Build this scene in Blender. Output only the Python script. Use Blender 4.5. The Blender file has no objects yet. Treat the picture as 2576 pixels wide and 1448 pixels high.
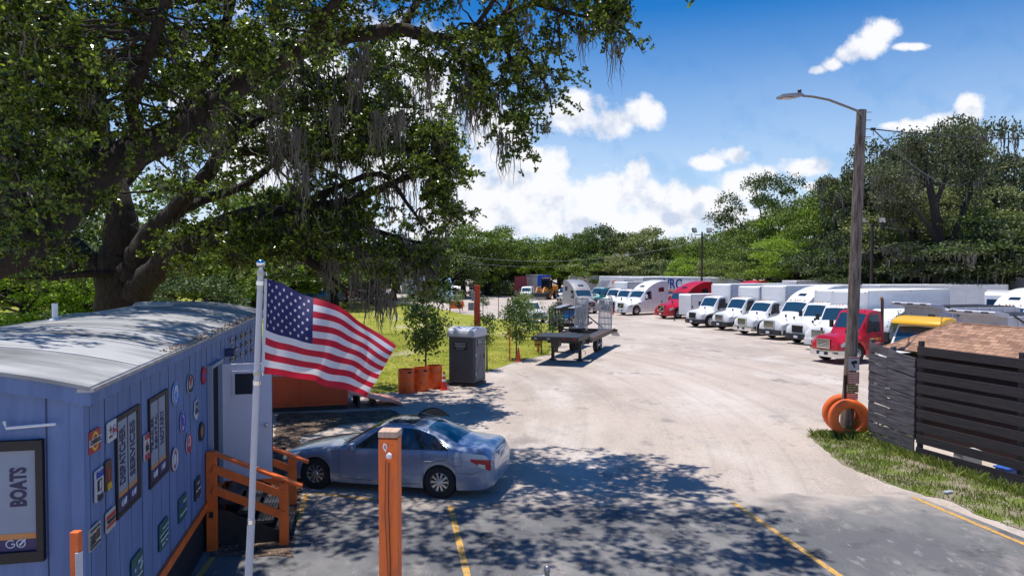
import bpy, bmesh, math, random
import numpy as np
from mathutils import Vector, Matrix
S = bpy.context.scene
COL = S.collection
R = math.radians
random.seed(7); RNG = np.random.default_rng(7)

# ------------------------------------------------------------------ camera
HC = 4.65; FPX = 1786.0; PITCH = math.atan(44/1786)
cam = bpy.data.cameras.new('camera'); camo = bpy.data.objects.new('camera', cam); COL.objects.link(camo)
camo.location = (0, 0, HC); camo.rotation_euler = (R(90)-PITCH, 0, 0)
cam.lens = 36*FPX/2576; cam.sensor_width = 36; cam.clip_end = 4000; cam.clip_start = .1
S.camera = camo
S.render.resolution_x = 1024; S.render.resolution_y = 575
def ray(x, y):
    a = (x-1288)/FPX; b = (724-y)/FPX; c, s = math.cos(PITCH), math.sin(PITCH)
    return Vector((a, c+b*s, b*c-s))
def G(x, y, z=0.0):           # point of the level z seen at a place of the 2576 px photograph
    d = ray(x, y); t = (z-HC)/d.z
    return Vector((d.x*t, d.y*t, z))
def P(x, y, Y):               # point at distance Y
    d = ray(x, y); t = Y/d.y
    return Vector((d.x*t, Y, HC+d.z*t))

# ------------------------------------------------------------------ sun and sky
SUN_AZ = math.atan2(-.13, .045); SUN_EL = R(81)
sv = Vector((math.sin(SUN_AZ)*math.cos(SUN_EL), math.cos(SUN_AZ)*math.cos(SUN_EL), math.sin(SUN_EL)))
sl = bpy.data.lights.new('sun', 'SUN'); sl.energy = 4.9; sl.angle = R(.53); sl.color = (1, .955, .89)
so = bpy.data.objects.new('sun', sl); COL.objects.link(so); so.rotation_euler = sv.to_track_quat('Z', 'Y').to_euler(); so.location = (0, 0, 60)
S.view_settings.view_transform = 'Standard'; S.view_settings.look = 'None'; S.view_settings.gamma = 1; S.view_settings.exposure = 0.15
W = bpy.data.worlds.new('World'); S.world = W; W.use_nodes = True
nt = W.node_tree; nt.nodes.clear()
def N(t, **k):
    n = nt.nodes.new(t)
    for a, b in k.items(): setattr(n, a, b)
    return n
def L(a, b): nt.links.new(a, b)
def M(op, a, b=None, c=None, clamp=False):
    n = N('ShaderNodeMath', operation=op); n.use_clamp = clamp
    for i, v in enumerate((a, b, c)):
        if v is None: continue
        if isinstance(v, (int, float)): n.inputs[i].default_value = v
        else: L(v, n.inputs[i])
    return n.outputs[0]
sky = N('ShaderNodeTexSky', sky_type='NISHITA'); sky.sun_disc = False
sky.sun_elevation = SUN_EL; sky.sun_rotation = SUN_AZ; sky.altitude = 0; sky.air_density = 1.0; sky.dust_density = .3; sky.ozone_density = 2.5
hs = N('ShaderNodeHueSaturation'); hs.inputs['Saturation'].default_value = 1.5; hs.inputs['Hue'].default_value = .508; L(sky.outputs[0], hs.inputs['Color'])
tc = N('ShaderNodeTexCoord'); sp = N('ShaderNodeSeparateXYZ'); L(tc.outputs['Generated'], sp.inputs[0])
yy = M('MAXIMUM', sp.outputs[1], .08)
u = M('DIVIDE', sp.outputs[0], yy); v = M('DIVIDE', sp.outputs[2], yy)
cb = N('ShaderNodeCombineXYZ'); L(u, cb.inputs[0]); L(v, cb.inputs[1])
n1 = N('ShaderNodeTexNoise', noise_dimensions='3D'); n1.inputs['Scale'].default_value = 9; n1.inputs['Detail'].default_value = 9; n1.inputs['Roughness'].default_value = .58; L(cb.outputs[0], n1.inputs['Vector'])
blobs = [(1290,505,270,125),(1540,490,200,85),(1598,440,48,52),(1700,540,250,75),(1860,470,95,55),(1905,450,52,42),(1640,500,150,60),(1240,335,110,105),(1430,290,95,62),
 (1530,315,90,52),(1615,285,58,50),(1350,410,130,50),(1150,570,220,60),(1000,300,230,260),(1790,412,60,24),(1840,392,56,30),(2035,420,76,30),(2040,470,32,14),(1440,260,52,40),
 (2050,180,34,16),(2088,165,42,24),(2122,145,44,30),(2158,122,48,36),(2192,96,52,42),(2222,80,40,36),(2285,122,50,12),(2240,320,44,15),(2300,320,70,22),(2370,310,70,28),(2435,288,46,42),(1560,560,300,60),(1900,560,160,50),(1480,570,420,50),(1790,505,90,55),(700,300,300,300)]
acc = None
for (x, y, rx, ry) in blobs:
    sb = N('ShaderNodeVectorMath', operation='SUBTRACT'); L(cb.outputs[0], sb.inputs[0]); sb.inputs[1].default_value = ((x-1288)/FPX, (680-y)/FPX, 0)
    ml = N('ShaderNodeVectorMath', operation='MULTIPLY'); L(sb.outputs[0], ml.inputs[0]); ml.inputs[1].default_value = (FPX/rx, FPX/ry, 0)
    le = N('ShaderNodeVectorMath', operation='LENGTH'); L(ml.outputs[0], le.inputs[0])
    d = M('SUBTRACT', 1, le.outputs['Value'])
    acc = d if acc is None else M('SMOOTH_MAX', acc, d, .15)
n4 = N('ShaderNodeTexNoise'); n4.inputs['Scale'].default_value = 26; n4.inputs['Detail'].default_value = 8; n4.inputs['Roughness'].default_value = .6; L(cb.outputs[0], n4.inputs['Vector'])
nn = M('ADD', M('MULTIPLY', M('SUBTRACT', n1.outputs[0], .5), 1.7), M('MULTIPLY', M('SUBTRACT', n4.outputs[0], .5), 1.5))
den = M('ADD', M('ADD', acc, .10), nn)
mr = N('ShaderNodeMapRange', interpolation_type='SMOOTHSTEP'); L(den, mr.inputs[0]); mr.inputs[1].default_value = -.02; mr.inputs[2].default_value = .62
mr.inputs[3].default_value = 0; mr.inputs[4].default_value = 1
front = M('GREATER_THAN', sp.outputs[1], .1)
# wisps and haze low over the trees
n3 = N('ShaderNodeTexNoise'); n3.inputs['Scale'].default_value = 3.0; n3.inputs['Detail'].default_value = 8; n3.inputs['Roughness'].default_value = .6
mp = N('ShaderNodeMapping'); mp.inputs['Scale'].default_value = (1, 1, 3.2); L(tc.outputs['Generated'], mp.inputs[0]); L(mp.outputs[0], n3.inputs['Vector'])
lowz = N('ShaderNodeMapRange'); L(sp.outputs[2], lowz.inputs[0]); lowz.inputs[1].default_value = .0; lowz.inputs[2].default_value = .34; lowz.inputs[3].default_value = 1.0; lowz.inputs[4].default_value = 0
wisp = M('MULTIPLY', M('POWER', lowz.outputs[0], 1.6), M('MULTIPLY_ADD', n3.outputs[0], .9, .12), clamp=True)
msk = M('MAXIMUM', M('MULTIPLY', mr.outputs[0], front), wisp, clamp=True)
# cloud colour: grey-blue undersides
n2 = N('ShaderNodeTexNoise'); n2.inputs['Scale'].default_value = 9; n2.inputs['Detail'].default_value = 6; n2.inputs['Roughness'].default_value = .55; ov = N('ShaderNodeVectorMath', operation='ADD'); L(cb.outputs[0], ov.inputs[0]); ov.inputs[1].default_value = (.006, .020, 0); L(ov.outputs[0], n2.inputs['Vector'])
n5 = N('ShaderNodeTexNoise'); n5.inputs['Scale'].default_value = 9; n5.inputs['Detail'].default_value = 6; n5.inputs['Roughness'].default_value = .55; L(cb.outputs[0], n5.inputs['Vector'])
m2 = N('ShaderNodeMapRange', interpolation_type='SMOOTHSTEP'); L(M('SUBTRACT', n2.outputs[0], n5.outputs[0]), m2.inputs[0]); m2.inputs[1].default_value = -.01; m2.inputs[2].default_value = .13
cc = N('ShaderNodeMix', data_type='RGBA'); cc.inputs['A'].default_value = (.95, .96, 1.0, 1); cc.inputs['B'].default_value = (.60, .68, .84, 1); L(m2.outputs[0], cc.inputs['Factor'])
hz = N('ShaderNodeMix', data_type='RGBA'); hz.inputs['B'].default_value = (3.9, 5.9, 8.6, 1); L(hs.outputs[0], hz.inputs['A']); L(M('MULTIPLY', M('POWER', lowz.outputs[0], 1.0), 0.72), hz.inputs['Factor'])
b1 = N('ShaderNodeBackground'); b1.inputs['Strength'].default_value = .118; L(hz.outputs['Result'], b1.inputs[0])
b2 = N('ShaderNodeBackground'); b2.inputs['Strength'].default_value = .92; L(cc.outputs['Result'], b2.inputs[0])
mx = N('ShaderNodeMixShader'); L(msk, mx.inputs[0]); L(b1.outputs[0], mx.inputs[1]); L(b2.outputs[0], mx.inputs[2])
wo = N('ShaderNodeOutputWorld'); L(mx.outputs[0], wo.inputs[0])

# ------------------------------------------------------------------ materials
MATS = {}
def mat(name, col, rough=.6, metal=0, var=.0, scale=6.0, bump=0, bscale=None, coat=0, spec=.5, col2=None, stretch=(1,1,1), trans=0, lo=.35, hi=.65, island=0, emit=None, detail=6):
    if name in MATS: return MATS[name]
    m = bpy.data.materials.new(name); m.use_nodes = True; t = m.node_tree; b = t.nodes['Principled BSDF']
    b.inputs['Roughness'].default_value = rough; b.inputs['Metallic'].default_value = metal
    b.inputs['Coat Weight'].default_value = coat; b.inputs['Specular IOR Level'].default_value = spec
    c = tuple(col)+(1,); b.inputs['Base Color'].default_value = c
    out = None
    if col2 is None and var: col2 = tuple(max(0, q*(1-var)) for q in col)
    if col2 is not None:
        mixn = t.nodes.new('ShaderNodeMix'); mixn.data_type = 'RGBA'; mixn.inputs['A'].default_value = c; mixn.inputs['B'].default_value = tuple(col2)+(1,)
        if island:
            g = t.nodes.new('ShaderNodeNewGeometry'); pw_ = t.nodes.new('ShaderNodeMath'); pw_.operation = 'POWER'; pw_.inputs[1].default_value = island; t.links.new(g.outputs['Random Per Island'], pw_.inputs[0]); t.links.new(pw_.outputs[0], mixn.inputs['Factor'])
        else:
            tcn = t.nodes.new('ShaderNodeTexCoord'); mpn = t.nodes.new('ShaderNodeMapping'); mpn.inputs['Scale'].default_value = stretch
            no = t.nodes.new('ShaderNodeTexNoise'); no.inputs['Scale'].default_value = scale; no.inputs['Detail'].default_value = detail; no.inputs['Roughness'].default_value = .62
            mrn = t.nodes.new('ShaderNodeMapRange'); mrn.inputs[1].default_value = lo; mrn.inputs[2].default_value = hi
            t.links.new(tcn.outputs['Object'], mpn.inputs[0]); t.links.new(mpn.outputs[0], no.inputs['Vector']); t.links.new(no.outputs[0], mrn.inputs[0]); t.links.new(mrn.outputs[0], mixn.inputs['Factor'])
        t.links.new(mixn.outputs['Result'], b.inputs['Base Color']); out = mixn
    if bump:
        tcn = t.nodes.new('ShaderNodeTexCoord'); mpn = t.nodes.new('ShaderNodeMapping'); mpn.inputs['Scale'].default_value = stretch
        no = t.nodes.new('ShaderNodeTexNoise'); no.inputs['Scale'].default_value = bscale or scale*4; no.inputs['Detail'].default_value = 5
        bp = t.nodes.new('ShaderNodeBump'); bp.inputs['Strength'].default_value = bump; bp.inputs['Distance'].default_value = .02
        t.links.new(tcn.outputs['Object'], mpn.inputs[0]); t.links.new(mpn.outputs[0], no.inputs['Vector']); t.links.new(no.outputs[0], bp.inputs['Height']); t.links.new(bp.outputs[0], b.inputs['Normal'])
    if trans:
        tr = t.nodes.new('ShaderNodeBsdfTranslucent'); ms = t.nodes.new('ShaderNodeMixShader'); ms.inputs[0].default_value = trans
        if out: t.links.new(out.outputs['Result'], tr.inputs[0])
        else: tr.inputs[0].default_value = c
        o = t.nodes['Material Output']; t.links.new(b.outputs[0], ms.inputs[1]); t.links.new(tr.outputs[0], ms.inputs[2]); t.links.new(ms.outputs[0], o.inputs[0])
    MATS[name] = m
    return m
def gmat(name, layers, rough=.95, bump=.3, bscale=40):
    """ground material: layers = [(colour, noise scale, stretch, lo, hi)], first is the base"""
    m = bpy.data.materials.new(name); m.use_nodes = True; t = m.node_tree; b = t.nodes['Principled BSDF']; b.inputs['Roughness'].default_value = rough; b.inputs['Specular IOR Level'].default_value = .2
    tcn = t.nodes.new('ShaderNodeTexCoord'); prev = None
    for i, (c, sc, st, lo, hi) in enumerate(layers):
        if i == 0:
            prev = t.nodes.new('ShaderNodeRGB'); prev.outputs[0].default_value = tuple(c)+(1,); po = prev.outputs[0]; continue
        mpn = t.nodes.new('ShaderNodeMapping'); mpn.inputs['Scale'].default_value = st; mpn.inputs['Location'].default_value = (i*7.3, i*3.1, 0)
        if len(st) > 3: pass
        no = t.nodes.new('ShaderNodeTexNoise'); no.inputs['Scale'].default_value = sc; no.inputs['Detail'].default_value = 9; no.inputs['Roughness'].default_value = .65
        mrn = t.nodes.new('ShaderNodeMapRange'); mrn.inputs[1].default_value = lo; mrn.inputs[2].default_value = hi; mrn.interpolation_type = 'SMOOTHSTEP'
        mx = t.nodes.new('ShaderNodeMix'); mx.data_type = 'RGBA'; mx.inputs['B'].default_value = tuple(c)+(1,)
        t.links.new(tcn.outputs['Object'], mpn.inputs[0]); t.links.new(mpn.outputs[0], no.inputs['Vector']); t.links.new(no.outputs[0], mrn.inputs[0]); t.links.new(mrn.outputs[0], mx.inputs['Factor'])
        t.links.new(po, mx.inputs['A']); po = mx.outputs['Result']
    t.links.new(po, b.inputs['Base Color'])
    no = t.nodes.new('ShaderNodeTexNoise'); no.inputs['Scale'].default_value = bscale; no.inputs['Detail'].default_value = 6
    bp = t.nodes.new('ShaderNodeBump'); bp.inputs['Strength'].default_value = bump; bp.inputs['Distance'].default_value = .03
    t.links.new(tcn.outputs['Object'], no.inputs['Vector']); t.links.new(no.outputs[0], bp.inputs['Height']); t.links.new(bp.outputs[0], b.inputs['Normal'])
    MATS[name] = m
    return m

# ------------------------------------------------------------------ mesh helpers
class MB:
    def __init__(s): s.v = []; s.f = []; s.m = []
    def add(s, vs, fs, mi=0):
        o = len(s.v); s.v += [tuple(q) for q in vs]
        for f in fs: s.f.append([o+i for i in f]); s.m.append(mi)
        return s
    def box(s, c, d, rz=0, mi=0, M=None):
        c = Vector(c); hx, hy, hz = d[0]/2, d[1]/2, d[2]/2
        if M is None: M = Matrix.Rotation(rz, 3, 'Z')
        vs = [c+M@Vector((x*hx, y*hy, z*hz)) for x in (-1, 1) for y in (-1, 1) for z in (-1, 1)]
        return s.add(vs, [(0,1,3,2),(4,6,7,5),(0,4,5,1),(2,3,7,6),(0,2,6,4),(1,5,7,3)], mi)
    def bar(s, a, b, w, h=None, mi=0, up=(0,0,1)):
        a, b = Vector(a), Vector(b); h = h or w; d = (b-a); l = d.length; d.normalize()
        up = Vector(up)
        if abs(d.dot(up)) > .98: up = Vector((0, 1, 0))
        x = d.cross(up).normalized(); z = x.cross(d).normalized()
        return s.box((a+b)/2, (w, l, h), M=Matrix((x, d, z)).transposed(), mi=mi)
    def tube(s, pts, r, n=8, mi=0, cap=True):
        pts = [Vector(p) for p in pts]; k = len(pts)
        rr = [r]*k if isinstance(r, (int, float)) else list(r)
        vs = []; ref = None
        for i, p in enumerate(pts):
            d = (pts[min(i+1, k-1)]-pts[max(i-1, 0)]).normalized()
            if ref is None:
                ref = Vector((0, 0, 1)) if abs(d.z) < .9 else Vector((1, 0, 0))
            x = d.cross(ref).normalized(); y = x.cross(d).normalized() if x.length else Vector((1,0,0)); ref = y
            for j in range(n):
                a = 2*math.pi*j/n; vs.append(p+(x*math.cos(a)+y*math.sin(a))*rr[i])
        fs = [(i*n+j, i*n+(j+1) % n, (i+1)*n+(j+1) % n, (i+1)*n+j) for i in range(k-1) for j in range(n)]
        if cap: fs += [tuple(range(n-1, -1, -1)), tuple((k-1)*n+j for j in range(n))]
        return s.add(vs, fs, mi)
    def lathe(s, prof, n=24, c=(0,0,0), axis='Z', mi=0, close=False):
        """prof: (radius, height) pairs around axis"""
        c = Vector(c); vs = []
        for (r, h) in prof:
            for j in range(n):
                a = 2*math.pi*j/n; x, y = r*math.cos(a), r*math.sin(a)
                vs.append(c+(Vector((x, y, h)) if axis == 'Z' else Vector((x, h, y)) if axis == 'Y' else Vector((h, x, y))))
        k = len(prof); fs = [(i*n+j, i*n+(j+1) % n, (i+1)*n+(j+1) % n, (i+1)*n+j) for i in range(k-1) for j in range(n)]
        if close: fs += [((k-1)*n+j, (k-1)*n+(j+1) % n, (j+1) % n, j) for j in range(n)]
        return s.add(vs, fs, mi)
    def prism(s, poly, a, b, plane='XZ', mi=0):
        """poly in the named plane, extruded along the third axis from a to b"""
        def q(p, h): return (p[0], h, p[1]) if plane == 'XZ' else (p[0], p[1], h) if plane == 'XY' else (h, p[0], p[1])
        n = len(poly); vs = [q(p, a) for p in poly]+[q(p, b) for p in poly]
        fs = [tuple(range(n)), tuple(range(2*n-1, n-1, -1))]+[(i, (i+1) % n, n+(i+1) % n, n+i) for i in range(n)]
        return s.add(vs, fs, mi)
    def grid(s, fn, nu, nv, mi=0):
        vs = [fn(i/nu, j/nv) for i in range(nu+1) for j in range(nv+1)]
        return s.add(vs, [(i*(nv+1)+j, (i+1)*(nv+1)+j, (i+1)*(nv+1)+j+1, i*(nv+1)+j+1) for i in range(nu) for j in range(nv)], mi)
    def build(s, name, mats, parent=None, smooth=False, bevel=0, ang=35):
        me = bpy.data.meshes.new(name); me.from_pydata(s.v, [], s.f)
        if not isinstance(mats, (list, tuple)): mats = [mats]
        for m in mats: me.materials.append(m)
        me.polygons.foreach_set('material_index', s.m)
        bm = bmesh.new(); bm.from_mesh(me); bmesh.ops.recalc_face_normals(bm, faces=bm.faces); bm.to_mesh(me); bm.free()
        if smooth:
            me.polygons.foreach_set('use_smooth', [True]*len(me.polygons)); me.set_sharp_from_angle(angle=R(ang))
        o = bpy.data.objects.new(name, me); COL.objects.link(o)
        if parent: o.parent = parent
        if bevel:
            b = o.modifiers.new('bevel', 'BEVEL'); b.width = bevel; b.segments = 2; b.limit_method = 'ANGLE'; b.angle_limit = R(40)
        return o
def thing(name, label, cat, loc=(0,0,0), rz=0, group=None, scale=None):
    o = bpy.data.objects.new(name, None); COL.objects.link(o); o.location = loc; o.rotation_euler = (0, 0, rz); o.empty_display_size = .3
    o['label'] = label; o['category'] = cat
    if group: o['group'] = group
    if scale: o.scale = scale
    return o
def tag(o, label, cat, group=None):
    o['label'] = label; o['category'] = cat
    if group: o['group'] = group
    return o
def struct(o): o['kind'] = 'structure'; return o
def dup(root, loc, rz, label, group=None):
    def cp(o, par):
        c = o.copy(); COL.objects.link(c); c.parent = par
        for ch in KIDS.get(o.name, []): cp(ch, c)
        return c
    def kids(o):
        KIDS[o.name] = [q for q in ALL if q.parent == o]
        for q in KIDS[o.name]: kids(q)
    ALL = list(COL.objects); KIDS = {}; kids(root)
    r = cp(root, None); r.location = loc; r.rotation_euler = (0, 0, rz); r['label'] = label
    if group: r['group'] = group
    return r
def rawmesh(name, V, F, m, parent=None, nside=4):
    V = np.asarray(V, dtype=np.float32).reshape(-1, 3); F = np.asarray(F, dtype=np.int32).reshape(-1, nside)
    me = bpy.data.meshes.new(name); me.vertices.add(len(V)); me.vertices.foreach_set('co', V.ravel())
    me.loops.add(F.size); me.loops.foreach_set('vertex_index', F.ravel()); me.polygons.add(len(F))
    me.polygons.foreach_set('loop_start', np.arange(0, F.size, nside, dtype=np.int32))
    me.update(calc_edges=True); me.materials.append(m)
    o = bpy.data.objects.new(name, me); COL.objects.link(o)
    if parent: o.parent = parent
    return o
def unit(a): return a/np.maximum(np.linalg.norm(a, axis=-1, keepdims=True), 1e-6)
def leaves(C, L, w, k, up=.0, rng=RNG):
    """k leaves around every centre in C; lengths L; half width w*L. returns verts, faces"""
    n = len(C); C = np.repeat(C, k, 0); Ls = np.repeat(L, k)*rng.uniform(.7, 1.15, n*k)
    d = unit(rng.normal(size=(n*k, 3))+np.array([0, 0, up])); q = unit(np.cross(d, rng.normal(size=(n*k, 3))))
    tip = C+d*Ls[:, None]; mid = C+d*(Ls*.55)[:, None]; s = q*(Ls*w)[:, None]
    V = np.stack([C, mid+s, tip, mid-s], 1).reshape(-1, 3); F = np.arange(len(V)).reshape(-1, 4)
    return V, F
def text(s, size, m, loc, rot=(0,0,0), parent=None, sx=1, ex=.002, name='lettering', bold=0):
    cu = bpy.data.curves.new('t', 'FONT'); cu.body = s; cu.size = size; cu.align_x = 'CENTER'; cu.align_y = 'CENTER'; cu.extrude = ex; cu.offset = bold; cu.resolution_u = 3
    o = bpy.data.objects.new('t', cu); COL.objects.link(o)
    bpy.context.view_layer.update(); dg = bpy.context.evaluated_depsgraph_get()
    me = bpy.data.meshes.new_from_object(o.evaluated_get(dg)); me.materials.clear(); me.materials.append(m)
    bpy.data.objects.remove(o)
    ob = bpy.data.objects.new(name, me); me.name = name; COL.objects.link(ob); ob.location = loc; ob.rotation_euler = rot; ob.scale = (sx, 1, 1)
    if parent: ob.parent = parent
    return ob

def dimx(o, a=0):
    c = [v.co[a] for v in o.data.vertices]; return max(.01, max(c)-min(c))

# common materials
WHITE = mat('white_paint', (.79,.79,.79), .35, coat=.3, col2=(.60,.585,.56), scale=1.6, stretch=(1,1,.5), lo=.48, hi=.80)
BOXW = mat('white_panel', (.80,.80,.81), .45, var=.12, scale=.8, stretch=(1,1,3))
CHROME = mat('chrome', (.75,.76,.78), .15, 1)
ALU = mat('aluminium', (.62,.63,.65), .35, .9, var=.15)
BLACK = mat('black_plastic', (.02,.02,.022), .5, var=.3)
BLACKS = mat('black_steel', (.03,.03,.032), .55, var=.5, scale=8)
RUB = mat('rubber', (.022,.021,.02), .85, var=.3, scale=20, bump=.2)
GLS = mat('vehicle_glass', (.012,.02,.03), .04, spec=.9)
GLSB = mat('windscreen_glass', (.018,.05,.085), .05, spec=.8)
REDP = mat('red_paint', (.50,.008,.02), .28, coat=.5, var=.12, scale=1.5)
ORG = mat('orange_paint', (.93,.17,.025), .5, var=.30, scale=3, bump=.05)
ORGD = mat('orange_paint_worn', (.93,.18,.026), .6, col2=(.50,.13,.05), scale=7, stretch=(2,2,.35), lo=.50, hi=.72)
LENS = mat('headlight_lens', (.55,.58,.6), .12, .3)
AMB = mat('amber_lens', (.8,.25,.02), .3)
REDL = mat('red_lens', (.45,.01,.015), .15)
NAVY = mat('navy_ink', (.02,.025,.10), .5)
WINK = mat('white_ink', (.75,.75,.75), .5)
# ------------------------------------------------------------------ ground
GRAVEL = gmat('gravel', [((.475,.395,.335), 0,(1,1,1),0,0), ((.36,.30,.255), .16,(1,.6,1),.42,.66), ((.55,.49,.44), .35,(.9,.5,1),.46,.70), ((.36,.33,.31), .8,(1,.6,1),.54,.78), ((.33,.29,.26), 7,(1,1,1),.52,.78), ((.66,.60,.54), 14,(1,1,1),.53,.72), ((.25,.22,.20), 24,(1,1,1),.55,.70), ((.29,.255,.23), .55,(1,.7,1),.57,.66), ((.30,.26,.225), 2.6,(1,1,1),.55,.75)], bump=.7, bscale=18)
def tracks(m):                # faint curved tyre tracks swept round the bend of the drive
    t = m.node_tree; b = t.nodes['Principled BSDF']; src = b.inputs['Base Color'].links[0].from_socket; nn_ = t.nodes.new; lk = t.links.new
    tc_ = nn_('ShaderNodeTexCoord'); sb_ = nn_('ShaderNodeVectorMath'); sb_.operation = 'SUBTRACT'; lk(tc_.outputs['Object'], sb_.inputs[0]); sb_.inputs[1].default_value = (-26, 24, 0)
    sx_ = nn_('ShaderNodeSeparateXYZ'); lk(sb_.outputs[0], sx_.inputs[0]); ln_ = nn_('ShaderNodeVectorMath'); ln_.operation = 'LENGTH'; lk(sb_.outputs[0], ln_.inputs[0])
    at = nn_('ShaderNodeMath'); at.operation = 'ARCTAN2'; lk(sx_.outputs[1], at.inputs[0]); lk(sx_.outputs[0], at.inputs[1])
    for (sr, sa, lo, hi, col, f) in ((1.6, 1.3, .50, .68, (.32,.27,.23,1), .36), (.55, 2.2, .52, .70, (.60,.54,.48,1), .40), (4.5, 2.0, .56, .68, (.27,.235,.21,1), .22)):
        a1 = nn_('ShaderNodeMath'); a1.operation = 'MULTIPLY'; lk(ln_.outputs['Value'], a1.inputs[0]); a1.inputs[1].default_value = sr; a2 = nn_('ShaderNodeMath'); a2.operation = 'MULTIPLY'; lk(at.outputs[0], a2.inputs[0]); a2.inputs[1].default_value = sa
        cb_ = nn_('ShaderNodeCombineXYZ'); lk(a1.outputs[0], cb_.inputs[0]); lk(a2.outputs[0], cb_.inputs[1]); no = nn_('ShaderNodeTexNoise'); no.inputs['Scale'].default_value = 1; no.inputs['Detail'].default_value = 4; lk(cb_.outputs[0], no.inputs['Vector'])
        mr = nn_('ShaderNodeMapRange'); mr.interpolation_type = 'SMOOTHSTEP'; lk(no.outputs[0], mr.inputs[0]); mr.inputs[1].default_value = lo; mr.inputs[2].default_value = hi; mr.inputs[4].default_value = f
        mx = nn_('ShaderNodeMix'); mx.data_type = 'RGBA'; lk(mr.outputs[0], mx.inputs['Factor']); lk(src, mx.inputs['A']); mx.inputs['B'].default_value = col; src = mx.outputs['Result']
    lk(src, b.inputs['Base Color'])
tracks(GRAVEL)
def sheet(name, pts, z, m, n=1):
    mb = MB(); mb.add([(x, y, z) for x, y in pts], [tuple(range(len(pts)))]); return struct(mb.build(name, m))
sheet('ground', [(-900,-60),(900,-60),(900,1500),(-900,1500)], 0, GRAVEL)
# asphalt apron in front, sandy and broken towards its far edge
def asph_mat():
    m = gmat('asphalt', [((.125,.125,.13), 0,(1,1,1),0,0), ((.20,.195,.19), .5,(1,.7,1),.42,.64), ((.30,.27,.25), .9,(1,.5,1),.54,.72), ((.075,.075,.08), 1.4,(1,1,1),.53,.70), ((.26,.255,.25), 5,(1,.4,1),.56,.72), ((.05,.05,.052), .6,(1,1,1),.62,.68), ((.27,.26,.25), 45,(1,1,1),.60,.72)], bump=.35, bscale=70)
    t = m.node_tree; b = t.nodes['Principled BSDF']; src = b.inputs['Base Color'].links[0].from_socket
    tcn = t.nodes.new('ShaderNodeTexCoord'); sx = t.nodes.new('ShaderNodeSeparateXYZ'); t.links.new(tcn.outputs['Object'], sx.inputs[0])
    no = t.nodes.new('ShaderNodeTexNoise'); no.inputs['Scale'].default_value = 1.3; no.inputs['Detail'].default_value = 8; t.links.new(tcn.outputs['Object'], no.inputs['Vector'])
    a = t.nodes.new('ShaderNodeMath'); a.operation = 'MULTIPLY_ADD'; t.links.new(no.outputs[0], a.inputs[0]); a.inputs[1].default_value = 3.4; t.links.new(sx.outputs[1], a.inputs[2])
    mr = t.nodes.new('ShaderNodeMapRange'); mr.interpolation_type = 'SMOOTHSTEP'; t.links.new(a.outputs[0], mr.inputs[0]); mr.inputs[1].default_value = 14.9; mr.inputs[2].default_value = 16.6; mr.inputs[4].default_value = .97
    mx = t.nodes.new('ShaderNodeMix'); mx.data_type = 'RGBA'; t.links.new(mr.outputs[0], mx.inputs['Factor']); t.links.new(src, mx.inputs['A']); mx.inputs['B'].default_value = (.44,.38,.33,1)
    t.links.new(mx.outputs['Result'], b.inputs['Base Color']); return m
random.seed(3)
edge = []
for i in range(60):
    t = i/59; x = 8.35-14.6*t; edge.append((x, 14.62+.35*t+random.uniform(-.09, .09)))
sheet('pavement', [(-6.6,3),(9.6,3),(9.75,9.0),(8.9,12.3)]+edge+[(-6.25,14.9)], .004, asph_mat())
YEL = mat('yellow_line_paint', (.62,.33,.05), .7, col2=(.28,.22,.15), scale=14, lo=.46, hi=.62)
def line(a, b, w=.11, name='painted_line', z=.009):
    a = G(*a); b = G(*b); d = (b-a).normalized(); n = Vector((-d.y, d.x, 0))*w/2
    k = 14; mb = MB(); vs = []
    for i in range(k+1):
        p = a+(b-a)*i/k; vs += [p+n*random.uniform(.9, 1.08)+Vector((0,0,z)), p-n*random.uniform(.9, 1.08)+Vector((0,0,z))]
    mb.add(vs, [(2*i, 2*i+1, 2*i+3, 2*i+2) for i in range(k)]); return struct(mb.build(name, YEL))
line((1843,1263), (2210,1515)); line((1133,1272), (1190,1510)); line((790,1240), (960,1258), .1); line((772,1242), (742,1330), .1)
line((2295,1250), (2700,1420), .11); line((540,1395), (420,1560), .1)
# grass field with a swale and bare sandy patches
GRASS = gmat('field_grass', [((.225,.245,.022), 0,(1,1,1),0,0), ((.33,.31,.05), .35,(1,1,1),.42,.62), ((.13,.17,.015), .6,(1,1.2,1),.50,.66), ((.38,.33,.12), 2.2,(1,1,1),.54,.68), ((.44,.38,.27), .32,(1,.45,1),.56,.70), ((.10,.16,.01), 6,(1,1,1),.58,.72)], bump=.9, bscale=9)
fpx = [(-1400,800),(-200,738),(640,740),(830,750),(953,760),(1060,768),(1121,779),(1170,790),(1254,801),(1375,813),(1418,826),(1408,850),(1399,872),(1380,890),(1340,899),(1298,908),(1255,922),(1225,934),(1170,952),(1110,968),(1001,985),(930,990),(820,985),(690,990),(560,1000),(300,1080),(-400,1250)]
poly = [G(*p) for p in fpx]
bm = bmesh.new(); vs = []
# jittered outline
out = []
for i in range(len(poly)):
    a, b = poly[i], poly[(i+1) % len(poly)]; k = max(1, int((b-a).length/1.2)) if (b-a).length < 80 else 6
    for j in range(k):
        p = a+(b-a)*j/k; out.append(p+Vector((random.uniform(-.16,.16), random.uniform(-.16,.16), .012)))
f = bm.faces.new([bm.verts.new(p) for p in out]); bmesh.ops.triangulate(bm, faces=[f])
me = bpy.data.meshes.new('grass_field'); bm.to_mesh(me); bm.free(); me.materials.append(GRASS)
gf = bpy.data.objects.new('grass_field', me); COL.objects.link(gf); struct(gf)
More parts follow.
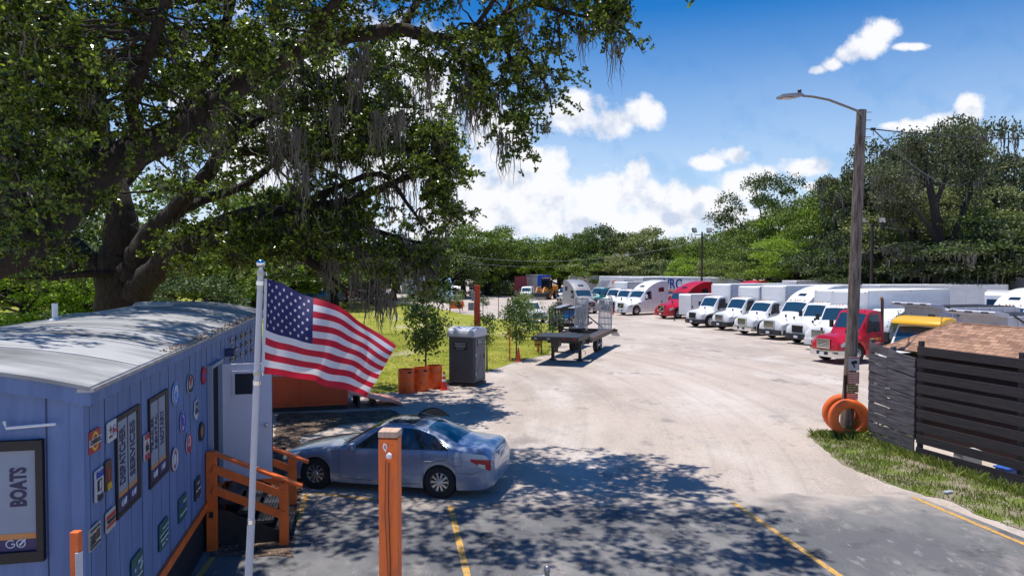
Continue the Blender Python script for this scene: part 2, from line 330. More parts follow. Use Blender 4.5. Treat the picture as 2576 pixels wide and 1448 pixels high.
# point-in-polygon
def inside(px, py, poly):
    c = np.zeros(len(px), bool); n = len(poly)
    for i in range(n):
        x1, y1, x2, y2 = poly[i][0], poly[i][1], poly[(i+1) % n][0], poly[(i+1) % n][1]
        k = ((y1 > py) != (y2 > py)) & (px < (x2-x1)*(py-y1)/((y2-y1) or 1e-9)+x1); c ^= k
    return c
def blades(pts, h, w, z0=0, lean=.35):
    n = len(pts); a = RNG.uniform(0, 6.283, n); hh = h*RNG.uniform(.5, 1.3, n); le = RNG.normal(0, lean, (n, 2))*hh[:, None]
    b = np.column_stack([pts, np.full(n, z0)]); s = np.column_stack([np.cos(a), np.sin(a), np.zeros(n)])*w
    t = b+np.column_stack([le, hh]); m_ = b+np.column_stack([le*.35, hh*.6])
    V = np.stack([b-s, b+s, m_+s*.7, t], 1); V2 = V.reshape(-1, 3)
    return V2, np.arange(len(V2)).reshape(-1, 4)
GBL = mat('grass_blade', (.24,.27,.02), .7, col2=(.46,.44,.08), island=1, trans=.5)
GBY = mat('grass_blade_fresh', (.12,.21,.015), .7, col2=(.42,.40,.12), island=1.5, trans=.3)
n = 150000; pts = np.column_stack([RNG.uniform(-14, 6, n), RNG.uniform(23, 52, n)]); pts = pts[inside(pts[:,0], pts[:,1], [(p.x, p.y) for p in poly])]
cl = np.sin(pts[:,0]*1.3+np.sin(pts[:,1]*.9))*np.cos(pts[:,1]*1.1); pts = pts[RNG.uniform(-1, 1, len(pts)) < cl+.45]
V, F = blades(pts, .055, .014, 0, 1.1); o = rawmesh('field_grass', V, F, GBL); o['kind'] = 'stuff'
# verge by the slatted fence
vpx = [(2035,1098),(2100,1092),(2190,1100),(2240,1125),(2300,1150),(2400,1190),(2576,1240),(2640,1270),(2640,1350),(2540,1325),(2450,1290),(2400,1262),(2330,1246),(2250,1220),(2180,1195),(2120,1165),(2080,1135)]
vp = [G(*p) for p in vpx]
VSOIL = gmat('verge_soil', [((.24,.20,.15), 0,(1,1,1),0,0), ((.13,.17,.03), 1.2,(1,1,1),.42,.58), ((.38,.33,.27), 3,(1,1,1),.55,.68)], bump=.8, bscale=18)
vo = []
for i in range(len(vp)):
    a, b = vp[i], vp[(i+1) % len(vp)]; k = max(1, int((b-a).length/.2))
    for j in range(k): vo.append((a.x+(b.x-a.x)*j/k+random.uniform(-.06,.06), a.y+(b.y-a.y)*j/k+random.uniform(-.06,.06)))
sheet('verge', vo, .010, VSOIL)
n = 60000; pts = np.column_stack([RNG.uniform(7.5, 13, n), RNG.uniform(11, 22, n)]); pts = pts[inside(pts[:,0], pts[:,1], [(p.x, p.y) for p in vp])]
q = np.sin(pts[:,0]*4.1+1.3*np.sin(pts[:,1]*3.3))*np.cos(pts[:,1]*3.7+pts[:,0]); pts = pts[RNG.uniform(-1, 1, len(pts)) < q-.02]
V, F = blades(pts, .09, .010); o = rawmesh('verge_grass', V, F, GBY); o['kind'] = 'stuff'
# weeds along the fence foot and the pole foot
wp = []
for a, b, m_ in [((2190,1108),(2298,1150),500), ((2298,1150),(2600,1250),900), ((2050,1096),(2180,1105),700)]:
    a, b = G(*a), G(*b)
    for i in range(m_):
        p = a.lerp(b, random.random()); wp.append((p.x-abs(random.gauss(0,.13)), p.y-abs(random.gauss(0,.13))))
V, F = blades(np.array(wp), .20, .016); o = rawmesh('weeds', V, F, GBY); o['kind'] = 'stuff'
# dark leaf litter by the office
lit = [(600,1190),(690,1100),(700,1040),(880,1036),(985,1030),(1010,1042),(960,1060),(860,1068),(760,1100),(760,1240),(735,1400),(530,1400),(500,1300)]
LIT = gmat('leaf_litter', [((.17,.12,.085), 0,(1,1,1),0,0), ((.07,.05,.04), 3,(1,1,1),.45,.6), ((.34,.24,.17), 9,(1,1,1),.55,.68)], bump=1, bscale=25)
lo_ = []
lp = [G(*p) for p in lit]
for i in range(len(lp)):
    a, b = lp[i], lp[(i+1) % len(lp)]; k = max(1, int((b-a).length/.3))
    for j in range(k): lo_.append((a.x+(b.x-a.x)*j/k+random.uniform(-.05,.05), a.y+(b.y-a.y)*j/k+random.uniform(-.05,.05)))
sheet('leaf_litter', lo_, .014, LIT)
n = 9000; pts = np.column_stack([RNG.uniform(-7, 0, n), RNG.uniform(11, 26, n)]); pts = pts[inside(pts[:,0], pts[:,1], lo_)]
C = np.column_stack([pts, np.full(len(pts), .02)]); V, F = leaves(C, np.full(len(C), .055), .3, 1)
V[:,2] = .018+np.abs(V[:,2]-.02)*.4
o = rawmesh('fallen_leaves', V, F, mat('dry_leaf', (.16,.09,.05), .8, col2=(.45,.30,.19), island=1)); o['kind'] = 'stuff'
# loose stones on the gravel
n = 6000; pts = np.column_stack([RNG.uniform(-5, 12, n), 13.5+RNG.uniform(0, 1, n)**1.6*26])
keep = ~inside(pts[:,0], pts[:,1], [(p.x, p.y) for p in poly]); pts = pts[keep]
r = RNG.uniform(.004, .013, len(pts)); base = np.array([[1,0,0],[0,1,0],[-1,0,0],[0,-1,0],[0,0,.8],[0,0,-.3]])
V = (pts[:,None,:2]+base[None,:,:2]*r[:,None,None]*RNG.uniform(.6,1.3,(len(pts),6,1))); Z = .012+base[None,:,2]*r[:,None]
V = np.concatenate([V, Z[:,:,None]], 2).reshape(-1, 3)
tri = np.array([[0,1,4],[1,2,4],[2,3,4],[3,0,4]]); F = (tri[None]+np.arange(len(pts))[:,None,None]*6).reshape(-1, 3)
o = rawmesh('loose_stones', V, F, mat('stone', (.52,.47,.42), .9, col2=(.25,.22,.2), island=1), nside=3); o['kind'] = 'stuff'
# ------------------------------------------------------------------ vehicles: lofted bodies
def cat1(xs, ys, x):          # monotone-ish smooth interpolation
    return np.interp(x, xs, ys)
class Body:
    """stations from the front (x=0) backwards (x<0): (x, top, shoulder, half width, half width of top, underside[, camber])"""
    def __init__(s, st, arches=(), smooth=False, ds=.14, inner=.62):
        st = [list(q)+[.03]*(7-len(q)) for q in st]; a = np.array(st, float)[::-1]; s.x = a[:,0]; s.a = a; s.smooth = smooth; s.arches = arches; s.inner = inner
        xs = set(np.round(s.x, 4))
        for i in range(len(s.x)-1):
            k = max(1, int((s.x[i+1]-s.x[i])/ds))
            xs |= set(np.round(np.linspace(s.x[i], s.x[i+1], k+1), 4))
        for (xa, r, zc) in arches:
            xs |= set(np.round(xa+r*np.cos(np.linspace(0, math.pi, 17)), 4)); xs |= {round(xa+r+.004, 4), round(xa-r-.004, 4)}
        s.xs = np.array(sorted(xs)); s.xs = s.xs[(s.xs >= s.x[0]-1e-6) & (s.xs <= s.x[-1]+1e-6)]
    def q(s, x):
        r = []
        for c in range(1, 7):
            y = s.a[:, c]
            if s.smooth:       # cubic hermite with limited slopes
                X = s.x; i = int(np.clip(np.searchsorted(X, x)-1, 0, len(X)-2)); h = X[i+1]-X[i]; t = (x-X[i])/h
                def sl(j):
                    if j == 0 or j == len(X)-1: return (y[min(j+1,len(X)-1)]-y[max(j-1,0)])/(X[min(j+1,len(X)-1)]-X[max(j-1,0)])
                    a_, b_ = (y[j]-y[j-1])/(X[j]-X[j-1]), (y[j+1]-y[j])/(X[j+1]-X[j])
                    return 0 if a_*b_ <= 0 else 2*a_*b_/(a_+b_)
                m0, m1 = sl(i), sl(i+1)
                r.append((2*t**3-3*t**2+1)*y[i]+(t**3-2*t**2+t)*h*m0+(-2*t**3+3*t**2)*y[i+1]+(t**3-t**2)*h*m1)
            else: r.append(float(np.interp(x, s.x, y)))
        return r
    def bot(s, x, zb):
        for (xa, r, zc) in s.arches:
            if abs(x-xa) <= r: return max(zb, zc+math.sqrt(max(0, r*r-(x-xa)**2)))
        return zb
    def sec(s, x):
        zt, zs, w, wt, zb, cr = s.q(x); za = s.bot(x, zb); zm = za+(zs-za)*.5
        side = [(w*.955, za), (w*.985, za+(zs-za)*.12), (w*1.0, za+(zs-za)*.35), (w*1.0, za+(zs-za)*.62), (w*.99, za+(zs-za)*.84), (w*.965, zs)]
        F = (w*.965, zs); Gp = (wt, zt-cr)
        gh = [(F[0]+(Gp[0]-F[0])*t, F[1]+(Gp[1]-F[1])*t) for t in (.33, .67, 1)]
        top = [(wt*r, zt-cr*r*r) for r in (.9, .6, .3, 0)]
        return [(0, zb), (w*s.inner, zb), (w*s.inner, za)]+side+gh+top
    def side(s, x, t, off=0):     # t 0..1 shoulder to roof edge
        zt, zs, w, wt, zb, cr = s.q(x); F = (w*.965, zs); Gp = (wt, zt-cr)
        n = Vector((Gp[1]-F[1], F[0]-Gp[0])); n.normalize()
        return (x, F[0]+(Gp[0]-F[0])*t+n.x*off, F[1]+(Gp[1]-F[1])*t+n.y*off)
    def flank(s, x, z, off=0):    # point of the flank below the shoulder
        sc = s.sec(x)[3:9]
        zs_ = [p[1] for p in sc]; ys = [p[0] for p in sc]
        return (x, float(np.interp(z, zs_, ys))+off, z)
    def top(s, x, r, off=0):
        zt, zs, w, wt, zb, cr = s.q(x); e = .02; z2 = s.q(x+e)[0]; z1 = s.q(x-e)[0]; n = Vector((-(z2-z1)/(2*e), 0, 1)).normalized()
        return (x+n.x*off, wt*r, zt-cr*r*r+n.z*off)
    def mesh(s):
        mb = MB(); vs = []; n = None
        for x in s.xs:
            h = s.sec(float(x)); full = [(x, y, z) for y, z in h]+[(x, -y, z) for y, z in h[-2:0:-1]]
            n = len(full); vs += full
        k = len(s.xs); fs = [(i*n+j, i*n+(j+1) % n, (i+1)*n+(j+1) % n, (i+1)*n+j) for i in range(k-1) for j in range(n)]
        fs += [tuple(range(n)), tuple((k-1)*n+j for j in range(n))]
        return mb.add(vs, fs)
    def glass(s, rows, sg=1, off=.006, n=6, tk=None):
        """side window: rows of (x, t0, t1)"""
        mb = MB(); xs = [r[0] for r in rows][::-1]; a = [r[1] for r in rows][::-1]; b = [r[2] for r in rows][::-1]
        X = sorted(set(list(np.linspace(xs[0], xs[-1], 12))+xs+[float(q) for q in s.x if xs[0] < q < xs[-1]])); vs = []
        for x in X:
            t0, t1 = np.interp(x, xs, a), np.interp(x, xs, b)
            for j in range(4):
                p = s.side(x, t0+(t1-t0)*j/3, off); vs.append((p[0], p[1]*sg, p[2]))
        mb.add(vs, [(i*4+j, (i+1)*4+j, (i+1)*4+j+1, i*4+j+1) for i in range(len(X)-1) for j in range(3)]); return mb
    def screen(s, x0, x1, r0=.9, r1=.88, off=.008):
        X = sorted(set(list(np.linspace(x0, x1, 8))+[float(q) for q in s.x if min(x0,x1) < q < max(x0,x1)])); mb = MB(); vs = []
        for x in X:
            rr = r0+(r1-r0)*(x-x0)/(x1-x0)
            for j in range(9): vs.append(s.top(x, rr*(-1+2*j/8), off))
        return mb.add(vs, [(i*9+j, (i+1)*9+j, (i+1)*9+j+1, i*9+j+1) for i in range(len(X)-1) for j in range(8)])
    def patch(s, xs, z0, z1, sg=1, off=.008):
        """lamp patch wrapping the flank; z0, z1 give heights at each x"""
        mb = MB(); vs = []
        for x, a, b in zip(xs, z0, z1):
            for j in range(4):
                p = s.flank(x, a+(b-a)*j/3, off); vs.append((p[0], p[1]*sg, p[2]))
        return mb.add(vs, [(i*4+j, (i+1)*4+j, (i+1)*4+j+1, i*4+j+1) for i in range(len(xs)-1) for j in range(3)])
    def seam(s, pts, sg=1, r=.004):
        mb = MB(); q = []
        for (x0, z0), (x1, z1) in zip(pts[:-1], pts[1:]):
            for i in range(6):
                x, z = x0+(x1-x0)*i/6, z0+(z1-z0)*i/6; p = s.flank(x, z, .001); q.append((p[0], p[1]*sg, p[2]))
        p = s.flank(*pts[-1], .001); q.append((p[0], p[1]*sg, p[2])); return mb.tube(q, r, 4)
def wheel(root, x, y, r, w, sg, rim='truck', name='wheel', rimm=None, dual=False):
    """sg +1 when the outer face looks to +y"""
    mb = MB(); ww = w*(2.15 if dual else 1)
    prof = [(r*.60, -ww/2), (r*.93, -ww/2), (r*.985, -ww*.42), (r, -ww*.3), (r, ww*.3), (r*.985, ww*.42), (r*.93, ww/2), (r*.60, ww/2)]
    mb.lathe(prof, 28, (0, -sg*ww/2, 0), 'Y', close=True)
    t = mb.build(name, RUB, root, smooth=True); t.location = (x, y, r)
    rb = MB(); rr = r*.60; f = -sg*.012
    if rim == 'truck':
        dp = (-.10 if dual else .03)*sg
        rb.lathe([(rr, f), (rr*.96, f+.01*sg), (rr*.9, f-.03*sg), (rr*.82, f+dp*.5), (rr*.45, f+dp), (rr*.38, f+dp+.05*sg), (rr*.2, f+dp+.07*sg), (.001, f+dp+.07*sg)], 20, (0, 0, 0), 'Y')
        for k in range(10):
            a = k*math.pi/5; rb.lathe([(.035, 0), (.035, .012*sg)], 8, (rr*.63*math.cos(a), f+dp*.78+.008*sg, rr*.63*math.sin(a)), 'Y', mi=1)
            rb.add([(rr*.63*math.cos(a)+.035*math.cos(q), f+dp*.78+.02*sg, rr*.63*math.sin(a)+.035*math.sin(q)) for q in [i*math.pi/4 for i in range(8)]], [tuple(range(8))], 1)
    else:
        rb.lathe([(rr, f-.02*sg), (rr*1.0, f), (rr*.95, f+.004*sg), (rr*.9, f-.02*sg), (rr*.88, f-.12*sg), (.001, f-.12*sg)], 32, (0,0,0), 'Y', mi=0)
        rb.lathe([(rr*.87, f-.11*sg), (.001, f-.11*sg)], 24, (0,0,0), 'Y', mi=1)
        for k in range(10):
            a = k*math.pi/5; ca, sa = math.cos(a), math.sin(a); wd = .018
            p0 = Vector((ca*.03, f+.0*sg, sa*.03)); p1 = Vector((ca*rr*.92, f-.012*sg, sa*rr*.92)); px = Vector((-sa, 0, ca))
            th = Vector((0, -.035*sg, 0))
            vs = [p0+px*wd*.8, p0-px*wd*.8, p1-px*wd*1.5, p1+px*wd*1.5]; vs += [q+th for q in vs]
            rb.add(vs, [(0,1,2,3),(4,7,6,5),(0,4,5,1),(1,5,6,2),(2,6,7,3),(3,7,4,0)])
        rb.lathe([(.065, f), (.05, f+.012*sg), (.001, f+.014*sg)], 16, (0,0,0), 'Y')
    rb.build('rim', [rimm or ALU, BLACK], t, smooth=True)
    return t
def mirror(root, p, sg, m=None, s=1):
    mb = MB(); mb.box((p[0], p[1]+.17*sg*s, p[2]), (.12*s, .2*s, .38*s)); mb.bar((p[0]-.02, p[1]-.06*sg, p[2]+.12*s), (p[0], p[1]+.15*sg*s, p[2]+.12*s), .03); mb.bar((p[0]-.02, p[1]-.06*sg, p[2]-.12*s), (p[0], p[1]+.15*sg*s, p[2]-.12*s), .03)
    return mb.build('mirror', m or BLACK, root, bevel=.03*s)

# station sets of the truck cabs
def st_day(H=2.55, hood=1.55, k=1.0):
    return [(0,.98,.80,.80,.60,.50),(-.06,1.22,.95,.90,.55,.42),(-.14,1.38,1.05,.98,.52,.42,.03),(-.9*k,1.52,1.18,1.05,.55,.42,.05),(-1.35*k,1.62,1.28,1.06,.62,.42,.05),(-1.36*k-.01,1.62,1.28,1.06,.66,.42,.05),
            (-1.42*k,1.66,1.40,1.06,.90,.42,.05),(-1.95*k,H-.12,1.50,1.08,.90,.42,.05),(-2.1*k,H-.02,1.52,1.08,.90,.42,.06),(-2.5*k,H,1.52,1.08,.90,.42,.06),(-2.78*k,H-.02,1.52,1.08,.90,.42,.06)]
def st_sleeper():
    return [(0,.95,.75,.84,.62,.36),(-.05,1.18,.90,.95,.58,.30),(-.15,1.38,1.02,1.02,.55,.30,.04),(-1.1,1.58,1.22,1.09,.58,.30,.07),(-1.85,1.74,1.36,1.1,.68,.30,.07),
            (-1.95,1.80,1.45,1.10,.92,.30,.06),(-2.55,2.50,1.55,1.14,.96,.30,.06),(-2.62,2.56,1.56,1.14,.97,.30,.06),(-3.1,2.98,1.58,1.15,.99,.30,.10),(-3.7,3.34,1.58,1.15,1.0,.32,.16),(-4.4,3.56,1.58,1.15,1.01,.4,.14),(-5.0,3.62,1.58,1.15,1.02,.45,.10),(-5.9,3.60,1.58,1.15,1.02,.45,.08)]
def grille(root, kind, w=.42, z0=.78, z1=1.28, x=.02, dark=None, bars=None):
    mb = MB(); m = [dark or BLACK, CHROME]
    mb.box((x-.01, 0, (z0+z1)/2), (.10, 2*w, z1-z0))
    if kind == 'bars':
        for i in range(6): mb.box((x+.05, 0, z0+(z1-z0)*(i+.6)/6.3), (.03, 2*w*.94, .035), mi=1)
    if kind in ('bars', 'frame', 'slash', 'verts'):
        for sy in (-1, 1): mb.box((x+.045, sy*w, (z0+z1)/2), (.04, .035, z1-z0+.03), mi=1)
        mb.box((x+.046, 0, z1), (.042, 2*w, .04), mi=1); mb.box((x+.046, 0, z0), (.042, 2*w, .035), mi=1)
    if kind == 'slash': mb.bar((x+.05, -w, z0), (x+.05, w, z1), .04, .03, mi=1, up=(1,0,0)); mb.box((x+.06, 0, (z0+z1)/2), (.03, .13, .1), mi=1)
    if kind == 'verts':
        for i in range(9): mb.box((x+.05, -w+2*w*(i+.5)/9, (z0+z1)/2), (.03, .02, z1-z0), mi=1)
    if kind == 'fine':
        for i in range(5): mb.box((x+.05, 0, z0+(z1-z0)*(i+.5)/5), (.02, 2*w*.95, .02), mi=0)
        mb.box((x+.05, 0, z1+.01), (.03, 2*w, .04), mi=1)
    mb.build('grille', m, root)
def bumper(root, m, z0=.32, z1=.68, w=1.08, x=.16, sweep=.35, plate=True):
    mb = MB(); po = []
    pts = [(x-.0-sweep, -w), (x-.08, -w*.86), (x, -w*.55), (x+.03, 0), (x, w*.55), (x-.08, w*.86), (x-sweep, w)]
    vs = []
    for (a, b) in pts: vs += [(a, b, z0+.02), (a+.01, b, (z0+z1)/2), (a, b, z1), (a-.12, b*.97, z1), (a-.12, b*.97, z0+.02)]
    mb.add(vs, [(i*5+j, i*5+(j+1) % 5, (i+1)*5+(j+1) % 5, (i+1)*5+j) for i in range(6) for j in range(5)]+[(0,1,2,3,4), tuple(range(34, 29, -1))])
    mb.box((x+.035, 0, (z0+z1)/2+.02), (.03, .7, (z1-z0)*.45), mi=1)
    mb.build('bumper', [m, BLACK], root, smooth=True)
    if plate: MB().box((x+.055, 0, (z0+z1)/2), (.012, .3, .15)).build('number_plate', WHITE, root)
def lamp(root, body, x0, x1, za, zb_, sg):
    xs = np.linspace(x0, x1, 6); mb = body.patch(xs, [za+.02*i for i in range(6)], [zb_+.03*i for i in range(6)], sg, .012)
    mb.build('headlight', LENS, root, smooth=True)
def chassis(root, x0, x1, wheels, dual=True, box=False):
    mb = MB()
    for sy in (-1, 1): mb.box(((x0+x1)/2, sy*.42, .86), (abs(x1-x0), .09, .26))
    n = int(abs(x1-x0)/1.1)
    for i in range(n+1): mb.box((x0+(x1-x0)*i/max(1, n), 0, .86), (.1, .84, .16))
    mb.build('chassis_frame', BLACKS, root)
    for wx in wheels:
        for sg in (-1, 1): wheel(root, wx, sg*1.10, .5, .27, sg, dual=dual)
        MB().tube([(wx, -.9, .5), (wx, .9, .5)], .09, 8).build('axle', BLACKS, root)
def tractor(name, label, cat, loc, rz, paint, kind='day', group='parked trucks', gr='frame', bump=None, box=None, detail=None, H=2.55, roofspoiler=False, vis=True, winc=None):
    t = thing(name, label, cat, loc, rz, group)
    if kind == 'sleeper': st = st_sleeper(); fa = -1.25; back = -5.9
    else: st = st_day(H); fa = -1.05; back = -2.78
    b = Body(st, [(fa, .60, .5)], ds=.2)
    b.mesh().build('cab', paint, t, smooth=True, ang=32)
    wg = winc or GLSB
    if kind == 'sleeper':
        b.screen(-2.0, -2.53, .88, .93).build('windscreen', wg, t, smooth=True)
        for sg in (-1, 1):
            b.glass([(-2.42,.06,.30),(-2.75,.05,.78),(-3.35,.05,.62),(-3.37,.05,.6)], sg, .012).build('side_window', GLS, t)
            b.glass([(-4.45,.42,.66),(-5.25,.42,.66)], sg, .012).build('sleeper_window', GLS, t)
            b.seam([(-2.35,1.5),(-2.35,.75),(-3.5,.75),(-3.5,1.52)], sg, .009).build('door_seam', BLACK, t)
            MB().tube([b.side(-3.25,.0,.03) if sg > 0 else (lambda p: (p[0],-p[1],p[2]))(b.side(-3.25,.0,.03)), (-3.38, sg*1.17, 1.45)], .02, 6).build('door_handle', CHROME, t)
            lamp(t, b, -.10, -.62, .84, 1.0, sg)
            mirror(t, (-2.45, 1.14*sg, 1.95), sg, paint if paint is not WHITE else WHITE)
            MB().tube([(-3.3, sg*.83, .62), (-4.9, sg*.83, .62)], .30, 16).build('fuel_tank', ALU, t, smooth=True)
            mb = MB(); mb.box((-4.3, sg*1.12, .62), (2.9, .04, .42)); mb.build('side_skirt', paint, t, bevel=.01)
            if gr == 'slash':
                b.patch(np.linspace(-1.45,-1.8,5), [1.24,1.25,1.26,1.27,1.28], [1.3,1.31,1.32,1.33,1.34], sg, .012).build('hood_vent', BLACK, t)
            mb = MB(); mb.box((-.75, sg*.72, 1.62), (.05, .12, .18)); mb.tube([(-.85, sg*.7, 1.42), (-.75, sg*.72, 1.58)], .012, 5); mb.build('hood_mirror', BLACK, t)
        MB().box((-2.9, 0, 2.9), (.01, .01, .01)) 
        b.screen(-3.0, -3.22, .32, .32, .01).build('roof_window', GLS, t)
        grille(t, gr, .42, .78, 1.26, .0)
    else:
        k = 1
        b.screen(-1.47, -1.92, .90, .92).build('windscreen', wg, t, smooth=True)
        for sg in (-1, 1):
            b.glass([(-1.72,.05,.25),(-1.95,.05,.85),(-2.55,.05,.85),(-2.6,.05,.8)], sg, .012).build('side_window', GLS, t)
            b.seam([(-1.6,1.42),(-1.66,.75),(-2.65,.75),(-2.65,1.5)], sg, .009).build('door_seam', BLACK, t)
            MB().box((-2.5, sg*1.09, 1.38), (.16, .03, .04)).build('door_handle', BLACK, t)
            lamp(t, b, -.12, -.48, .86, 1.02, sg)
            mirror(t, (-1.75, 1.1*sg, 1.85), sg)
            MB().tube([(-2.0, sg*.86, .56), (-2.7, sg*.86, .56)], .26, 14).build('fuel_tank', ALU, t, smooth=True)
            mb = MB(); mb.box((-.62, sg*.80, 1.62), (.05, .11, .16)); mb.tube([(-.7, sg*.74, 1.38), (-.62, sg*.8, 1.58)], .012, 5); mb.build('hood_mirror', BLACK, t)
        grille(t, gr, .40, .76, 1.20, .0)
    mb = MB()
    zr = 2.58 if kind == 'sleeper' else H
    xr = -2.64 if kind == 'sleeper' else -2.02
    for i in range(5): mb.box((xr, (-.6, -.2, 0, .2, .6)[i], zr+.03), (.10, .07, .05))
    mb.build('marker_lights', AMB, t, bevel=.01)
    bumper(t, bump or BLACK, w=1.07, x=.10, sweep=.4)
    for sg in (-1, 1): wheel(t, fa, sg*1.06, .5, .27, sg, rimm=WHITE if detail == 'whiterim' else None)
    MB().tube([(fa, -.9, .5), (fa, .9, .5)], .07, 8).build('axle', BLACKS, t)
    if kind == 'sleeper' or box is None:
        L_ = back-2.6; chassis(t, -.5, L_, [back-.9, back-2.1] if kind == 'sleeper' else [back-1.5, back-2.2-.5])
        MB().box((back-1.5, 0, 1.05), (.95, .85, .10)).build('fifth_wheel', BLACKS, t, bevel=.03)
    if box:
        bl, bh, attic = box; L_ = back-.15-bl
        chassis(t, -.5, L_, [L_+1.9])
        x1 = back-.12; x0 = L_; z0 = 1.05; w = 1.17; r = .16
        mb = MB()
        # rounded nose: profile in XZ
        nose = [(x1+attic, bh-.75), (x1+attic, bh-r)] if attic else [(x1, z0), (x1, bh-r)]
        xn = x1+attic
        pr = ([(x1, z0), (x1, bh-.85)] if attic else [(x1, z0)])+([(xn, bh-.75)] if attic else [])+[(xn-r+r*math.cos(a), bh-r+r*math.sin(a)) for a in np.linspace(0, math.pi/2, 7)]+[(x0, bh), (x0, z0)]
        mb.prism(pr, -w, w); mb.build('cargo_box', BOXW, t, smooth=True, ang=25)
        tr = MB()
        for sy in (-1, 1):
            tr.box(((x0+xn)/2, sy*(w+.008), bh-.05), (xn-x0-.3, .03, .1)); tr.box(((x0+x1)/2, sy*(w+.008), z0+.06), (x1-x0, .03, .14))
            tr.box((xn-.17 if not attic else xn-.2, sy*(w+.006), (bh+z0)/2 if not attic else bh-.42), (.05, .02, bh-z0-.1 if not attic else .7))
            tr.box((x0+.04, sy*(w+.006), (bh+z0)/2), (.07, .02, bh-z0))
        tr.build('corner_trim', ALU, t)
        ml = MB()
        for sy in (-1, 1):
            ml.box((xn-.06, sy*(w-.12), bh-.09), (.12, .09, .05)); ml.box(((x0+xn)/2, sy*(w+.03), bh-.08), (.12, .03, .05)); ml.box(((x0+x1)/2, sy*(w+.03), z0+.1), (.12, .03, .05))
        ml.build('marker_lights', AMB, t)
        MB().box((x0-.03, 0, (bh+z0)/2), (.04, 2.1, bh-z0-.2)).build('rear_door', WHITE, t)
        mf = MB()
        for sy in (-1, 1): mf.box((L_+1.25, sy*.95, .55), (.02, .5, .6))
        mf.build('mud_flap', BLACK, t)
    return t, b
def trailer(label, loc, rz, Ln, H=3.78, group='parked box trailers', col=None, nose=True, decal=None, name='box_trailer', w=1.2):
    """front at x=0 pointing +x"""
    t = thing(name, label, 'trailer', loc, rz, group)
    z0 = 1.12; pr = [(-Ln, z0), (0, z0), (0, H), (-Ln, H)]
    MB().prism(pr, -w, w).build('box_body', col or BOXW, t, bevel=.06)
    mb = MB()
    for sy in (-1, 1):
        mb.box((-Ln/2, sy*(w+.012), H-.07), (Ln-.1, .03, .12)); mb.box((-Ln/2, sy*(w+.012), z0+.07), (Ln-.1, .03, .14))
        for x in (-.08, -Ln+.08): mb.box((x, sy*(w+.010), (z0+H)/2), (.10, .026, H-z0-.1))
    mb.build('rail', ALU, t)
    mb = MB(); n = int(Ln/1.22)
    for i in range(1, n):
        for sy in (-1, 1): mb.box((-i*Ln/n, sy*(w+.003), (z0+H)/2), (.025, .01, H-z0-.3))
    mb.build('side_seam', ALU, t)
    mb = MB()
    for sy in (-.45, .45): mb.bar((-2.3, sy, 0.05), (-2.3, sy, z0), .14); mb.box((-2.3, sy, .03), (.3, .25, .06))
    mb.build('landing_gear', BLACKS, t)
    chassis(t, -Ln+.4, -Ln+4.6, [-Ln+1.3, -Ln+2.5])
    return t
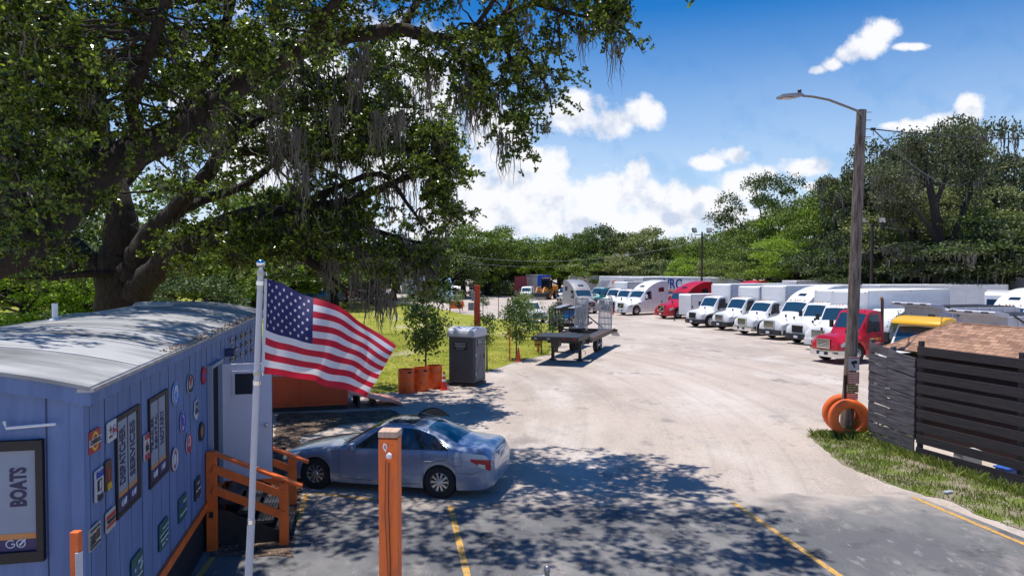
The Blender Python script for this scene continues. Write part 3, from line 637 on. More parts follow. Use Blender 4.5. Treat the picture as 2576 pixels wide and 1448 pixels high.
# ------------------------------------------------------------------ cars
def sedan(name, label, loc, rz, paint, group=None, full=False):
    t = thing(name, label, 'car', loc, rz, group)
    st = [(0,.56,.50,.50,.40,.30,.02),(-.05,.66,.58,.66,.50,.24,.03),(-.18,.735,.655,.78,.60,.20,.03),(-.5,.82,.73,.865,.67,.19,.05),(-.95,.895,.80,.895,.70,.19,.055),(-1.35,.945,.86,.905,.71,.19,.05),
          (-1.5,.975,.885,.905,.71,.19,.05),(-1.9,1.20,.905,.905,.62,.19,.06),(-2.3,1.385,.92,.905,.555,.19,.05),(-2.6,1.435,.93,.905,.545,.19,.045),(-3.0,1.43,.94,.905,.545,.19,.045),(-3.35,1.375,.95,.905,.55,.19,.045),
          (-3.75,1.235,.965,.90,.585,.19,.05),(-4.1,1.085,.97,.89,.66,.19,.04),(-4.35,1.045,.955,.87,.70,.20,.03),(-4.62,1.03,.93,.83,.68,.22,.03),(-4.76,.97,.88,.78,.64,.26,.03),(-4.85,.80,.74,.70,.58,.32,.02)]
    ar = [(-.97, .355, .33), (-3.745, .355, .33)]
    b = Body(st, ar, smooth=True, ds=.06, inner=.72)
    b.mesh().build('body', paint, t, smooth=True, ang=40)
    b.screen(-1.56, -2.28, .93, .90, .005).build('windscreen', GLS, t, smooth=True)
    b.screen(-3.36, -4.02, .86, .84, .005).build('rear_window', GLSB if full else GLS, t, smooth=True)
    for sg in (-1, 1):
        b.glass([(-1.80,.06,.16),(-2.05,.06,.55),(-2.35,.05,.86),(-2.78,.05,.90)], sg, .005).build('front_side_window', GLS, t, smooth=True)
        b.glass([(-2.86,.05,.90),(-3.2,.05,.88),(-3.55,.06,.80),(-3.80,.07,.50),(-3.93,.08,.12)], sg, .005).build('rear_side_window', GLS, t, smooth=True)
        wheel(t, -.97, sg*.885, .335, .21, sg, 'car'); wheel(t, -3.745, sg*.885, .335, .21, sg, 'car')
        # well liners
        for xa in (-.97, -3.745):
            mb = MB(); mb.lathe([(.35, -.02), (.35, -.28), (.01, -.28)], 20, (xa, 0, .335), 'Y'); 
            mb.v = [(x, (abs(y)*-1+.86)*sg if True else y, z) for x, y, z in mb.v]; mb.build('wheel_well', BLACK, t)
        b.seam([(-1.55,.865),(-1.52,.60),(-1.55,.30),(-2.80,.27),(-2.84,.6),(-2.84,.925)], sg, .004).build('door_seam', BLACK, t)
        b.seam([(-2.84,.27),(-3.34,.28),(-3.36,.42),(-3.42,.55),(-3.62,.74),(-3.86,.80),(-3.93,.90),(-3.92,.955)], sg, .004).build('door_seam', BLACK, t)
        b.seam([(-4.10,.55),(-4.45,.545),(-4.62,.62)], sg, .003).build('bumper_seam', BLACK, t)
        for x in (-2.55, -3.52):
            p = b.flank(x, .775, .02); mb = MB(); mb.tube([(x+.11, sg*(p[1]-.02), .775), (x+.08, sg*(p[1]+.012), .775), (x-.08, sg*(p[1]+.012), .78), (x-.11, sg*(p[1]-.02), .78)], .014, 8); mb.build('door_handle', CHROME, t, smooth=True)
        mb = MB(); mb.grid(lambda u, v: b.flank(-4.05-.19*u, .70+.15*v, .002), 4, 4)
        if sg > 0:
            b.seam([(-4.03,.72),(-4.03,.84),(-4.05,.86),(-4.2,.86),(-4.22,.84),(-4.22,.72),(-4.2,.70),(-4.05,.70),(-4.03,.72)], sg, .003).build('fuel_flap', BLACK, t)
        b.patch(np.linspace(-4.40,-4.80,9), np.linspace(.80,.60,9), np.linspace(.845,.83,9), sg, .006).build('tail_light', REDL, t, smooth=True)
        b.patch(np.linspace(-4.56,-4.70,5), np.linspace(.70,.64,5), np.linspace(.76,.73,5), sg, .010).build('reversing_light', LENS, t, smooth=True)
        b.patch(np.linspace(-.12,-.50,7), np.linspace(.56,.63,7), np.linspace(.64,.715,7), sg, .006).build('headlight', LENS, t, smooth=True)
        mb = MB(); p = b.side(-1.86, .02, 0); mb.box((p[0], sg*(p[1]+.10), p[2]+.07), (.12, .19, .13)); mb.bar((p[0], sg*p[1]*.98, p[2]+.01), (p[0], sg*(p[1]+.06), p[2]+.04), .05); mb.build('mirror', paint, t, bevel=.035, smooth=True)
        # bright line under and over the side glass
        for tt, x0, x1 in ((0.0, -1.72, -4.0),):
            mb = MB(); mb.tube([(lambda q: (q[0], q[1]*sg, q[2]))(b.side(x, .03, .006)) for x in np.linspace(x0, x1, 16)], .008, 5); mb.build('window_trim', CHROME, t)
        rows = [(-1.74,.10),(-2.05,.58),(-2.35,.90),(-2.8,.94),(-3.2,.92),(-3.55,.84),(-3.82,.54),(-4.0,.1)]
        mb = MB(); mb.tube([(lambda q: (q[0], q[1]*sg, q[2]))(b.side(x, tt, .006)) for x, tt in rows], .007, 5); mb.build('window_trim', CHROME, t)
    mb = MB(); mb.grid(lambda u, v: b.top(-2.42-.62*u, -.72+1.44*v, .006), 6, 8); mb.build('sunroof', GLS, t, smooth=True)
    mb = MB(); q = MB()
    mb.box((-4.842, 0, .80), (.02, .44, .15)); mb.build('number_plate', WHITE, t, bevel=.005)
    mb = MB(); mb.box((-4.80, 0, .91), (.03, .52, .02)); mb.build('boot_trim', CHROME, t, bevel=.006)
    mb = MB(); mb.box((.0, 0, .46), (.04, .62, .16)); mb.build('grille', BLACK, t, bevel=.01)
    mb = MB(); mb.box((-4.72, -.55, .27), (.16, .10, .05)); mb.box((-4.72, .55, .27), (.16, .10, .05)); mb.build('exhaust', CHROME, t, bevel=.01)
    return t, b
def van(name, label, cat, loc, rz, paint, kind, group='parked vehicles far across the lot'):
    t = thing(name, label, cat, loc, rz, group)
    if kind == 'pickup':
        st = [(0,.80,.70,.85,.70,.45),(-.08,1.02,.92,.92,.76,.35),(-.9,1.10,1.0,.96,.78,.35),(-1.35,1.14,1.04,.97,.8,.35),(-1.85,1.78,1.12,.97,.70,.35),(-2.1,1.86,1.13,.97,.69,.35),(-3.6,1.86,1.14,.97,.69,.35),(-3.85,1.74,1.14,.97,.7,.35),(-3.95,1.16,1.13,.97,.85,.35,.01),(-5.6,1.16,1.13,.97,.85,.4,.01),(-5.75,1.1,1.05,.95,.85,.45)]
        ws = (-1.4,-1.82); wn = [(-1.68,.06,.3),(-2.0,.06,.86),(-3.5,.06,.86),(-3.66,.06,.7)]; wx = (-1.0,-4.5); wr = .40
    elif kind == 'suv':
        st = [(0,.70,.62,.80,.65,.40),(-.08,.92,.82,.88,.72,.3),(-.9,1.02,.93,.92,.74,.3),(-1.2,1.06,.97,.93,.75,.3),(-1.7,1.60,1.04,.93,.66,.3),(-2.0,1.70,1.05,.93,.65,.3),(-3.9,1.70,1.08,.93,.66,.3),(-4.4,1.2,1.08,.92,.72,.3),(-4.6,1.0,.95,.88,.75,.35)]
        ws = (-1.25,-1.68); wn = [(-1.5,.06,.3),(-1.9,.06,.86),(-3.9,.06,.84),(-4.15,.06,.5)]; wx = (-.9,-3.7); wr = .36
    elif kind == 'van':
        st = [(0,.80,.70,.85,.70,.45),(-.06,1.0,.92,.92,.76,.35),(-.75,1.12,1.0,.98,.80,.35),(-.9,1.15,1.04,.98,.82,.35),(-1.45,1.85,1.15,.98,.78,.35),(-1.8,1.98,1.17,.98,.78,.35),(-5.2,1.98,1.17,.98,.78,.35),(-5.35,1.85,1.15,.97,.76,.4)]
        ws = (-.95,-1.42); wn = [(-1.25,.06,.3),(-1.6,.06,.84),(-2.4,.06,.84),(-2.5,.06,.8)]; wx = (-.9,-4.2); wr = .37
    b = Body(st, [(x, wr+.07, wr) for x in wx], ds=.2)
    b.mesh().build('body', paint, t, smooth=True, ang=35)
    b.screen(*ws, .92, .92).build('windscreen', GLSB, t, smooth=True)
    for sg in (-1, 1):
        b.glass(wn, sg, .01).build('side_window', GLS, t)
        for x in wx: wheel(t, x, sg*(.95 if kind != 'suv' else .9), wr, .24, sg, 'car')
        lamp(t, b, -.09, -.32, st[1][2]-.24, st[1][2]-.08, sg)
        mirror(t, (ws[1]+.1, .93*sg, 1.25), sg, s=.55)
    grille(t, 'bars' if kind == 'pickup' else 'frame', .45, .62, .92, -.02)
    mb = MB(); mb.box((.05, 0, .50), (.16, 1.8, .18)); mb.build('bumper', CHROME if kind == 'pickup' else BLACK, t, bevel=.03)
    mb = MB(); mb.box((st[-1][0]-.02, 0, .55), (.12, 1.8, .16)); mb.build('rear_bumper', BLACK, t, bevel=.03)
    return t, b
SILV = mat('silver_paint', (.30,.35,.46), .25, .35, coat=.8, var=.05, scale=2)
A = G(792, 1229); B = G(1108, 1253)
fw = (A-B); fw.z = 0; rz = math.atan2(fw.y, fw.x); fwn = fw.normalized(); lf = Vector((-fwn.y, fwn.x, 0)); mid = (A+B)/2
front = mid+fwn*(2.357)+(-lf)*.86       # left side faces the camera
car, cb_ = sedan('parked_sedan', 'silver blue four door sedan parked beside the office steps', (front.x, front.y, 0), rz, SILV, full=True)
cp = text('JX 4', .11, NAVY, (-4.856, 0, .80), (R(90), 0, R(-90)), car, ex=.001); cp['label'] = 'dark characters on the rear number plate'
mb = MB()       # tilted glass wind deflector rising from the roof's far rear edge
arc = [(-3.0+.0*i, 0, 0) for i in range(2)]
pts = [Vector((-2.85-.62*t, -.30-.36*t, 1.435+.17*math.sin(math.pi*min(1, t*1.05))**.8-.06*t)) for t in np.linspace(0, 1, 14)]
mb.tube(pts, .018, 6); vs = []
for p in pts: vs += [tuple(p), (p.x, p.y, 1.38)]
mb.add(vs, [(2*i, 2*i+1, 2*i+3, 2*i+2) for i in range(13)], 1)
mb.build('roof_deflector', [BLACK, GLS], car, smooth=True)

# ------------------------------------------------------------------ the row of trucks on the right
def place(px, py, brg, wl=(-1.05, 1.06)):
    """the near (left) front wheel touches the ground at a place of the photo; brg = bearing in which the truck's tail points"""
    g = G(px, py); b = R(brg); fwd = Vector((-math.sin(b), -math.cos(b), 0)); left = Vector((-fwd.y, fwd.x, 0))
    o = g-fwd*wl[0]-left*wl[1]; return (o.x, o.y, 0), math.atan2(fwd.y, fwd.x)
SW = (-1.25, 1.06)
GREENP = mat('green_paint', (.015,.09,.06), .3, coat=.5)
SILT = mat('grey_metallic_paint', (.40,.38,.37), .35, .35, coat=.3)
DKB = mat('dark_bumper', (.035,.036,.04), .45, var=.3)
tr = {}
l, r = place(1602, 793, 55, SW); tr['e'] = tractor('semi_truck', 'white sleeper truck with diagonal grille bar, left of the red sleeper truck', 'truck', l, r, WHITE, 'sleeper', gr='slash', bump=WHITE)
l, r = place(1707, 802, 58, SW); tr['f'] = tractor('semi_truck', 'bright red sleeper truck with sloped roof and diagonal grille bar', 'truck', l, r, REDP, 'sleeper', gr='slash', bump=REDP)
l, r = place(1762, 800, 60, SW); l = (l[0]+4.2, l[1]+2.6, 0); tr['h'] = tractor('semi_truck', 'darker red sleeper truck half hidden behind the first white box truck', 'truck', l, r, REDP, 'sleeper', gr='frame', bump=REDP)
l, r = place(1789, 824, 66); tr['i'] = tractor('box_truck', 'white box truck with black bumper, farthest of the white box trucks', 'box truck', l, r, WHITE, 'day', gr='fine', bump=DKB, box=(7.4, 3.52, 0), detail='whiterim')
l, r = place(1860, 832, 66); tr['j'] = tractor('box_truck', 'white box truck with winged silver grille, second in the row of white trucks', 'box truck', l, r, WHITE, 'day', gr='bars', bump=DKB, box=(7.4, 3.40, 0))
l, r = place(1922, 844, 66); tr['k'] = tractor('box_truck', 'white box truck with tall chrome grille and metal bumper', 'box truck', l, r, WHITE, 'day', H=2.45, gr='verts', bump=CHROME, box=(7.8, 3.55, 0))
l, r = place(2000, 855, 64, SW); tr['l'] = tractor('semi_truck', 'white sleeper truck with domed roof and wide silver grille bars', 'truck', l, r, WHITE, 'sleeper', gr='bars', bump=DKB)
l, r = place(2070, 868, 63); tr['m'] = tractor('box_truck', 'white box truck with black grille and bumper, right of the domed sleeper truck', 'box truck', l, r, WHITE, 'day', H=2.6, gr='fine', bump=DKB, box=(8.0, 3.4, 0))
l, r = place(2128, 884, 58); tr['n'] = tractor('box_truck', 'white box truck with striped grille hidden behind the red day cab', 'box truck', l, r, WHITE, 'day', H=2.6, gr='bars', bump=WHITE, box=(9.2, 3.45, 0))
l, r = place(2158, 916, 69, (-1.1, 1.08)); tr['o'] = tractor('semi_truck', 'red day cab truck with chrome bumper parked behind the wooden lamp pole', 'truck', l, r, REDP, 'day', H=2.66, gr='bars', bump=CHROME)
tk, bd = tr['o']
MB().tube([(-3.05, .75, .9), (-3.05, .75, 2.9), (-3.02, .77, 3.15), (-2.9, .8, 3.3)], .075, 10).build('exhaust_stack', mat('rusty_stack', (.16,.10,.08), .5, .5, var=.4), tk, smooth=True)
text('7630', .15, BLACK, (.085, .80, .56), (R(90), 0, R(90+27)), tk, ex=.012)
text('PRI FLEET', .17, mat('gold_ink', (.7,.45,.1), .5), (-2.25, 1.105, 1.22), (R(90), 0, R(180)), tk, ex=.004)
text('7630 FLEET SERVICE', .07, WINK, (-2.25, 1.112, 1.03), (R(90), 0, R(180)), tk, ex=.004)
text('TR 507', .16, mat('grey_ink', (.12,.13,.15), .5), (-2.0, 1.125, 1.12), (R(90), 0, R(180)), tr['l'][0], ex=.004)
# farther trucks of the row
l, r = place(1547, 781, 55); tr['c'] = tractor('work_truck', 'white day cab truck nearest the orange cone and red stake', 'truck', l, r, WHITE, 'day', gr='frame', bump=DKB, box=(5.5, 3.3, 0))
l, r = place(1575, 786, 55); tr['d'] = tractor('work_truck', 'white day cab truck squeezed against the white sleeper truck', 'truck', l, r, WHITE, 'day', gr='frame', bump=DKB)
l, r = place(1532, 778, 53); tr['b'] = tractor('work_truck', 'dark green day cab truck with a raised white hood beyond it', 'truck', l, r, GREENP, 'day', gr='frame', bump=DKB)
l, r = place(1508, 774, 52); tr['a'] = tractor('work_truck', 'pale green day cab truck behind the grey sleeper truck', 'truck', l, r, mat('pale_green_paint', (.30,.45,.42), .3, coat=.4), 'day', gr='frame', bump=DKB)
# grey sleeper truck facing the camera, left of the row
g = G(1478, 789); tr['g'] = tractor('semi_truck', 'grey metallic sleeper truck facing the camera behind the car hauler', 'truck', (g.x+.4, g.y, 0), R(-90+16), SILT, 'sleeper', gr='slash', bump=SILT)
# white enclosed cargo trailer beside the red truck
def cargo_trailer(label, loc, rz, Ln=4.2, H=2.45, w=1.0):
    t = thing('cargo_trailer', label, 'trailer', loc, rz)
    MB().prism([(0, .5), (0, H-.12), (-.12, H), (-Ln, H), (-Ln, .5)], -w, w).build('trailer_body', BOXW, t, bevel=.03)
    mb = MB()
    for sy in (-1, 1):
        mb.box((-Ln/2, sy*(w+.008), .56), (Ln, .02, .1)); mb.box((-Ln/2, sy*(w+.008), H-.08), (Ln-.2, .02, .08)); mb.box((-.06, sy*(w+.008), 1.5), (.1, .02, 1.9))
    mb.build('trim', ALU, t)
    for sg in (-1, 1):
        wheel(t, -Ln*.6, sg*(w+.2), .34, .2, sg, 'car'); MB().box((-Ln*.6, sg*(w+.12), .76), (1.0, .25, .05)).build('fender', ALU, t, bevel=.02)
    mb = MB(); mb.bar((0, .5, .5), (1.2, 0, .5), .07); mb.bar((0, -.5, .5), (1.2, 0, .5), .07); mb.tube([(1.1, 0, .02), (1.1, 0, .75)], .04, 8); mb.box((1.1, 0, .02), (.25, .25, .04)); mb.build('tow_bar', BLACKS, t)
    return t
g = G(1712, 806); cargo_trailer('small grey enclosed trailer parked against the bright red sleeper truck', (g.x+.5, g.y+.5, 0), R(-160))
# box trailers behind the row
DEC = mat('orange_decal', (.75,.22,.04), .5)
def decal(t, x, y, z, w=.62, h=.5, s=1, nm='decal'):
    mb = MB(); mb.box((.012, y, z), (.016, w, h)); mb.build(nm, DEC, t, bevel=.004); MB().box((.022, y, z), (.008, w*.62, h*.34)).build('decal_bar', mat('dark_orange_ink', (.35,.10,.03), .5), t)
for i, (px, Y, lab) in enumerate([(1521, 112, 'leftmost of the white trailers with an orange patch'), (1549, 104, 'white trailer with an orange patch between two others, second from left'), (1572, 98, 'white trailer with an orange patch, third from left'), (1600, 93, 'white trailer with an orange patch beside the long lettered trailer')]):
    p = P(px, 690, Y); t = trailer(lab, (p.x, p.y, 0), math.atan2(-math.cos(R(50)), -math.sin(R(50))), 13.6, 3.75, group='white trailers with orange patches'); decal(t, 0, -.35, 2.9)
a = P(1618, 690, 99); b_ = P(1809, 690, 86.5); d = (b_-a); d.z = 0
t = trailer('long white freight trailer lettered in blue behind the two sleeper trucks', (a.x, a.y, 0), math.atan2(-d.y, -d.x), d.length, 3.76)
# lettering on the side that faces the camera
BLI = mat('blue_ink', (.015,.03,.22), .5)
sdy = 1.24; rt = (R(90), 0, R(180)) 
Ln = d.length
text('VRC', 1.75, BLI, (-Ln*.52, sdy, 2.85), rt, t, sx=1.05, ex=.01, bold=.03)
text('FREIGHT', .5, BLI, (-Ln*.50, sdy, 1.75), rt, t, sx=1.1, ex=.01, bold=.01)
mb = MB(); mb.prism([(-Ln*.42, 2.12), (-Ln*.70, 2.02), (-Ln*.68, 2.12), (-Ln*.42, 2.22)], sdy-.008, sdy+.004); mb.prism([(-Ln*.45, 1.98), (-Ln*.68, 1.92), (-Ln*.66, 1.99), (-Ln*.45, 2.06)], sdy-.008, sdy+.004); mb.build('stripe', DEC, t)
p = P(1812, 690, 100); q = P(1868, 690, 101); trailer('plain white trailer end on, right of the lettered freight trailer', (q.x, q.y, 0), R(-8), 5.0, 3.7)
a = P(1436, 690, 124); b_ = P(1560, 690, 127); d = b_-a; t = trailer('distant white trailer seen side on beyond the grey sleeper truck', (a.x, a.y, 0), math.atan2(-d.y, -d.x), Vector((d.x, d.y)).length, 3.7); decal(t, 0, 0, 2.9)
mb = MB(); mb.box((-2.0, 1.226, 2.75), (.7, .014, .5)); mb.build('decal', DEC, t)
# long roofs over the right part of the row
a = P(2205, 735, 60); t = trailer('long white trailer behind the white box trucks, top showing over their roofs', (P(1985, 700, 72).x, 72, 0), R(180+14), 15.5, 3.62)
t = trailer('long white trailer whose top shows right of the lamp pole', (P(2190, 700, 58).x, 58, 0), R(180+8), 11.5, 3.5)
GREYT = mat('weathered_grey_panel', (.42,.42,.43), .6, var=.25, scale=1)
t = trailer('weathered grey trailer under the big oak at the far right', (P(2395, 700, 64).x, 64, 0), R(180-2), 12, 3.9, col=GREYT)
t = trailer('weathered grey trailer behind the white dome roofed truck', (P(2560, 700, 60).x, 60, 0), R(180-2), 12, 4.05, col=GREYT)
# ------------------------------------------------------------------ mobile office (local +x = out of the long wall, +y = along it, away from the camera)
OP = G(525, 1381); OP = Vector((OP.x-.02, OP.y, 0))
VPX = (903-1288)/FPX; oth = math.atan(-VPX)              # bearing of the long wall
du = Vector((-math.sin(oth), math.cos(oth), 0)); dn = Vector((math.cos(oth), math.sin(oth), 0))
def wall_uz(x, y):            # where the ray of a photo place meets the long wall
    d = ray(x, y); t = (OP.dot(dn))/d.dot(dn); p = Vector((0,0,HC))+d*t
    return (p-OP).dot(du), p.z
u0, zc = wall_uz(207, 983); u1, ze = wall_uz(659, 800)
CO = OP+du*u0                 # near corner on the ground
LEN = u1-u0; ZT = 3.54; ZB = .76
off = thing('mobile_office', 'long blue clad mobile office with pale curved roof and orange bottom trim', 'mobile office', (CO.x, CO.y, 0), oth)
def wz(x, y):                 # native photo pixels -> (distance along wall from near corner, height)
    u_, z_ = wall_uz(x/1.5745, y/1.5745); return u_-u0, z_
BLU = mat('blue_cladding', (.15,.225,.43), .6, col2=(.095,.15,.31), scale=2.2, stretch=(2.5,2.5,.35), lo=.35, hi=.7, bump=.05)
WOFF = 3.7
mb = MB(); rise = .24
arch = [(-WOFF*i/12, ZT+rise*(1-(2*i/12-1)**2)) for i in range(13)]
mb.prism([(0, ZB+.06), (0, ZT)]+arch[1:]+[(-WOFF, ZB+.06)], 0, LEN, 'XZ'); 
# doorway is framed proud of the wall
mb.build('wall', BLU, off)
mb = MB(); mc = MB()
y = .16; k = 0
while y < LEN: (mb if k % 3 == 1 else mc).box((.002, y, (ZT+ZB)/2), (.005, .012 if k % 3 == 1 else .007, ZT-ZB-.08)); y += .405; k += 1
x = -.30; k = 0
while x > -WOFF: (mb if k % 3 == 0 else mc).box((x, -.002, (ZT+ZB)/2), (.012 if k % 3 == 0 else .007, .005, ZT-ZB-.08)); x -= .405; k += 1
mb.build('cladding_seam', mat('groove', (.045,.06,.13), .8), off); mc.build('cladding_groove', mat('groove_faint', (.115,.16,.31), .8), off)
ROOF = mat('roof_membrane', (.45,.45,.45), .5, col2=(.13,.13,.135), scale=1.1, stretch=(.45,1.3,1), lo=.40, hi=.72, bump=.3, bscale=6)
mb = MB(); ro = .07
ar2 = [(.10-(WOFF+.2)*i/24, ZT+.02+(rise+.02)*(1-(2*i/24-1)**2)) for i in range(25)]
mb.prism(ar2+[(x, z+.035) for x, z in ar2[::-1]], -.12, LEN+.1, 'XZ'); mb.build('roof', ROOF, off, smooth=True, ang=50)
mb = MB()
for i in range(1, 9): 
    yy_ = i*LEN/9
    mb.prism([(x, z+.036) for x, z in ar2]+[(x, z+.044) for x, z in ar2[::-1]], yy_-.03, yy_+.03, 'XZ')
mb.build('roof_seam', mat('roof_sealant', (.58,.58,.57), .7, var=.2), off)
mb = MB(); mb.box((.055, LEN/2, ZT-.055), (.10, LEN+.2, .13)); mb.build('gutter', BLU, off, bevel=.008)
mb = MB()
for i in range(24):
    (xa, za), (xb, zb2) = ar2[i], ar2[i+1]
    mb.add([(xa,-.05,za),(xb,-.05,zb2),(xb,-.05,zb2-.15),(xa,-.05,za-.15),(xa,-.085,za),(xb,-.085,zb2),(xb,-.085,zb2-.15),(xa,-.085,za-.15)], [(0,1,2,3),(4,7,6,5),(3,2,6,7),(0,4,5,1)])
mb.build('fascia', BLU, off)
mb = MB(); mb.box((.065, LEN/2, ZT+.022), (.14, LEN+.24, .035));  mb.build('drip_edge', mat('drip_edge_metal', (.45,.46,.5), .45, .5, var=.4), off)
# leaves caught on the roof edge
C = np.column_stack([RNG.normal(.06, .04, 900), RNG.uniform(2.5, LEN, 900), np.full(900, ZT+.06)]); V, F = leaves(C, np.full(900, .05), .3, 1)
o = rawmesh('gutter_leaves', V, F, MATS['dry_leaf'], off); o['kind'] = 'stuff'
mb = MB(); mb.box((.02, LEN/2, ZB+.02), (.05, LEN+.06, .13)); mb.box((-WOFF/2, -.02, ZB+.02), (WOFF, .05, .13)); mb.build('bottom_trim', ORG, off)
mb = MB(); mb.box((-.06, LEN/2, ZB/2), (.04, LEN, ZB)); mb.box((-WOFF/2, .06, ZB/2), (WOFF-.1, .04, ZB)); mb.build('skirting', mat('dark_skirting', (.012,.012,.015), .9), off)
mb = MB(); mb.box((.006, .045, (ZT+ZB)/2), (.02, .11, ZT-ZB)); mb.box((-.04, -.012, (ZT+ZB)/2), (.11, .03, ZT-ZB)); mb.build('corner_board', BLU, off)
# things on the roof
def roofp(ax, y): i = ax; return ZT+.06+rise*(1-(2*(-i/WOFF)-1)**2)
mb = MB(); mb.lathe([(.02,.16),(.28,.15),(.33,.10),(.33,.04),(.26,0),(.01,0)], 24); v1 = mb.build('roof_vent', mat('vent_plastic', (.5,.49,.46), .5, var=.2), None, smooth=True)
p = P(433, 757, 15.2); v1.location = (CO+du*9.6+dn*-1.9).to_tuple()[:2]+(roofp(-1.9, 0),); v1.scale = (1.25, 1, .8); tag(v1, 'low round vent dome on top of the office roof', 'roof vent')
mb = MB(); mb.lathe([(.01,.06),(.12,.06),(.15,.03),(.16,0),(.01,0)], 18); v2 = mb.build('roof_vent', MATS['vent_plastic'], None, smooth=True)
v2.location = (CO+du*8.1+dn*-1.95).to_tuple()[:2]+(roofp(-1.95, 0),); tag(v2, 'small flat vent cap on the office roof, left of the large dome', 'roof vent')
mb = MB(); mb.lathe([(.045,.30),(.045,0)], 14); mb.lathe([(.11,.01),(.06,.06)], 14); v3 = mb.build('vent_pipe', WHITE, None, smooth=True); v3.location = (CO+du*5.8+dn*-2.4).to_tuple()[:2]+(roofp(-2.4, 0)-.01,); tag(v3, 'short white vent pipe standing on the office roof', 'pipe')
mb = MB(); mb.tube([(CO+du*t+dn*(-2.3+.25*math.sin(t*1.7))).to_tuple()[:2]+(roofp(-2.3, 0)+.03+.02*math.sin(t*3),) for t in np.linspace(6.2, 10.5, 26)], .012, 5); tag(mb.build('roof_cable', mat('cable_white', (.5,.5,.48), .6), None), 'loose pale cable snaking along the top of the office roof', 'cable')
# conduit and small lamp on the end wall
mb = MB(); mb.tube([(-.2,-.06,ZT-.28),(-.6,-.06,ZT-.30),(-.62,-.05,ZT-.24)], .014, 6); mb.build('bracket', WHITE, off)
# ---------------- windows of the long wall
BLKF = mat('window_frame_black', (.008,.008,.010), .5)
POST = mat('window_poster', (.27,.31,.39), .5, var=.08)
ORB = mat('orange_band', (.62,.25,.07), .5); PUR = mat('dark_purple_band', (.035,.025,.11), .5)
TXT = mat('lettering_navy', (.02,.018,.07), .5); TW = mat('lettering_white', (.72,.72,.76), .5)
def logo(par, c, s, axis):    # round GO mark: C-shaped ring with an arrow
    mb = MB(); 
    def pt(a, b): return (c[0]+.0, c[1]+a, c[2]+b) if axis == 'Y' else (c[0]+a, c[1], c[2]+b)
    for cx, a0, a1 in ((-.36*s, .75, 6.283), (.38*s, .0, 6.4)):
        mb.tube([pt(cx+.30*s*math.cos(a), .30*s*math.sin(a)) for a in np.linspace(a0, a1, 16)], .045*s, 4)
    mb.tube([pt(-.30*s, 0), pt(-.06*s, 0)], .045*s, 4); mb.tube([pt(.28*s, -.12*s), pt(.70*s, .34*s)], .07*s, 4)
    return mb.build('logo', TW, par)
def window(xl, yl0, yl1, xr, yr0, yr1, words, lab):
    ya, za0 = wz(xl, yl1); _, za1 = wz(xl, yl0); yb, zb0 = wz(xr, yr1); _, zb1 = wz(xr, yr0)
    z0, z1 = (za0+zb0)/2, (za1+zb1)/2; w = yb-ya; h = z1-z0; yc = (ya+yb)/2; zc_ = (z0+z1)/2
    f = MB(); t = .055
    f.box((.014, ya+.015, zc_), (.03, .03, h)); f.box((.014, yb-t*1.1, zc_), (.03, t*2.2, h)); f.box((.014, yc, z1-t/2), (.028, w-.002, t)); f.box((.014, yc, z0+t/2), (.028, w-.002, t)); f.box((.012, yc-.04, zc_), (.024, .022, h-.01)); f.box((.004, yc, zc_), (.012, w-.02, h-.02))
    wn = f.build('window', BLKF, off, bevel=.004)
    if lab: wn['label'] = lab
    for (a, b, wd) in ((ya+.032, yc-.055, words[0]), (yc-.02, yb-t*2.2-.01, words[1])):
        m_ = (a+b)/2; pw = b-a
        MB().box((.016, m_, z0+t+(h-2*t)*.60), (.010, pw, (h-2*t)*.79)).build('poster', POST, wn)
        MB().box((.018, m_, z0+t+(h-2*t)*.185), (.012, pw, (h-2*t)*.045)).build('orange_band', ORB, wn)
        MB().box((.020, m_, z0+t+(h-2*t)*.085), (.014, pw, (h-2*t)*.155)).build('purple_band', PUR, wn)
        logo(wn, (.03, m_, z0+t+(h-2*t)*.085), min(pw, .5)*.34, 'Y')
        n = len(wd); hh = (h-2*t)*.70
        for i, s_ in enumerate(wd):
            sz = pw/n*.80; mx_ = hh/(len(s_)*.66*sz)
            Mx = Matrix(((0,0,1),(0,1,0),(0,0,1)))
            # reads upwards; letters' tops to the left (towards the camera): baseline direction +z, up direction -y, normal +x
            rot = Matrix(((0, 0, 1), (0, -1, 0), (1, 0, 0))).to_euler()
            to = text(s_, sz, TXT, (.024, m_+(i-(n-1)/2)*pw/n, z0+t+(h-2*t)*.60), rot, wn, ex=.002, bold=.006*sz*3)
            to.scale = (hh*(.90 if len(s_) > 7 else .62)/max(.01, dimx(to)), 1, 1)
    return wn
window(457, 1644, 2059, 550, 1600, 1966, (['DISPATCHER'], ['SERVICES']), 'narrow black framed window lettered DISPATCHER SERVICES')
window(588, 1574, 1933, 661, 1539, 1868, (['TRAILER','RENTAL'], ['NOTARY']), 'narrow black framed window lettered TRAILER RENTAL NOTARY')
# end wall window: plane through the corner, facing the camera
def end_xz(x, y):
    d = ray(x/1.5745, y/1.5745); t = (CO.dot(du))/d.dot(du); p = Vector((0,0,HC))+d*t
    return (p-CO).dot(dn), p.z
xr, z1_ = end_xz(177, 1735); _, z0_ = end_xz(177, 2212)
xi, zi = end_xz(148, 1753); _, zo = end_xz(148, 2103); _, zo2 = end_xz(148, 2126); _, zp = end_xz(148, 2192)
wl = -1.75
f = MB(); cw = (xr+wl)/2; t = xr-xi
f.box((xr-t/2, -.03, (z0_+z1_)/2), (t, .06, z1_-z0_)); f.box((wl+t/2, -.03, (z0_+z1_)/2), (t, .06, z1_-z0_)); f.box((cw, -.032, z1_-.045), (xr-wl-.002, .06, .09)); f.box((cw, -.032, z0_+.05), (xr-wl-.002, .06, .10)); f.box((cw, -.004, (z0_+z1_)/2), (xr-wl-.02, .012, z1_-z0_-.02))
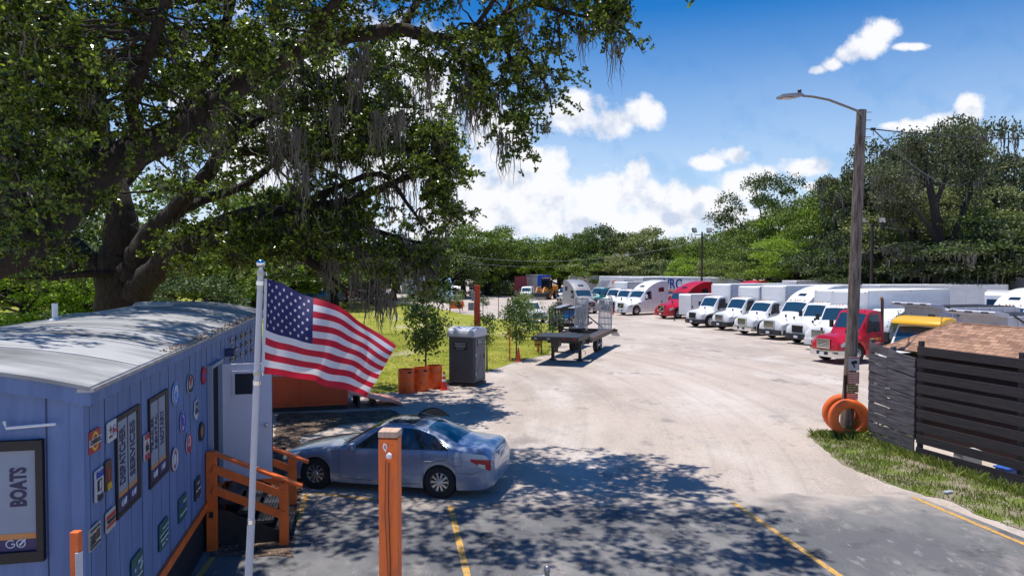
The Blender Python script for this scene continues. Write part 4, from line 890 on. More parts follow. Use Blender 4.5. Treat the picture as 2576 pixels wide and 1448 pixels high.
wn = f.build('window', BLKF, off, bevel=.004); wn['label'] = 'large black framed window lettered BOATS on the end wall'
pw = xi-(wl+t); m_ = (xi+wl+t)/2
MB().box((m_, -.016, (zi+zo)/2), (pw, .010, zi-zo)).build('poster', POST, wn)
MB().box((m_, -.018, (zo+zo2)/2), (pw, .012, zo-zo2)).build('orange_band', ORB, wn)
MB().box((m_, -.020, (zo2+zp)/2), (pw, .014, zo2-zp)).build('purple_band', PUR, wn)
tx, tz = end_xz(80, 1925); _, ta = end_xz(80, 1848); _, tb = end_xz(80, 2002)
rot = Matrix(((0, -1, 0), (0, 0, -1), (1, 0, 0))).to_euler()
to = text('BOATS', .34, TXT, (tx, -.024, tz), rot, wn, bold=.014); to.scale = ((ta-tb)/dimx(to), .44/.44*.52, 1)
lx, lz = end_xz(68, 2147); logo(wn, (lx, -.03, lz), .115, 'X')
text('PROPERTIES', .035, TW, (lx, -.03, lz-.085), (R(90), 0, 0), wn, sx=1.2)
# ---------------- signs hung on the long wall (each one a thing)
def wsign(name, label, cx, cy, x0, x1, hh, shape, base, fn=None, group='small signs hung on the office wall', rim=None, cat='sign'):
    a, _ = wz(x0, cy); b, _ = wz(x1, cy); y_, z_ = wz(cx, cy); _, za = wz(cx, cy-hh); _, zb = wz(cx, cy+hh); w = abs(b-a); h = za-zb
    g = CO+du*y_+dn*.012; t = thing(name, label, cat, (g.x, g.y, (za+zb)/2), oth, group)
    mb = MB(); d = .012
    if shape == 'rect':
        r = min(w, h)*.10; pr = []
        for sx_, sz_, a0 in ((1,1,0),(-1,1,90),(-1,-1,180),(1,-1,270)):
            for k in range(4): an = R(a0+30*k); pr.append((sx_*(w/2-r)+r*math.cos(an), sz_*(h/2-r)+r*math.sin(an)))
        mb.prism(pr, 0, d, 'YZ')
    elif shape == 'round': mb.prism([(w/2*math.cos(k*math.pi/14), h/2*math.sin(k*math.pi/14)) for k in range(28)], 0, d, 'YZ')
    elif shape == 'shield': mb.prism([(w*px, h*pz) for px, pz in [(-.25,.5),(0,.44),(.25,.5),(.42,.42),(.38,.22),(.5,-.05),(.42,-.30),(.2,-.42),(0,-.5),(-.2,-.42),(-.42,-.30),(-.5,-.05),(-.38,.22),(-.42,.42)]], 0, d, 'YZ')
    mb.build('plate', base, t)
    if rim is not None and shape == 'round':
        mb = MB(); mb.tube([(d, w*.44*math.cos(k*math.pi/14), h*.44*math.sin(k*math.pi/14)) for k in range(29)], .012, 4); mb.build('ring', rim, t)
    if fn: fn(t, w, h, d)
    return t
ROTY = (R(90), 0, R(90))
def tx_(s_, m, fy=0, fz=0, fw_=.8, fh=None):
    def fn(t, w, h, d):
        o = text(s_, h*.3, m, (d+.008, w*fy, h*fz), ROTY, t, ex=.001, bold=.004)
        o.scale = (w*fw_/dimx(o), (h*fh/dimx(o, 1)) if fh else 1, 1)
    return fn
def multi(*fs):
    def fn(t, w, h, d):
        for f in fs: f(t, w, h, d)
    return fn
def bar_(m, fy, fz, fw_, fh, nm='band', dd=.001):
    return lambda t, w, h, d: MB().box((d, w*fy, h*fz), (.004+dd, w*fw_, h*fh)).build(nm, m, t)
def disc_(m, fy, fz, fr, nm='disc', dd=.002, ro=None):
    def fn(t, w, h, d):
        rr = min(w, h)*fr; MB().prism([(w*fy+rr*math.cos(k*math.pi/10), h*fz+rr*math.sin(k*math.pi/10)) for k in range(20)], d, d+dd, 'YZ').build(nm, m, t)
    return fn
def star_(m, fy, fz, fr, nm='star', n=5):
    def fn(t, w, h, d):
        rr = min(w, h)*fr; MB().prism([(w*fy+rr*(1 if k % 2 == 0 else .42)*math.sin(k*math.pi/n), h*fz+rr*(1 if k % 2 == 0 else .42)*math.cos(k*math.pi/n)) for k in range(2*n)], d, d+.004, 'YZ').build(nm, m, t)
    return fn
SR = mat('sign_red', (.42,.02,.02), .4); SY = mat('sign_yellow', (.75,.50,.03), .4); SW_ = mat('sign_white', (.62,.62,.64), .4, var=.1); SB = mat('sign_blue', (.02,.06,.45), .4); SG = mat('sign_green', (.005,.11,.10), .4); SK = mat('sign_black', (.015,.015,.02), .4); SBR = mat('sign_brown', (.10,.055,.03), .5, var=.4, scale=8); SO = mat('sign_cream', (.55,.50,.42), .5, var=.2)
SREDI = mat('ink_red', (.5,.02,.03), .4)
wsign('wall_sign', 'red and yellow round badge sign with a black lettered white band, at the wall corner', 366, 1745, 342, 389, 45, 'rect', SR, multi(disc_(SY,0,0,.42), disc_(SR,0,0,.30,dd=.003), bar_(SW_,0,0,.98,.30,dd=.005), tx_('CASTROL', SK, 0, 0, .92, .22)))
wsign('wall_sign', 'white sign with a red oval brand ring and a dark bird shape', 437, 1703, 416, 458, 40, 'rect', SW_, multi(disc_(SB,.16,-.02,.27), disc_(SW_,.16,-.02,.22,dd=.003), tx_('Esso', SREDI, .16, -.02, .36), star_(SBR,-.22,.1,.2,'emblem',4), bar_(SBR,-.2,-.25,.3,.12)))
wsign('wall_sign', 'tall white sign with a black panel bearing a white numeral one', 384, 1917, 368, 401, 63, 'rect', SW_, multi(tx_('Mobil', SB, 0, .33, .78), bar_(SK,0,-.02,.55,.36), tx_('1', SW_, 0, -.02, .2, .26), tx_('Gargoyle', SK, 0, -.38, .7)))
wsign('wall_sign', 'tall dark brown sign with faint red figure beside the first window', 421, 1881, 408, 433.5, 60, 'rect', SBR, multi(bar_(SR,0,.0,.3,.5), tx_('ORIGINAL', SY, 0, -.36, .7)))
wsign('wall_sign', 'square white sign with a red banner and black word TEXACO', 430, 2056, 411, 448.6, 41, 'rect', SO, multi(bar_(SREDI,0,.22,.9,.18), bar_(SREDI,0,-.22,.9,.14), tx_('TEXACO', SK, 0, 0, .9, .18)))
wsign('wall_sign', 'lowest white sign by the wall corner, lettered about car life insurance', 365, 2123, 341, 389, 45, 'rect', SO, multi(tx_('YOUR', SK, -.18, .10, .5, .12), tx_("CAR'S", SK, -.18, -.06, .5, .12), tx_('LIFE', SK, -.2, -.21, .45, .12), tx_('INSURANCE', SK, 0, -.38, .85, .10), tx_('MOTOR OIL', SK, 0, .36, .8, .1), bar_(SBR,.28,.0,.3,.4)))
wsign('wall_sign', 'narrow white sign with a red bottle shape between the two windows', 573.5, 1768, 563, 584, 52, 'rect', SW_, multi(tx_('MOTOR', SREDI, 0, .38, .8), bar_(SREDI,0,0,.3,.4), tx_('Milk', SK, 0, -.05, .6), tx_('ENGINE', SREDI, 0, -.38, .85)))
rd = 'round signs hung on the office wall'
wsign('wall_sign', 'round white sign with a bright blue star, nearest the second window', 689.5, 1558, 677, 702, 45, 'round', SW_, star_(mat('ink_blue', (.02,.20,.6), .4),0,-.08,.30), rd, rim=MATS['ink_blue'])
wsign('wall_sign', 'round white sign with a red letter and a black lower edge', 748, 1517, 737, 759, 39, 'round', SW_, multi(tx_('V', SREDI, 0, .05, .55, .55), bar_(SK,0,-.32,.5,.14)), rd, rim=SK)
wsign('wall_sign', 'small red round sign highest and closest to the door', 802, 1486, 794, 810, 37, 'round', SR, multi(bar_(SB,0,0,.6,.22)), rd, rim=SREDI)
wsign('wall_sign', 'white highway shield sign numbered 66', 772, 1622, 764, 781, 40, 'shield', SW_, multi(tx_('66', SK, 0, -.05, .7, .34), tx_('ROUTE', SK, 0, .28, .5)))
wsign('wall_sign', 'round pink white sign with a blue figure under the blue star sign', 718, 1671, 709, 727, 43, 'round', mat('sign_pinkish', (.55,.42,.48), .5), tx_('R', SB, 0, 0, .45, .4), rd, rim=SB)
wsign('wall_sign', 'round white sign with a red star and red lower lettering', 742, 1755, 733, 752, 42, 'round', SW_, multi(star_(SREDI,0,.10,.22), tx_('TEXACO', SREDI, 0, -.25, .6)), rd, rim=SREDI)
wsign('wall_sign', 'round brown sign beside the office door', 794, 1707, 785, 803, 39, 'round', SBR, disc_(mat('ink_rust', (.35,.12,.04), .5),0,0,.30), rd, rim=SK)
wsign('wall_sign', 'lowest round sign, dusky red with a pale centre', 685.5, 1818, 674, 697, 47, 'round', mat('sign_dusky_red', (.30,.10,.13), .5), disc_(SW_,0,0,.24), rd, rim=SW_)
gg = 'green road signs low on the office wall'
wsign('road_sign', 'green road sign with a blue shield and EAST arrow, nearest the corner', 536, 2262, 514, 558, 72, 'rect', SG, multi(bar_(SB,-.25,.12,.3,.16,'shield'), tx_('EAST', TW, .2, .25, .4, .08), tx_('Orlando', TW, 0, -.12, .8, .09), tx_('8', TW, -.25, .12, .12, .1), lambda t,w,h,d: MB().bar((d+.003, w*.2, 0), (d+.003, w*.4, h*.16), .02).build('arrow', TW, t)), gg, cat='road sign')
wsign('road_sign', 'green road sign with two rows divided by a white line, second from corner', 642, 2112, 625, 660, 54, 'rect', SG, multi(tx_('Airport', TW, .1, .26, .7, .10), bar_(TW,0,.05,.95,.03), tx_('Downtown', TW, 0, -.12, .85, .1), tx_('Exit 78', TW, 0, -.32, .6, .1)), gg, cat='road sign')
wsign('road_sign', 'green road sign with one word under a small shield, third from corner', 717.5, 2009, 702, 733, 46, 'rect', SG, multi(bar_(SB,-.2,.2,.25,.2,'shield'), tx_('EAST', TW, .2, .25, .4, .1), tx_('Daytona', TW, 0, -.2, .85, .13)), gg, cat='road sign')
wsign('road_sign', 'darkest green road sign, smallest, beside the orange stair post', 778, 1931, 767, 789, 42, 'rect', mat('sign_dark_green', (.004,.04,.05), .4), multi(tx_('EAST', TW, 0, .25, .4, .1), tx_('San Diego', TW, 0, -.05, .85, .13), tx_('.', TW, -.3, -.36, .08), tx_('.', TW, .3, -.36, .08)), gg, cat='road sign')
pc = [(.33,.31,.20),(.22,.30,.30),(.36,.37,.42),(.10,.14,.25),(.34,.22,.10)]
k = 0
for row in range(3):
    for i in range(6):
        px = 915+i*20; py = 1420-row*36-i*9.0+(0 if row else 0)
        y_, z_ = wz(px, py); g = CO+du*y_+dn*.012
        m = mat('plate_colour_%d' % (k % 5), pc[k % 5], .5, var=.2)
        t = thing('licence_plate', '%s licence plate, %s from the door in the %s row past the office door' % (['yellowish','greenish','whitish','dark blue','orange'][k % 5], ['first','second','third','fourth','fifth','sixth'][i], ['lowest','middle','highest'][row]), 'licence plate', (g.x, g.y, z_), oth, 'licence plates on the far part of the office wall')
        MB().box((.005, 0, 0), (.01, .25, .12)).build('plate', m, t, bevel=.01); text(random.choice(['BJ7 21','HX 482','88 KTR','FLA 19','R5 MOT']), .065, SK, (.0125, 0, 0), ROTY, t, ex=.001); k += 1
# ---------------- door, lamp, steps
y0d, _ = wz(824, 1600); y1d, _ = wz(863, 1600); zd1 = 3.02*HC/4.9+.12; zd0 = .84
g = CO
mb = MB(); mb.box((.0, (y0d+y1d)/2+.0, (zd0+zd1)/2), (.03, y1d-y0d-.02, zd1-zd0)); 
fr = MB(); 
for yy_ in (y0d, y1d+.02): fr.box((.035, yy_, (zd0+zd1)/2), (.09, .05, zd1-zd0+.06))
fr.box((.035, (y0d+y1d)/2, zd1+.04), (.10, y1d-y0d+.12, .06)); fr.build('door_frame', mat('door_frame_paint', (.30,.33,.42), .5), off)
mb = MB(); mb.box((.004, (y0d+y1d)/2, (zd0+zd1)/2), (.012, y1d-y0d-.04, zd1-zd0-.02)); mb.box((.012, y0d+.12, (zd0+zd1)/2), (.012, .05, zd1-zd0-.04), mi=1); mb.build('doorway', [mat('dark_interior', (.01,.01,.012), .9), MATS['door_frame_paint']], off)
DW = mat('door_white', (.72,.70,.78), .45, var=.05)
q = CO+du*(y1d+.05)
hx = (q-CO).dot(du)
# open leaf, at right angles to the wall
xl, zt_ = None, None
def leaf_xz(x, y):
    d = ray(x/1.5745, y/1.5745); pl = q.dot(du); t = pl/d.dot(du); p = Vector((0,0,HC))+d*t; return (p-CO).dot(dn), p.z
lx1, lzt = leaf_xz(1072, 1436); _, lzb = leaf_xz(1070, 1892)
dl = MB(); dl.box((.02+lx1/2, hx, (lzt+lzb)/2), (lx1, .045, lzt-lzb)); leaf = dl.build('door', DW, off, bevel=.004)
wx0, wzt = leaf_xz(932, 1478); wx1, wzb = leaf_xz(1012, 1557)
wf = MB(); wf.box(((wx0+wx1)/2, hx-.03, (wzt+wzb)/2), (wx1-wx0+.10, .02, wzt-wzb+.10)); wf.build('window_frame', DW, leaf, bevel=.004)
MB().box(((wx0+wx1)/2, hx-.042, (wzt+wzb)/2), (wx1-wx0, .01, wzt-wzb)).build('door_glass', mat('smoked_glass', (.02,.022,.035), .15), leaf)
kx, kz = leaf_xz(1057, 1680); mb = MB(); mb.lathe([(.001,-.07),(.03,-.065),(.038,-.04),(.018,-.02),(.018,0),(.035,0)], 14, (kx, hx-.025, kz), 'Y'); mb.build('door_handle', ALU, leaf, smooth=True)
eg = MB(); eg.box((lx1+.024, hx, (lzt+lzb)/2), (.006, .05, lzt-lzb)); eg.build('weather_strip', BLACK, leaf)
ly, lz_ = wz(893, 1395); g = CO+du*ly+dn*.09
t = thing('wall_lamp', 'small dark box lamp fixed to the wall above the office door', 'wall lamp', (g.x, g.y, lz_), oth)
mb = MB(); mb.box((0, 0, 0), (.18, .22, .14)); mb.build('housing', mat('lamp_housing', (.03,.05,.12), .5), t, bevel=.015); mb = MB(); mb.box((-.01,0,-.08),(.13,.16,.03)); mb.build('lens', LENS, t)
# steps (a free standing stair unit): axis out of the wall
yS = (OP-CO).dot(du)
st = thing('entry_stairs', 'black metal entry steps with orange wooden handrails at the office door', 'stairs', (OP.x, OP.y, 0), oth)
TRD = mat('step_plastic', (.035,.037,.042), .35, var=.3, scale=10)
SL = 1.33; SD = 1.45
lower = G(713, 1377); rel = lower-OP; px_ = rel.dot(dn); py_ = rel.dot(du)
for i in range(4):
    zz = .74-i*.185; xx = .18+i*.29
    tb = MB()
    for k in range(6): tb.box((xx+.13-.125+.05*k, SD/2+.05, zz+(.004 if k % 2 else 0)), (.043, SD-.12, .035))
    tb.box((xx+.13, SD/2+.05, zz-.03), (.28, SD-.14, .03)); tb.build('step', TRD, st, bevel=.004)
mb = MB()
for yy_ in (.1, SD-.02): MB().prism([(.05,.70),(.05,.05),(.5,.0),(1.28,.0),(1.28,.12)], yy_, yy_+.05, 'XZ').build('stringer', BLACKS, st)
def rail(yo, hp, near):
    x1 = px_; 
    MB().box((.09, yo, hp/2), (.16, .13, hp)).build('post', ORG, st, bevel=.008)
    MB().box((x1, yo, 1.08/2), (.15, .13, 1.08)).build('post', ORG, st, bevel=.008)
    for dz, ext, w in ((-.03, .30, .15), (-.27, .0, .05), (-.62, 0, .05)):
        a = Vector((.12, yo+(0 if w > .1 else -.075), hp+dz)); b = Vector((x1+ext, yo+(0 if w > .1 else -.075), 1.13+dz+.02-ext*.45)); 
        MB().bar(a, b, w, .045 if w > .1 else .13).build('handrail' if w > .1 else 'rail', ORG, st, bevel=.005)
rail(py_*.3, 1.66, 1); rail(SD+.05, 1.66, 0)
mb = MB(); mb.box((.09, py_*.3-.07, .62), (.06, .02, .10)); mb.build('outlet_box', BLACK, st)
# ---------------- orange board stand at the office corner
p = P(191, 1335, 6.25); t = thing('notice_post', 'short orange post with a white board strapped to it, by the office corner', 'post', (p.x, p.y, 0))
MB().box((0, 0, p.z/2), (.075, .07, p.z)).build('post', ORG, t, bevel=.006); MB().box((.045, -.035, p.z-.85), (.06, .014, 1.35), rz=.9).build('board', SW_, t, bevel=.004)
text('NO', .05, TXT, (.056, -.046, p.z-.45), (R(90), R(-90), R(52)), t)
for s_ in range(1): text('PARKING', .05, TXT, (.056, -.046, p.z-.95), (R(90), R(-90), R(52)), t)

# ------------------------------------------------------------------ flagpole and flag
FD = 6.9
top = P(656, 678, FD); low = P(622, 1470, FD); dr = (low-top).normalized(); base = top+dr*((top.z)/-dr.z)
fp = thing('flagpole', 'white telescoping flagpole with a silver ball on top, leaning slightly', 'flagpole', base)
def rel_(v): return Vector(v)-base
jt = P(645, 962, FD); j2 = P(632, 1310, FD)
up = (top-base).normalized()
mb = MB(); mb.tube([rel_(top), rel_(jt)], .0275, 16); mb.build('upper_tube', mat('pole_white', (.60,.60,.62), .35, var=.05), fp, smooth=True)
mb = MB(); mb.tube([rel_(jt), rel_(j2)], .031, 16); mb.build('middle_tube', MATS['pole_white'], fp, smooth=True)
mb = MB(); mb.tube([rel_(j2), Vector((0,0,0))], .036, 16); mb.build('lower_tube', MATS['pole_white'], fp, smooth=True)
for v in (jt, j2, P(655, 712, FD)):
    a = rel_(v); MB().tube([a-up*.02, a+up*.02], .039, 14).build('collar', CHROME, fp, smooth=True)
mb = MB(); a = rel_(top)
for i in range(1): mb.lathe([(.0001,.042)]+[(.042*math.sin(k*math.pi/12), .042*math.cos(k*math.pi/12)) for k in range(1, 12)]+[(.0001,-.042)], 24, a+Vector((0,0,.06)))
mb.build('finial_ball', mat('mirror_ball', (.75,.75,.77), .08, 1), fp, smooth=True); mb = MB(); mb.tube([a+Vector((0,0,-.03)), a+Vector((0,0,.03))], .018, 10); mb.build('finial_stem', ALU, fp)
# rotating ring and snap hooks belong to the flag
RING = mat('clear_ring', (.55,.50,.38), .4)
for v in (P(656, 688, FD), P(647, 938, FD)):
    a = rel_(v); MB().tube([a-up*.018, a+up*.018], .036, 14).build('ring', RING, fp, smooth=True)
    mb = MB(); mb.tube([a+Vector((.03,-.01,0)), a+Vector((.055,-.012,.012)), a+Vector((.06,-.012,-.02))], .007, 6); mb.build('snap_hook', CHROME, fp)
# flag surface: control rows (photo place, distance) along the fly, u = 0..1; v = 0 top, 1 bottom
TOPR = [(672,701,6.9),(716,716,6.93),(768,742,7.0),(822,758,6.98),(880,790,7.02),(930,822,7.08),(996,869,7.16)]
MIDR = [(669,820,6.9),(708,836,6.86),(762,850,6.82),(829,862,6.98),(872,880,7.05),(918,900,6.98),(965,926,7.1)]
BOTR = [(664,940,6.9),(708,944,6.96),(762,955,6.9),(806,963,7.02),(846,975,6.96),(888,986,7.05),(922,999,7.1)]
def cr(pts, t):
    n = len(pts)-1; x = t*n; i = min(int(x), n-1); f = x-i
    p0, p1, p2, p3 = pts[max(i-1,0)], pts[i], pts[i+1], pts[min(i+2,n)]
    return p1*1.0+(p2-p0)*(.5*f)+(p0*2-p1*5+p2*4-p3)*(.5*f*f)+(-p0+p1*3-p2*3+p3)*(.5*f**3)
TR, MR_, BR = [[P(*q) for q in r_] for r_ in (TOPR, MIDR, BOTR)]
FO = P(669, 820, 6.9)
def FS(u_, v_, o=0):
    a, b, c = cr(TR, u_), cr(MR_, u_), cr(BR, u_)
    p = a*((1-v_)*(1-2*v_))+b*(4*v_*(1-v_))+c*(v_*(2*v_-1))
    amp = .05*min(1, u_*2.2)
    w = amp*math.sin(u_*13-v_*3.4+.6)+amp*.55*math.sin(u_*23+v_*5)+.012*math.sin(v_*9-u_*17)*u_
    return Vector((p.x, p.y+w+o, p.z))-FO
fl = thing('american_flag', 'stars and stripes flag flying from the white pole', 'flag', FO)
FR_ = mat('flag_red', (.55,.012,.04), .7, trans=.35); FW = mat('flag_white', (.72,.72,.76), .7, trans=.35); FB = mat('flag_blue', (.012,.013,.10), .7, trans=.25)
U0 = .0; NU = 72
us = [i/NU for i in range(NU+1)]; cu = .40; icu = round(cu*NU)
mbs = {0: MB(), 1: MB(), 2: MB()}
for s_ in range(13):
    k = 0 if s_ % 2 == 0 else 1; start = icu if s_ < 7 else 0
    mb = mbs[k]; vs = []
    for i in range(start, NU+1):
        for j in range(5): vs.append(FS(us[i], (s_+j/4)/13))
    n_ = NU-start
    mb.add(vs, [(i*5+j, (i+1)*5+j, (i+1)*5+j+1, i*5+j+1) for i in range(n_) for j in range(4)])
mb = mbs[2]; vs = [FS(us[i], j/28*7/13) for i in range(icu+1) for j in range(29)]
mb.add(vs, [(i*29+j, (i+1)*29+j, (i+1)*29+j+1, i*29+j+1) for i in range(icu) for j in range(28)])
mbs[0].build('red_stripes', FR_, fl, smooth=True, ang=80); mbs[1].build('white_stripes', FW, fl, smooth=True, ang=80); can = mbs[2].build('canton', FB, fl, smooth=True, ang=80)
mb = MB(); asp = 1.9
for r_ in range(9):
    n_ = 6 if r_ % 2 == 0 else 5
    for c_ in range(n_):
        uu = cu*((c_*2+1+(r_ % 2))/12); vv = 7/13*(r_+1)/10; ctr = FS(uu, vv, -.006)
        for sgn in (-1, 1):
            vs = [FS(uu, vv, .005*sgn)]+[FS(uu+.0125*(1 if k % 2 == 0 else .40)*math.sin(k*math.pi/5)*1.05, vv-.0125*asp*(1 if k % 2 == 0 else .40)*math.cos(k*math.pi/5), .005*sgn) for k in range(10)]
            mb.add(vs, [(0, 1+k, 1+(k+1) % 10) for k in range(10)])
mb.build('stars', FW, can)
mb = MB(); hd = [FS(0, v_/20) for v_ in range(21)]
vs = []
for p in hd: vs += [p+Vector((-.028,0,.003)), p]
mb.add(vs, [(2*i, 2*i+1, 2*i+3, 2*i+2) for i in range(20)]); mb.build('header_band', FW, fl)
for v_ in (.015, .985):
    p = FS(0, v_); mb = MB(); mb.lathe([(.010,-.004),(.012,0),(.010,.004)], 12, p+Vector((-.014,0,0)), 'Y'); mb.build('grommet', CHROME, fl)

# ------------------------------------------------------------------ orange post, chain-link fence at the bottom edge
OD = 5.55; tp = P(981, 1086, OD)
op = thing('orange_post', 'tall square orange post with peeling paint in the foreground', 'post', (tp.x, tp.y, 0), R(-4))
MB().box((0, 0, tp.z/2-.02), (.150, .145, tp.z-.04)).build('post', ORGD, op, bevel=.006)
MB().box((0, 0, tp.z-.005), (.154, .149, .05)).build('post_cap', mat('bare_wood', (.62,.42,.30), .7, var=.3, stretch=(8,1,1)), op, bevel=.005)
mb = MB(); mb.tube([(.012,-.085,tp.z-.22),(.008,-.09,tp.z-.5),(.02,-.085,tp.z-1.0),(.012,-.085,tp.z-2.0),(.03,-.08,0)], .004, 5); mb.build('cable', BLACK, op)
mb = MB(); mb.tube([(-.012,-.085,tp.z-.20),(-.02,-.09,tp.z-.6),(.01,-.085,tp.z-1.3),(.0,-.082,0)], .0025, 5); mb.build('wire', BLACK, op)
mb = MB(); mb.lathe([(.001,-.025),(.02,-.02),(.026,0),(.001,.005)], 12, (.012,-.085,tp.z-.165), 'Y'); mb.build('insulator', mat('porcelain', (.7,.7,.7), .2), op, smooth=True)
mb = MB(); mb.tube([(-.022,-.085,tp.z-.07),(-.03,-.09,tp.z-.10),(-.012,-.095,tp.z-.13),(-.004,-.09,tp.z-.10),(-.01,-.09,tp.z-.075)], .007, 6); mb.build('hook', MATS['porcelain'], op, smooth=True)
GALV = mat('galvanised_steel', (.34,.35,.37), .4, .8, var=.2, scale=12)
a = P(1376, 1437, 8.45); b = P(1130, 1458, 8.2); dd = (b-a).normalized()
cf = thing('chain_link_fence', 'galvanised chain link fence whose top just enters the bottom of the view', 'fence', (a.x, a.y, 0))
for k in range(3):
    o_ = Vector((dd.x, dd.y, 0))*2.6*k; MB().tube([o_, o_+Vector((0,0,a.z+.02))], .032, 14).build('post', GALV, cf, smooth=True)
    MB().lathe([(.036,-.02),(.038,.01),(.03,.04),(.012,.055),(.001,.058)], 14, o_+Vector((0,0,a.z+.02))).build('post_cap', GALV, cf, smooth=True)
rl = Vector((dd.x, dd.y, 0))*5.2; MB().tube([Vector((0,0,a.z-.05)), rl+Vector((0,0,a.z-.05))], .021, 10).build('top_rail', GALV, cf, smooth=True)
mb = MB(); ex = Vector((dd.x, dd.y, 0)); stp = .06
n_ = int(5.2/stp)
for i in range(n_):
    for sg in (0, 1):
        pts = []
        for j in range(int((a.z-.05)/stp)): pts.append(ex*(stp*(i+((j+sg) % 2)))+Vector((0, -.01 if (i+j) % 2 else .01, a.z-.05+.055-stp*j)))
        if i < 45 or sg == 0: mb.tube(pts, .0022, 3, cap=False)
cfm = mb.build('mesh', GALV, cf)
# ------------------------------------------------------------------ slatted fence and shingled shed on the right
FW_ = mat('fence_wood', (.028,.024,.027), .7, col2=(.055,.042,.045), scale=4, stretch=(.5,.5,6), lo=.4, hi=.7, bump=.15)
FWG = mat('fence_wood_weathered', (.16,.145,.165), .75, col2=(.045,.036,.04), scale=3, stretch=(.6,.6,7), lo=.4, hi=.66, bump=.15)
def slat_fence(name, label, A_, B_, hA, hB, n, bw, m, posts, group, proud=.03):
    t = thing(name, label, 'fence', (A_.x, A_.y, 0)); d = (B_-A_); d.z = 0; ln = d.length; d.normalize(); nrm = Vector((d.y, -d.x, 0))
    if nrm.dot(Vector((0,0,0))-A_) < 0: nrm = -nrm
    for i in range(n):
        f = (i+.5)/n; za, zb = hA*f+.04, hB*f+.04; k = posts
        segs = [0, ln*.42, ln] if n > 9 else [0, ln]
        for a, b in zip(segs[:-1], segs[1:]):
            j = random.uniform(-.012, .012); a_ = max(a, .0); 
            pa = d*(a_+.004)+nrm*(proud+.001*random.random()); pb = d*(b-.004)+nrm*(proud+.001*random.random())
            pa.z = za+(zb-za)*a/ln+j; pb.z = za+(zb-za)*b/ln+j+random.uniform(-.008,.008)
            MB().bar(pa, pb, .028, bw*random.uniform(.97,1.02)).build('slat', m, t, bevel=.003)
    for f in posts:
        p = d*(ln*f)-nrm*.035; MB().box((p.x, p.y, (hA+(hB-hA)*f)/2+.05), (.10, .10, hA+(hB-hA)*f+.12), rz=math.atan2(d.y, d.x)).build('post', m, t, bevel=.004)
    return t
F0 = G(2186, 1109); F1 = G(2302, 1152); 
vr = (1102/1.5745-1288)/FPX; dF = Vector((-vr, -1, 0)).normalized()
h0 = P(2186, 862, F0.y).z; h1 = P(2302, 903, F1.y).z; h1b = P(2308, 868, F1.y).z
slat_fence('slatted_fence', 'short run of weathered grey horizontal board fence between lamp pole and fence corner', F0, F1, h0, h1, 10, .235, FWG, [0.02, .5], 'board fences')
F2 = F1+dF*9.5
sf = slat_fence('slatted_fence', 'long dark horizontal board fence with open gaps in front of the brown roof', F1+Vector((.02,-.04,0)), F2, h1b, h1b-.02, 9, .205, FW_, [0.006, .27, .53, .8], 'board fences')
SH = bpy.data.materials.new('shingles'); SH.use_nodes = True; t = SH.node_tree; b = t.nodes['Principled BSDF']; b.inputs['Roughness'].default_value = .9
tcn = t.nodes.new('ShaderNodeTexCoord'); br = t.nodes.new('ShaderNodeTexBrick'); br.inputs['Scale'].default_value = 1; br.inputs['Brick Width'].default_value = .26; br.inputs['Row Height'].default_value = .125; br.inputs['Mortar Size'].default_value = .006; br.inputs['Color1'].default_value = (.42,.24,.155,1); br.inputs['Color2'].default_value = (.20,.105,.07,1); br.inputs['Mortar'].default_value = (.08,.045,.03,1); br.inputs['Bias'].default_value = -.1
t.links.new(tcn.outputs['UV'], br.inputs['Vector']); no = t.nodes.new('ShaderNodeTexNoise'); no.inputs['Scale'].default_value = 6; no.inputs['Detail'].default_value = 8; t.links.new(tcn.outputs['UV'], no.inputs['Vector'])
mx_ = t.nodes.new('ShaderNodeMix'); mx_.data_type = 'RGBA'; mx_.blend_type = 'OVERLAY'; mx_.inputs['Factor'].default_value = .55; t.links.new(br.outputs[0], mx_.inputs['A']); t.links.new(no.outputs[0], mx_.inputs['B']); t.links.new(mx_.outputs['Result'], b.inputs['Base Color'])
sb_ = G(2300, 1100); 
# shed: eave line parallel to the fence, ridge further right
eL = P(2216, 876, 20.4); nr = Vector((-dF.y, dF.x, 0)); nr = nr if nr.x > 0 else -nr
rz0 = P(2402, 813, 19.6)
shed = thing('shed', 'low shed with brown shingle roof behind the dark board fence', 'shed', (eL.x, eL.y, 0), math.atan2(dF.y, dF.x))
ze_ = eL.z; zr_ = rz0.z; wv = (rz0-eL); wr_ = abs(wv.dot(nr)); sgn = 1 if Vector((-math.sin(math.atan2(dF.y,dF.x)), math.cos(math.atan2(dF.y,dF.x)), 0)).dot(nr) > 0 else -1
LS = 11; hipx = wv.dot(dF)
def roofface(name, pts, parent, uvd):
    mb = MB(); mb.add(pts, [tuple(range(len(pts)))]); o = mb.build(name, SH, parent); uv = o.data.uv_layers.new(name='UVMap')
    for lp_ in o.data.loops:
        v = o.data.vertices[lp_.vertex_index].co; uv.data[lp_.index].uv = (v.dot(uvd[0]), v.dot(uvd[1]))
    so_ = o.modifiers.new('solid', 'SOLIDIFY'); so_.thickness = .05; so_.offset = -1
    return o
Y_ = Vector((0, sgn, 0)); X_ = Vector((1, 0, 0)); Z_ = Vector((0, 0, 1))
slp = (Y_*wr_+Z_*(zr_-ze_)).normalized(); hsl = (X_*hipx+Z_*(zr_-ze_)).normalized()
e0 = Z_*ze_; r0_ = X_*hipx+Y_*wr_+Z_*zr_; e1 = X_*LS+Z_*ze_; r1_ = X_*LS+Y_*wr_+Z_*(zr_); 
rf = roofface('roof', [e0, e1, r1_, r0_], shed, (X_, slp))
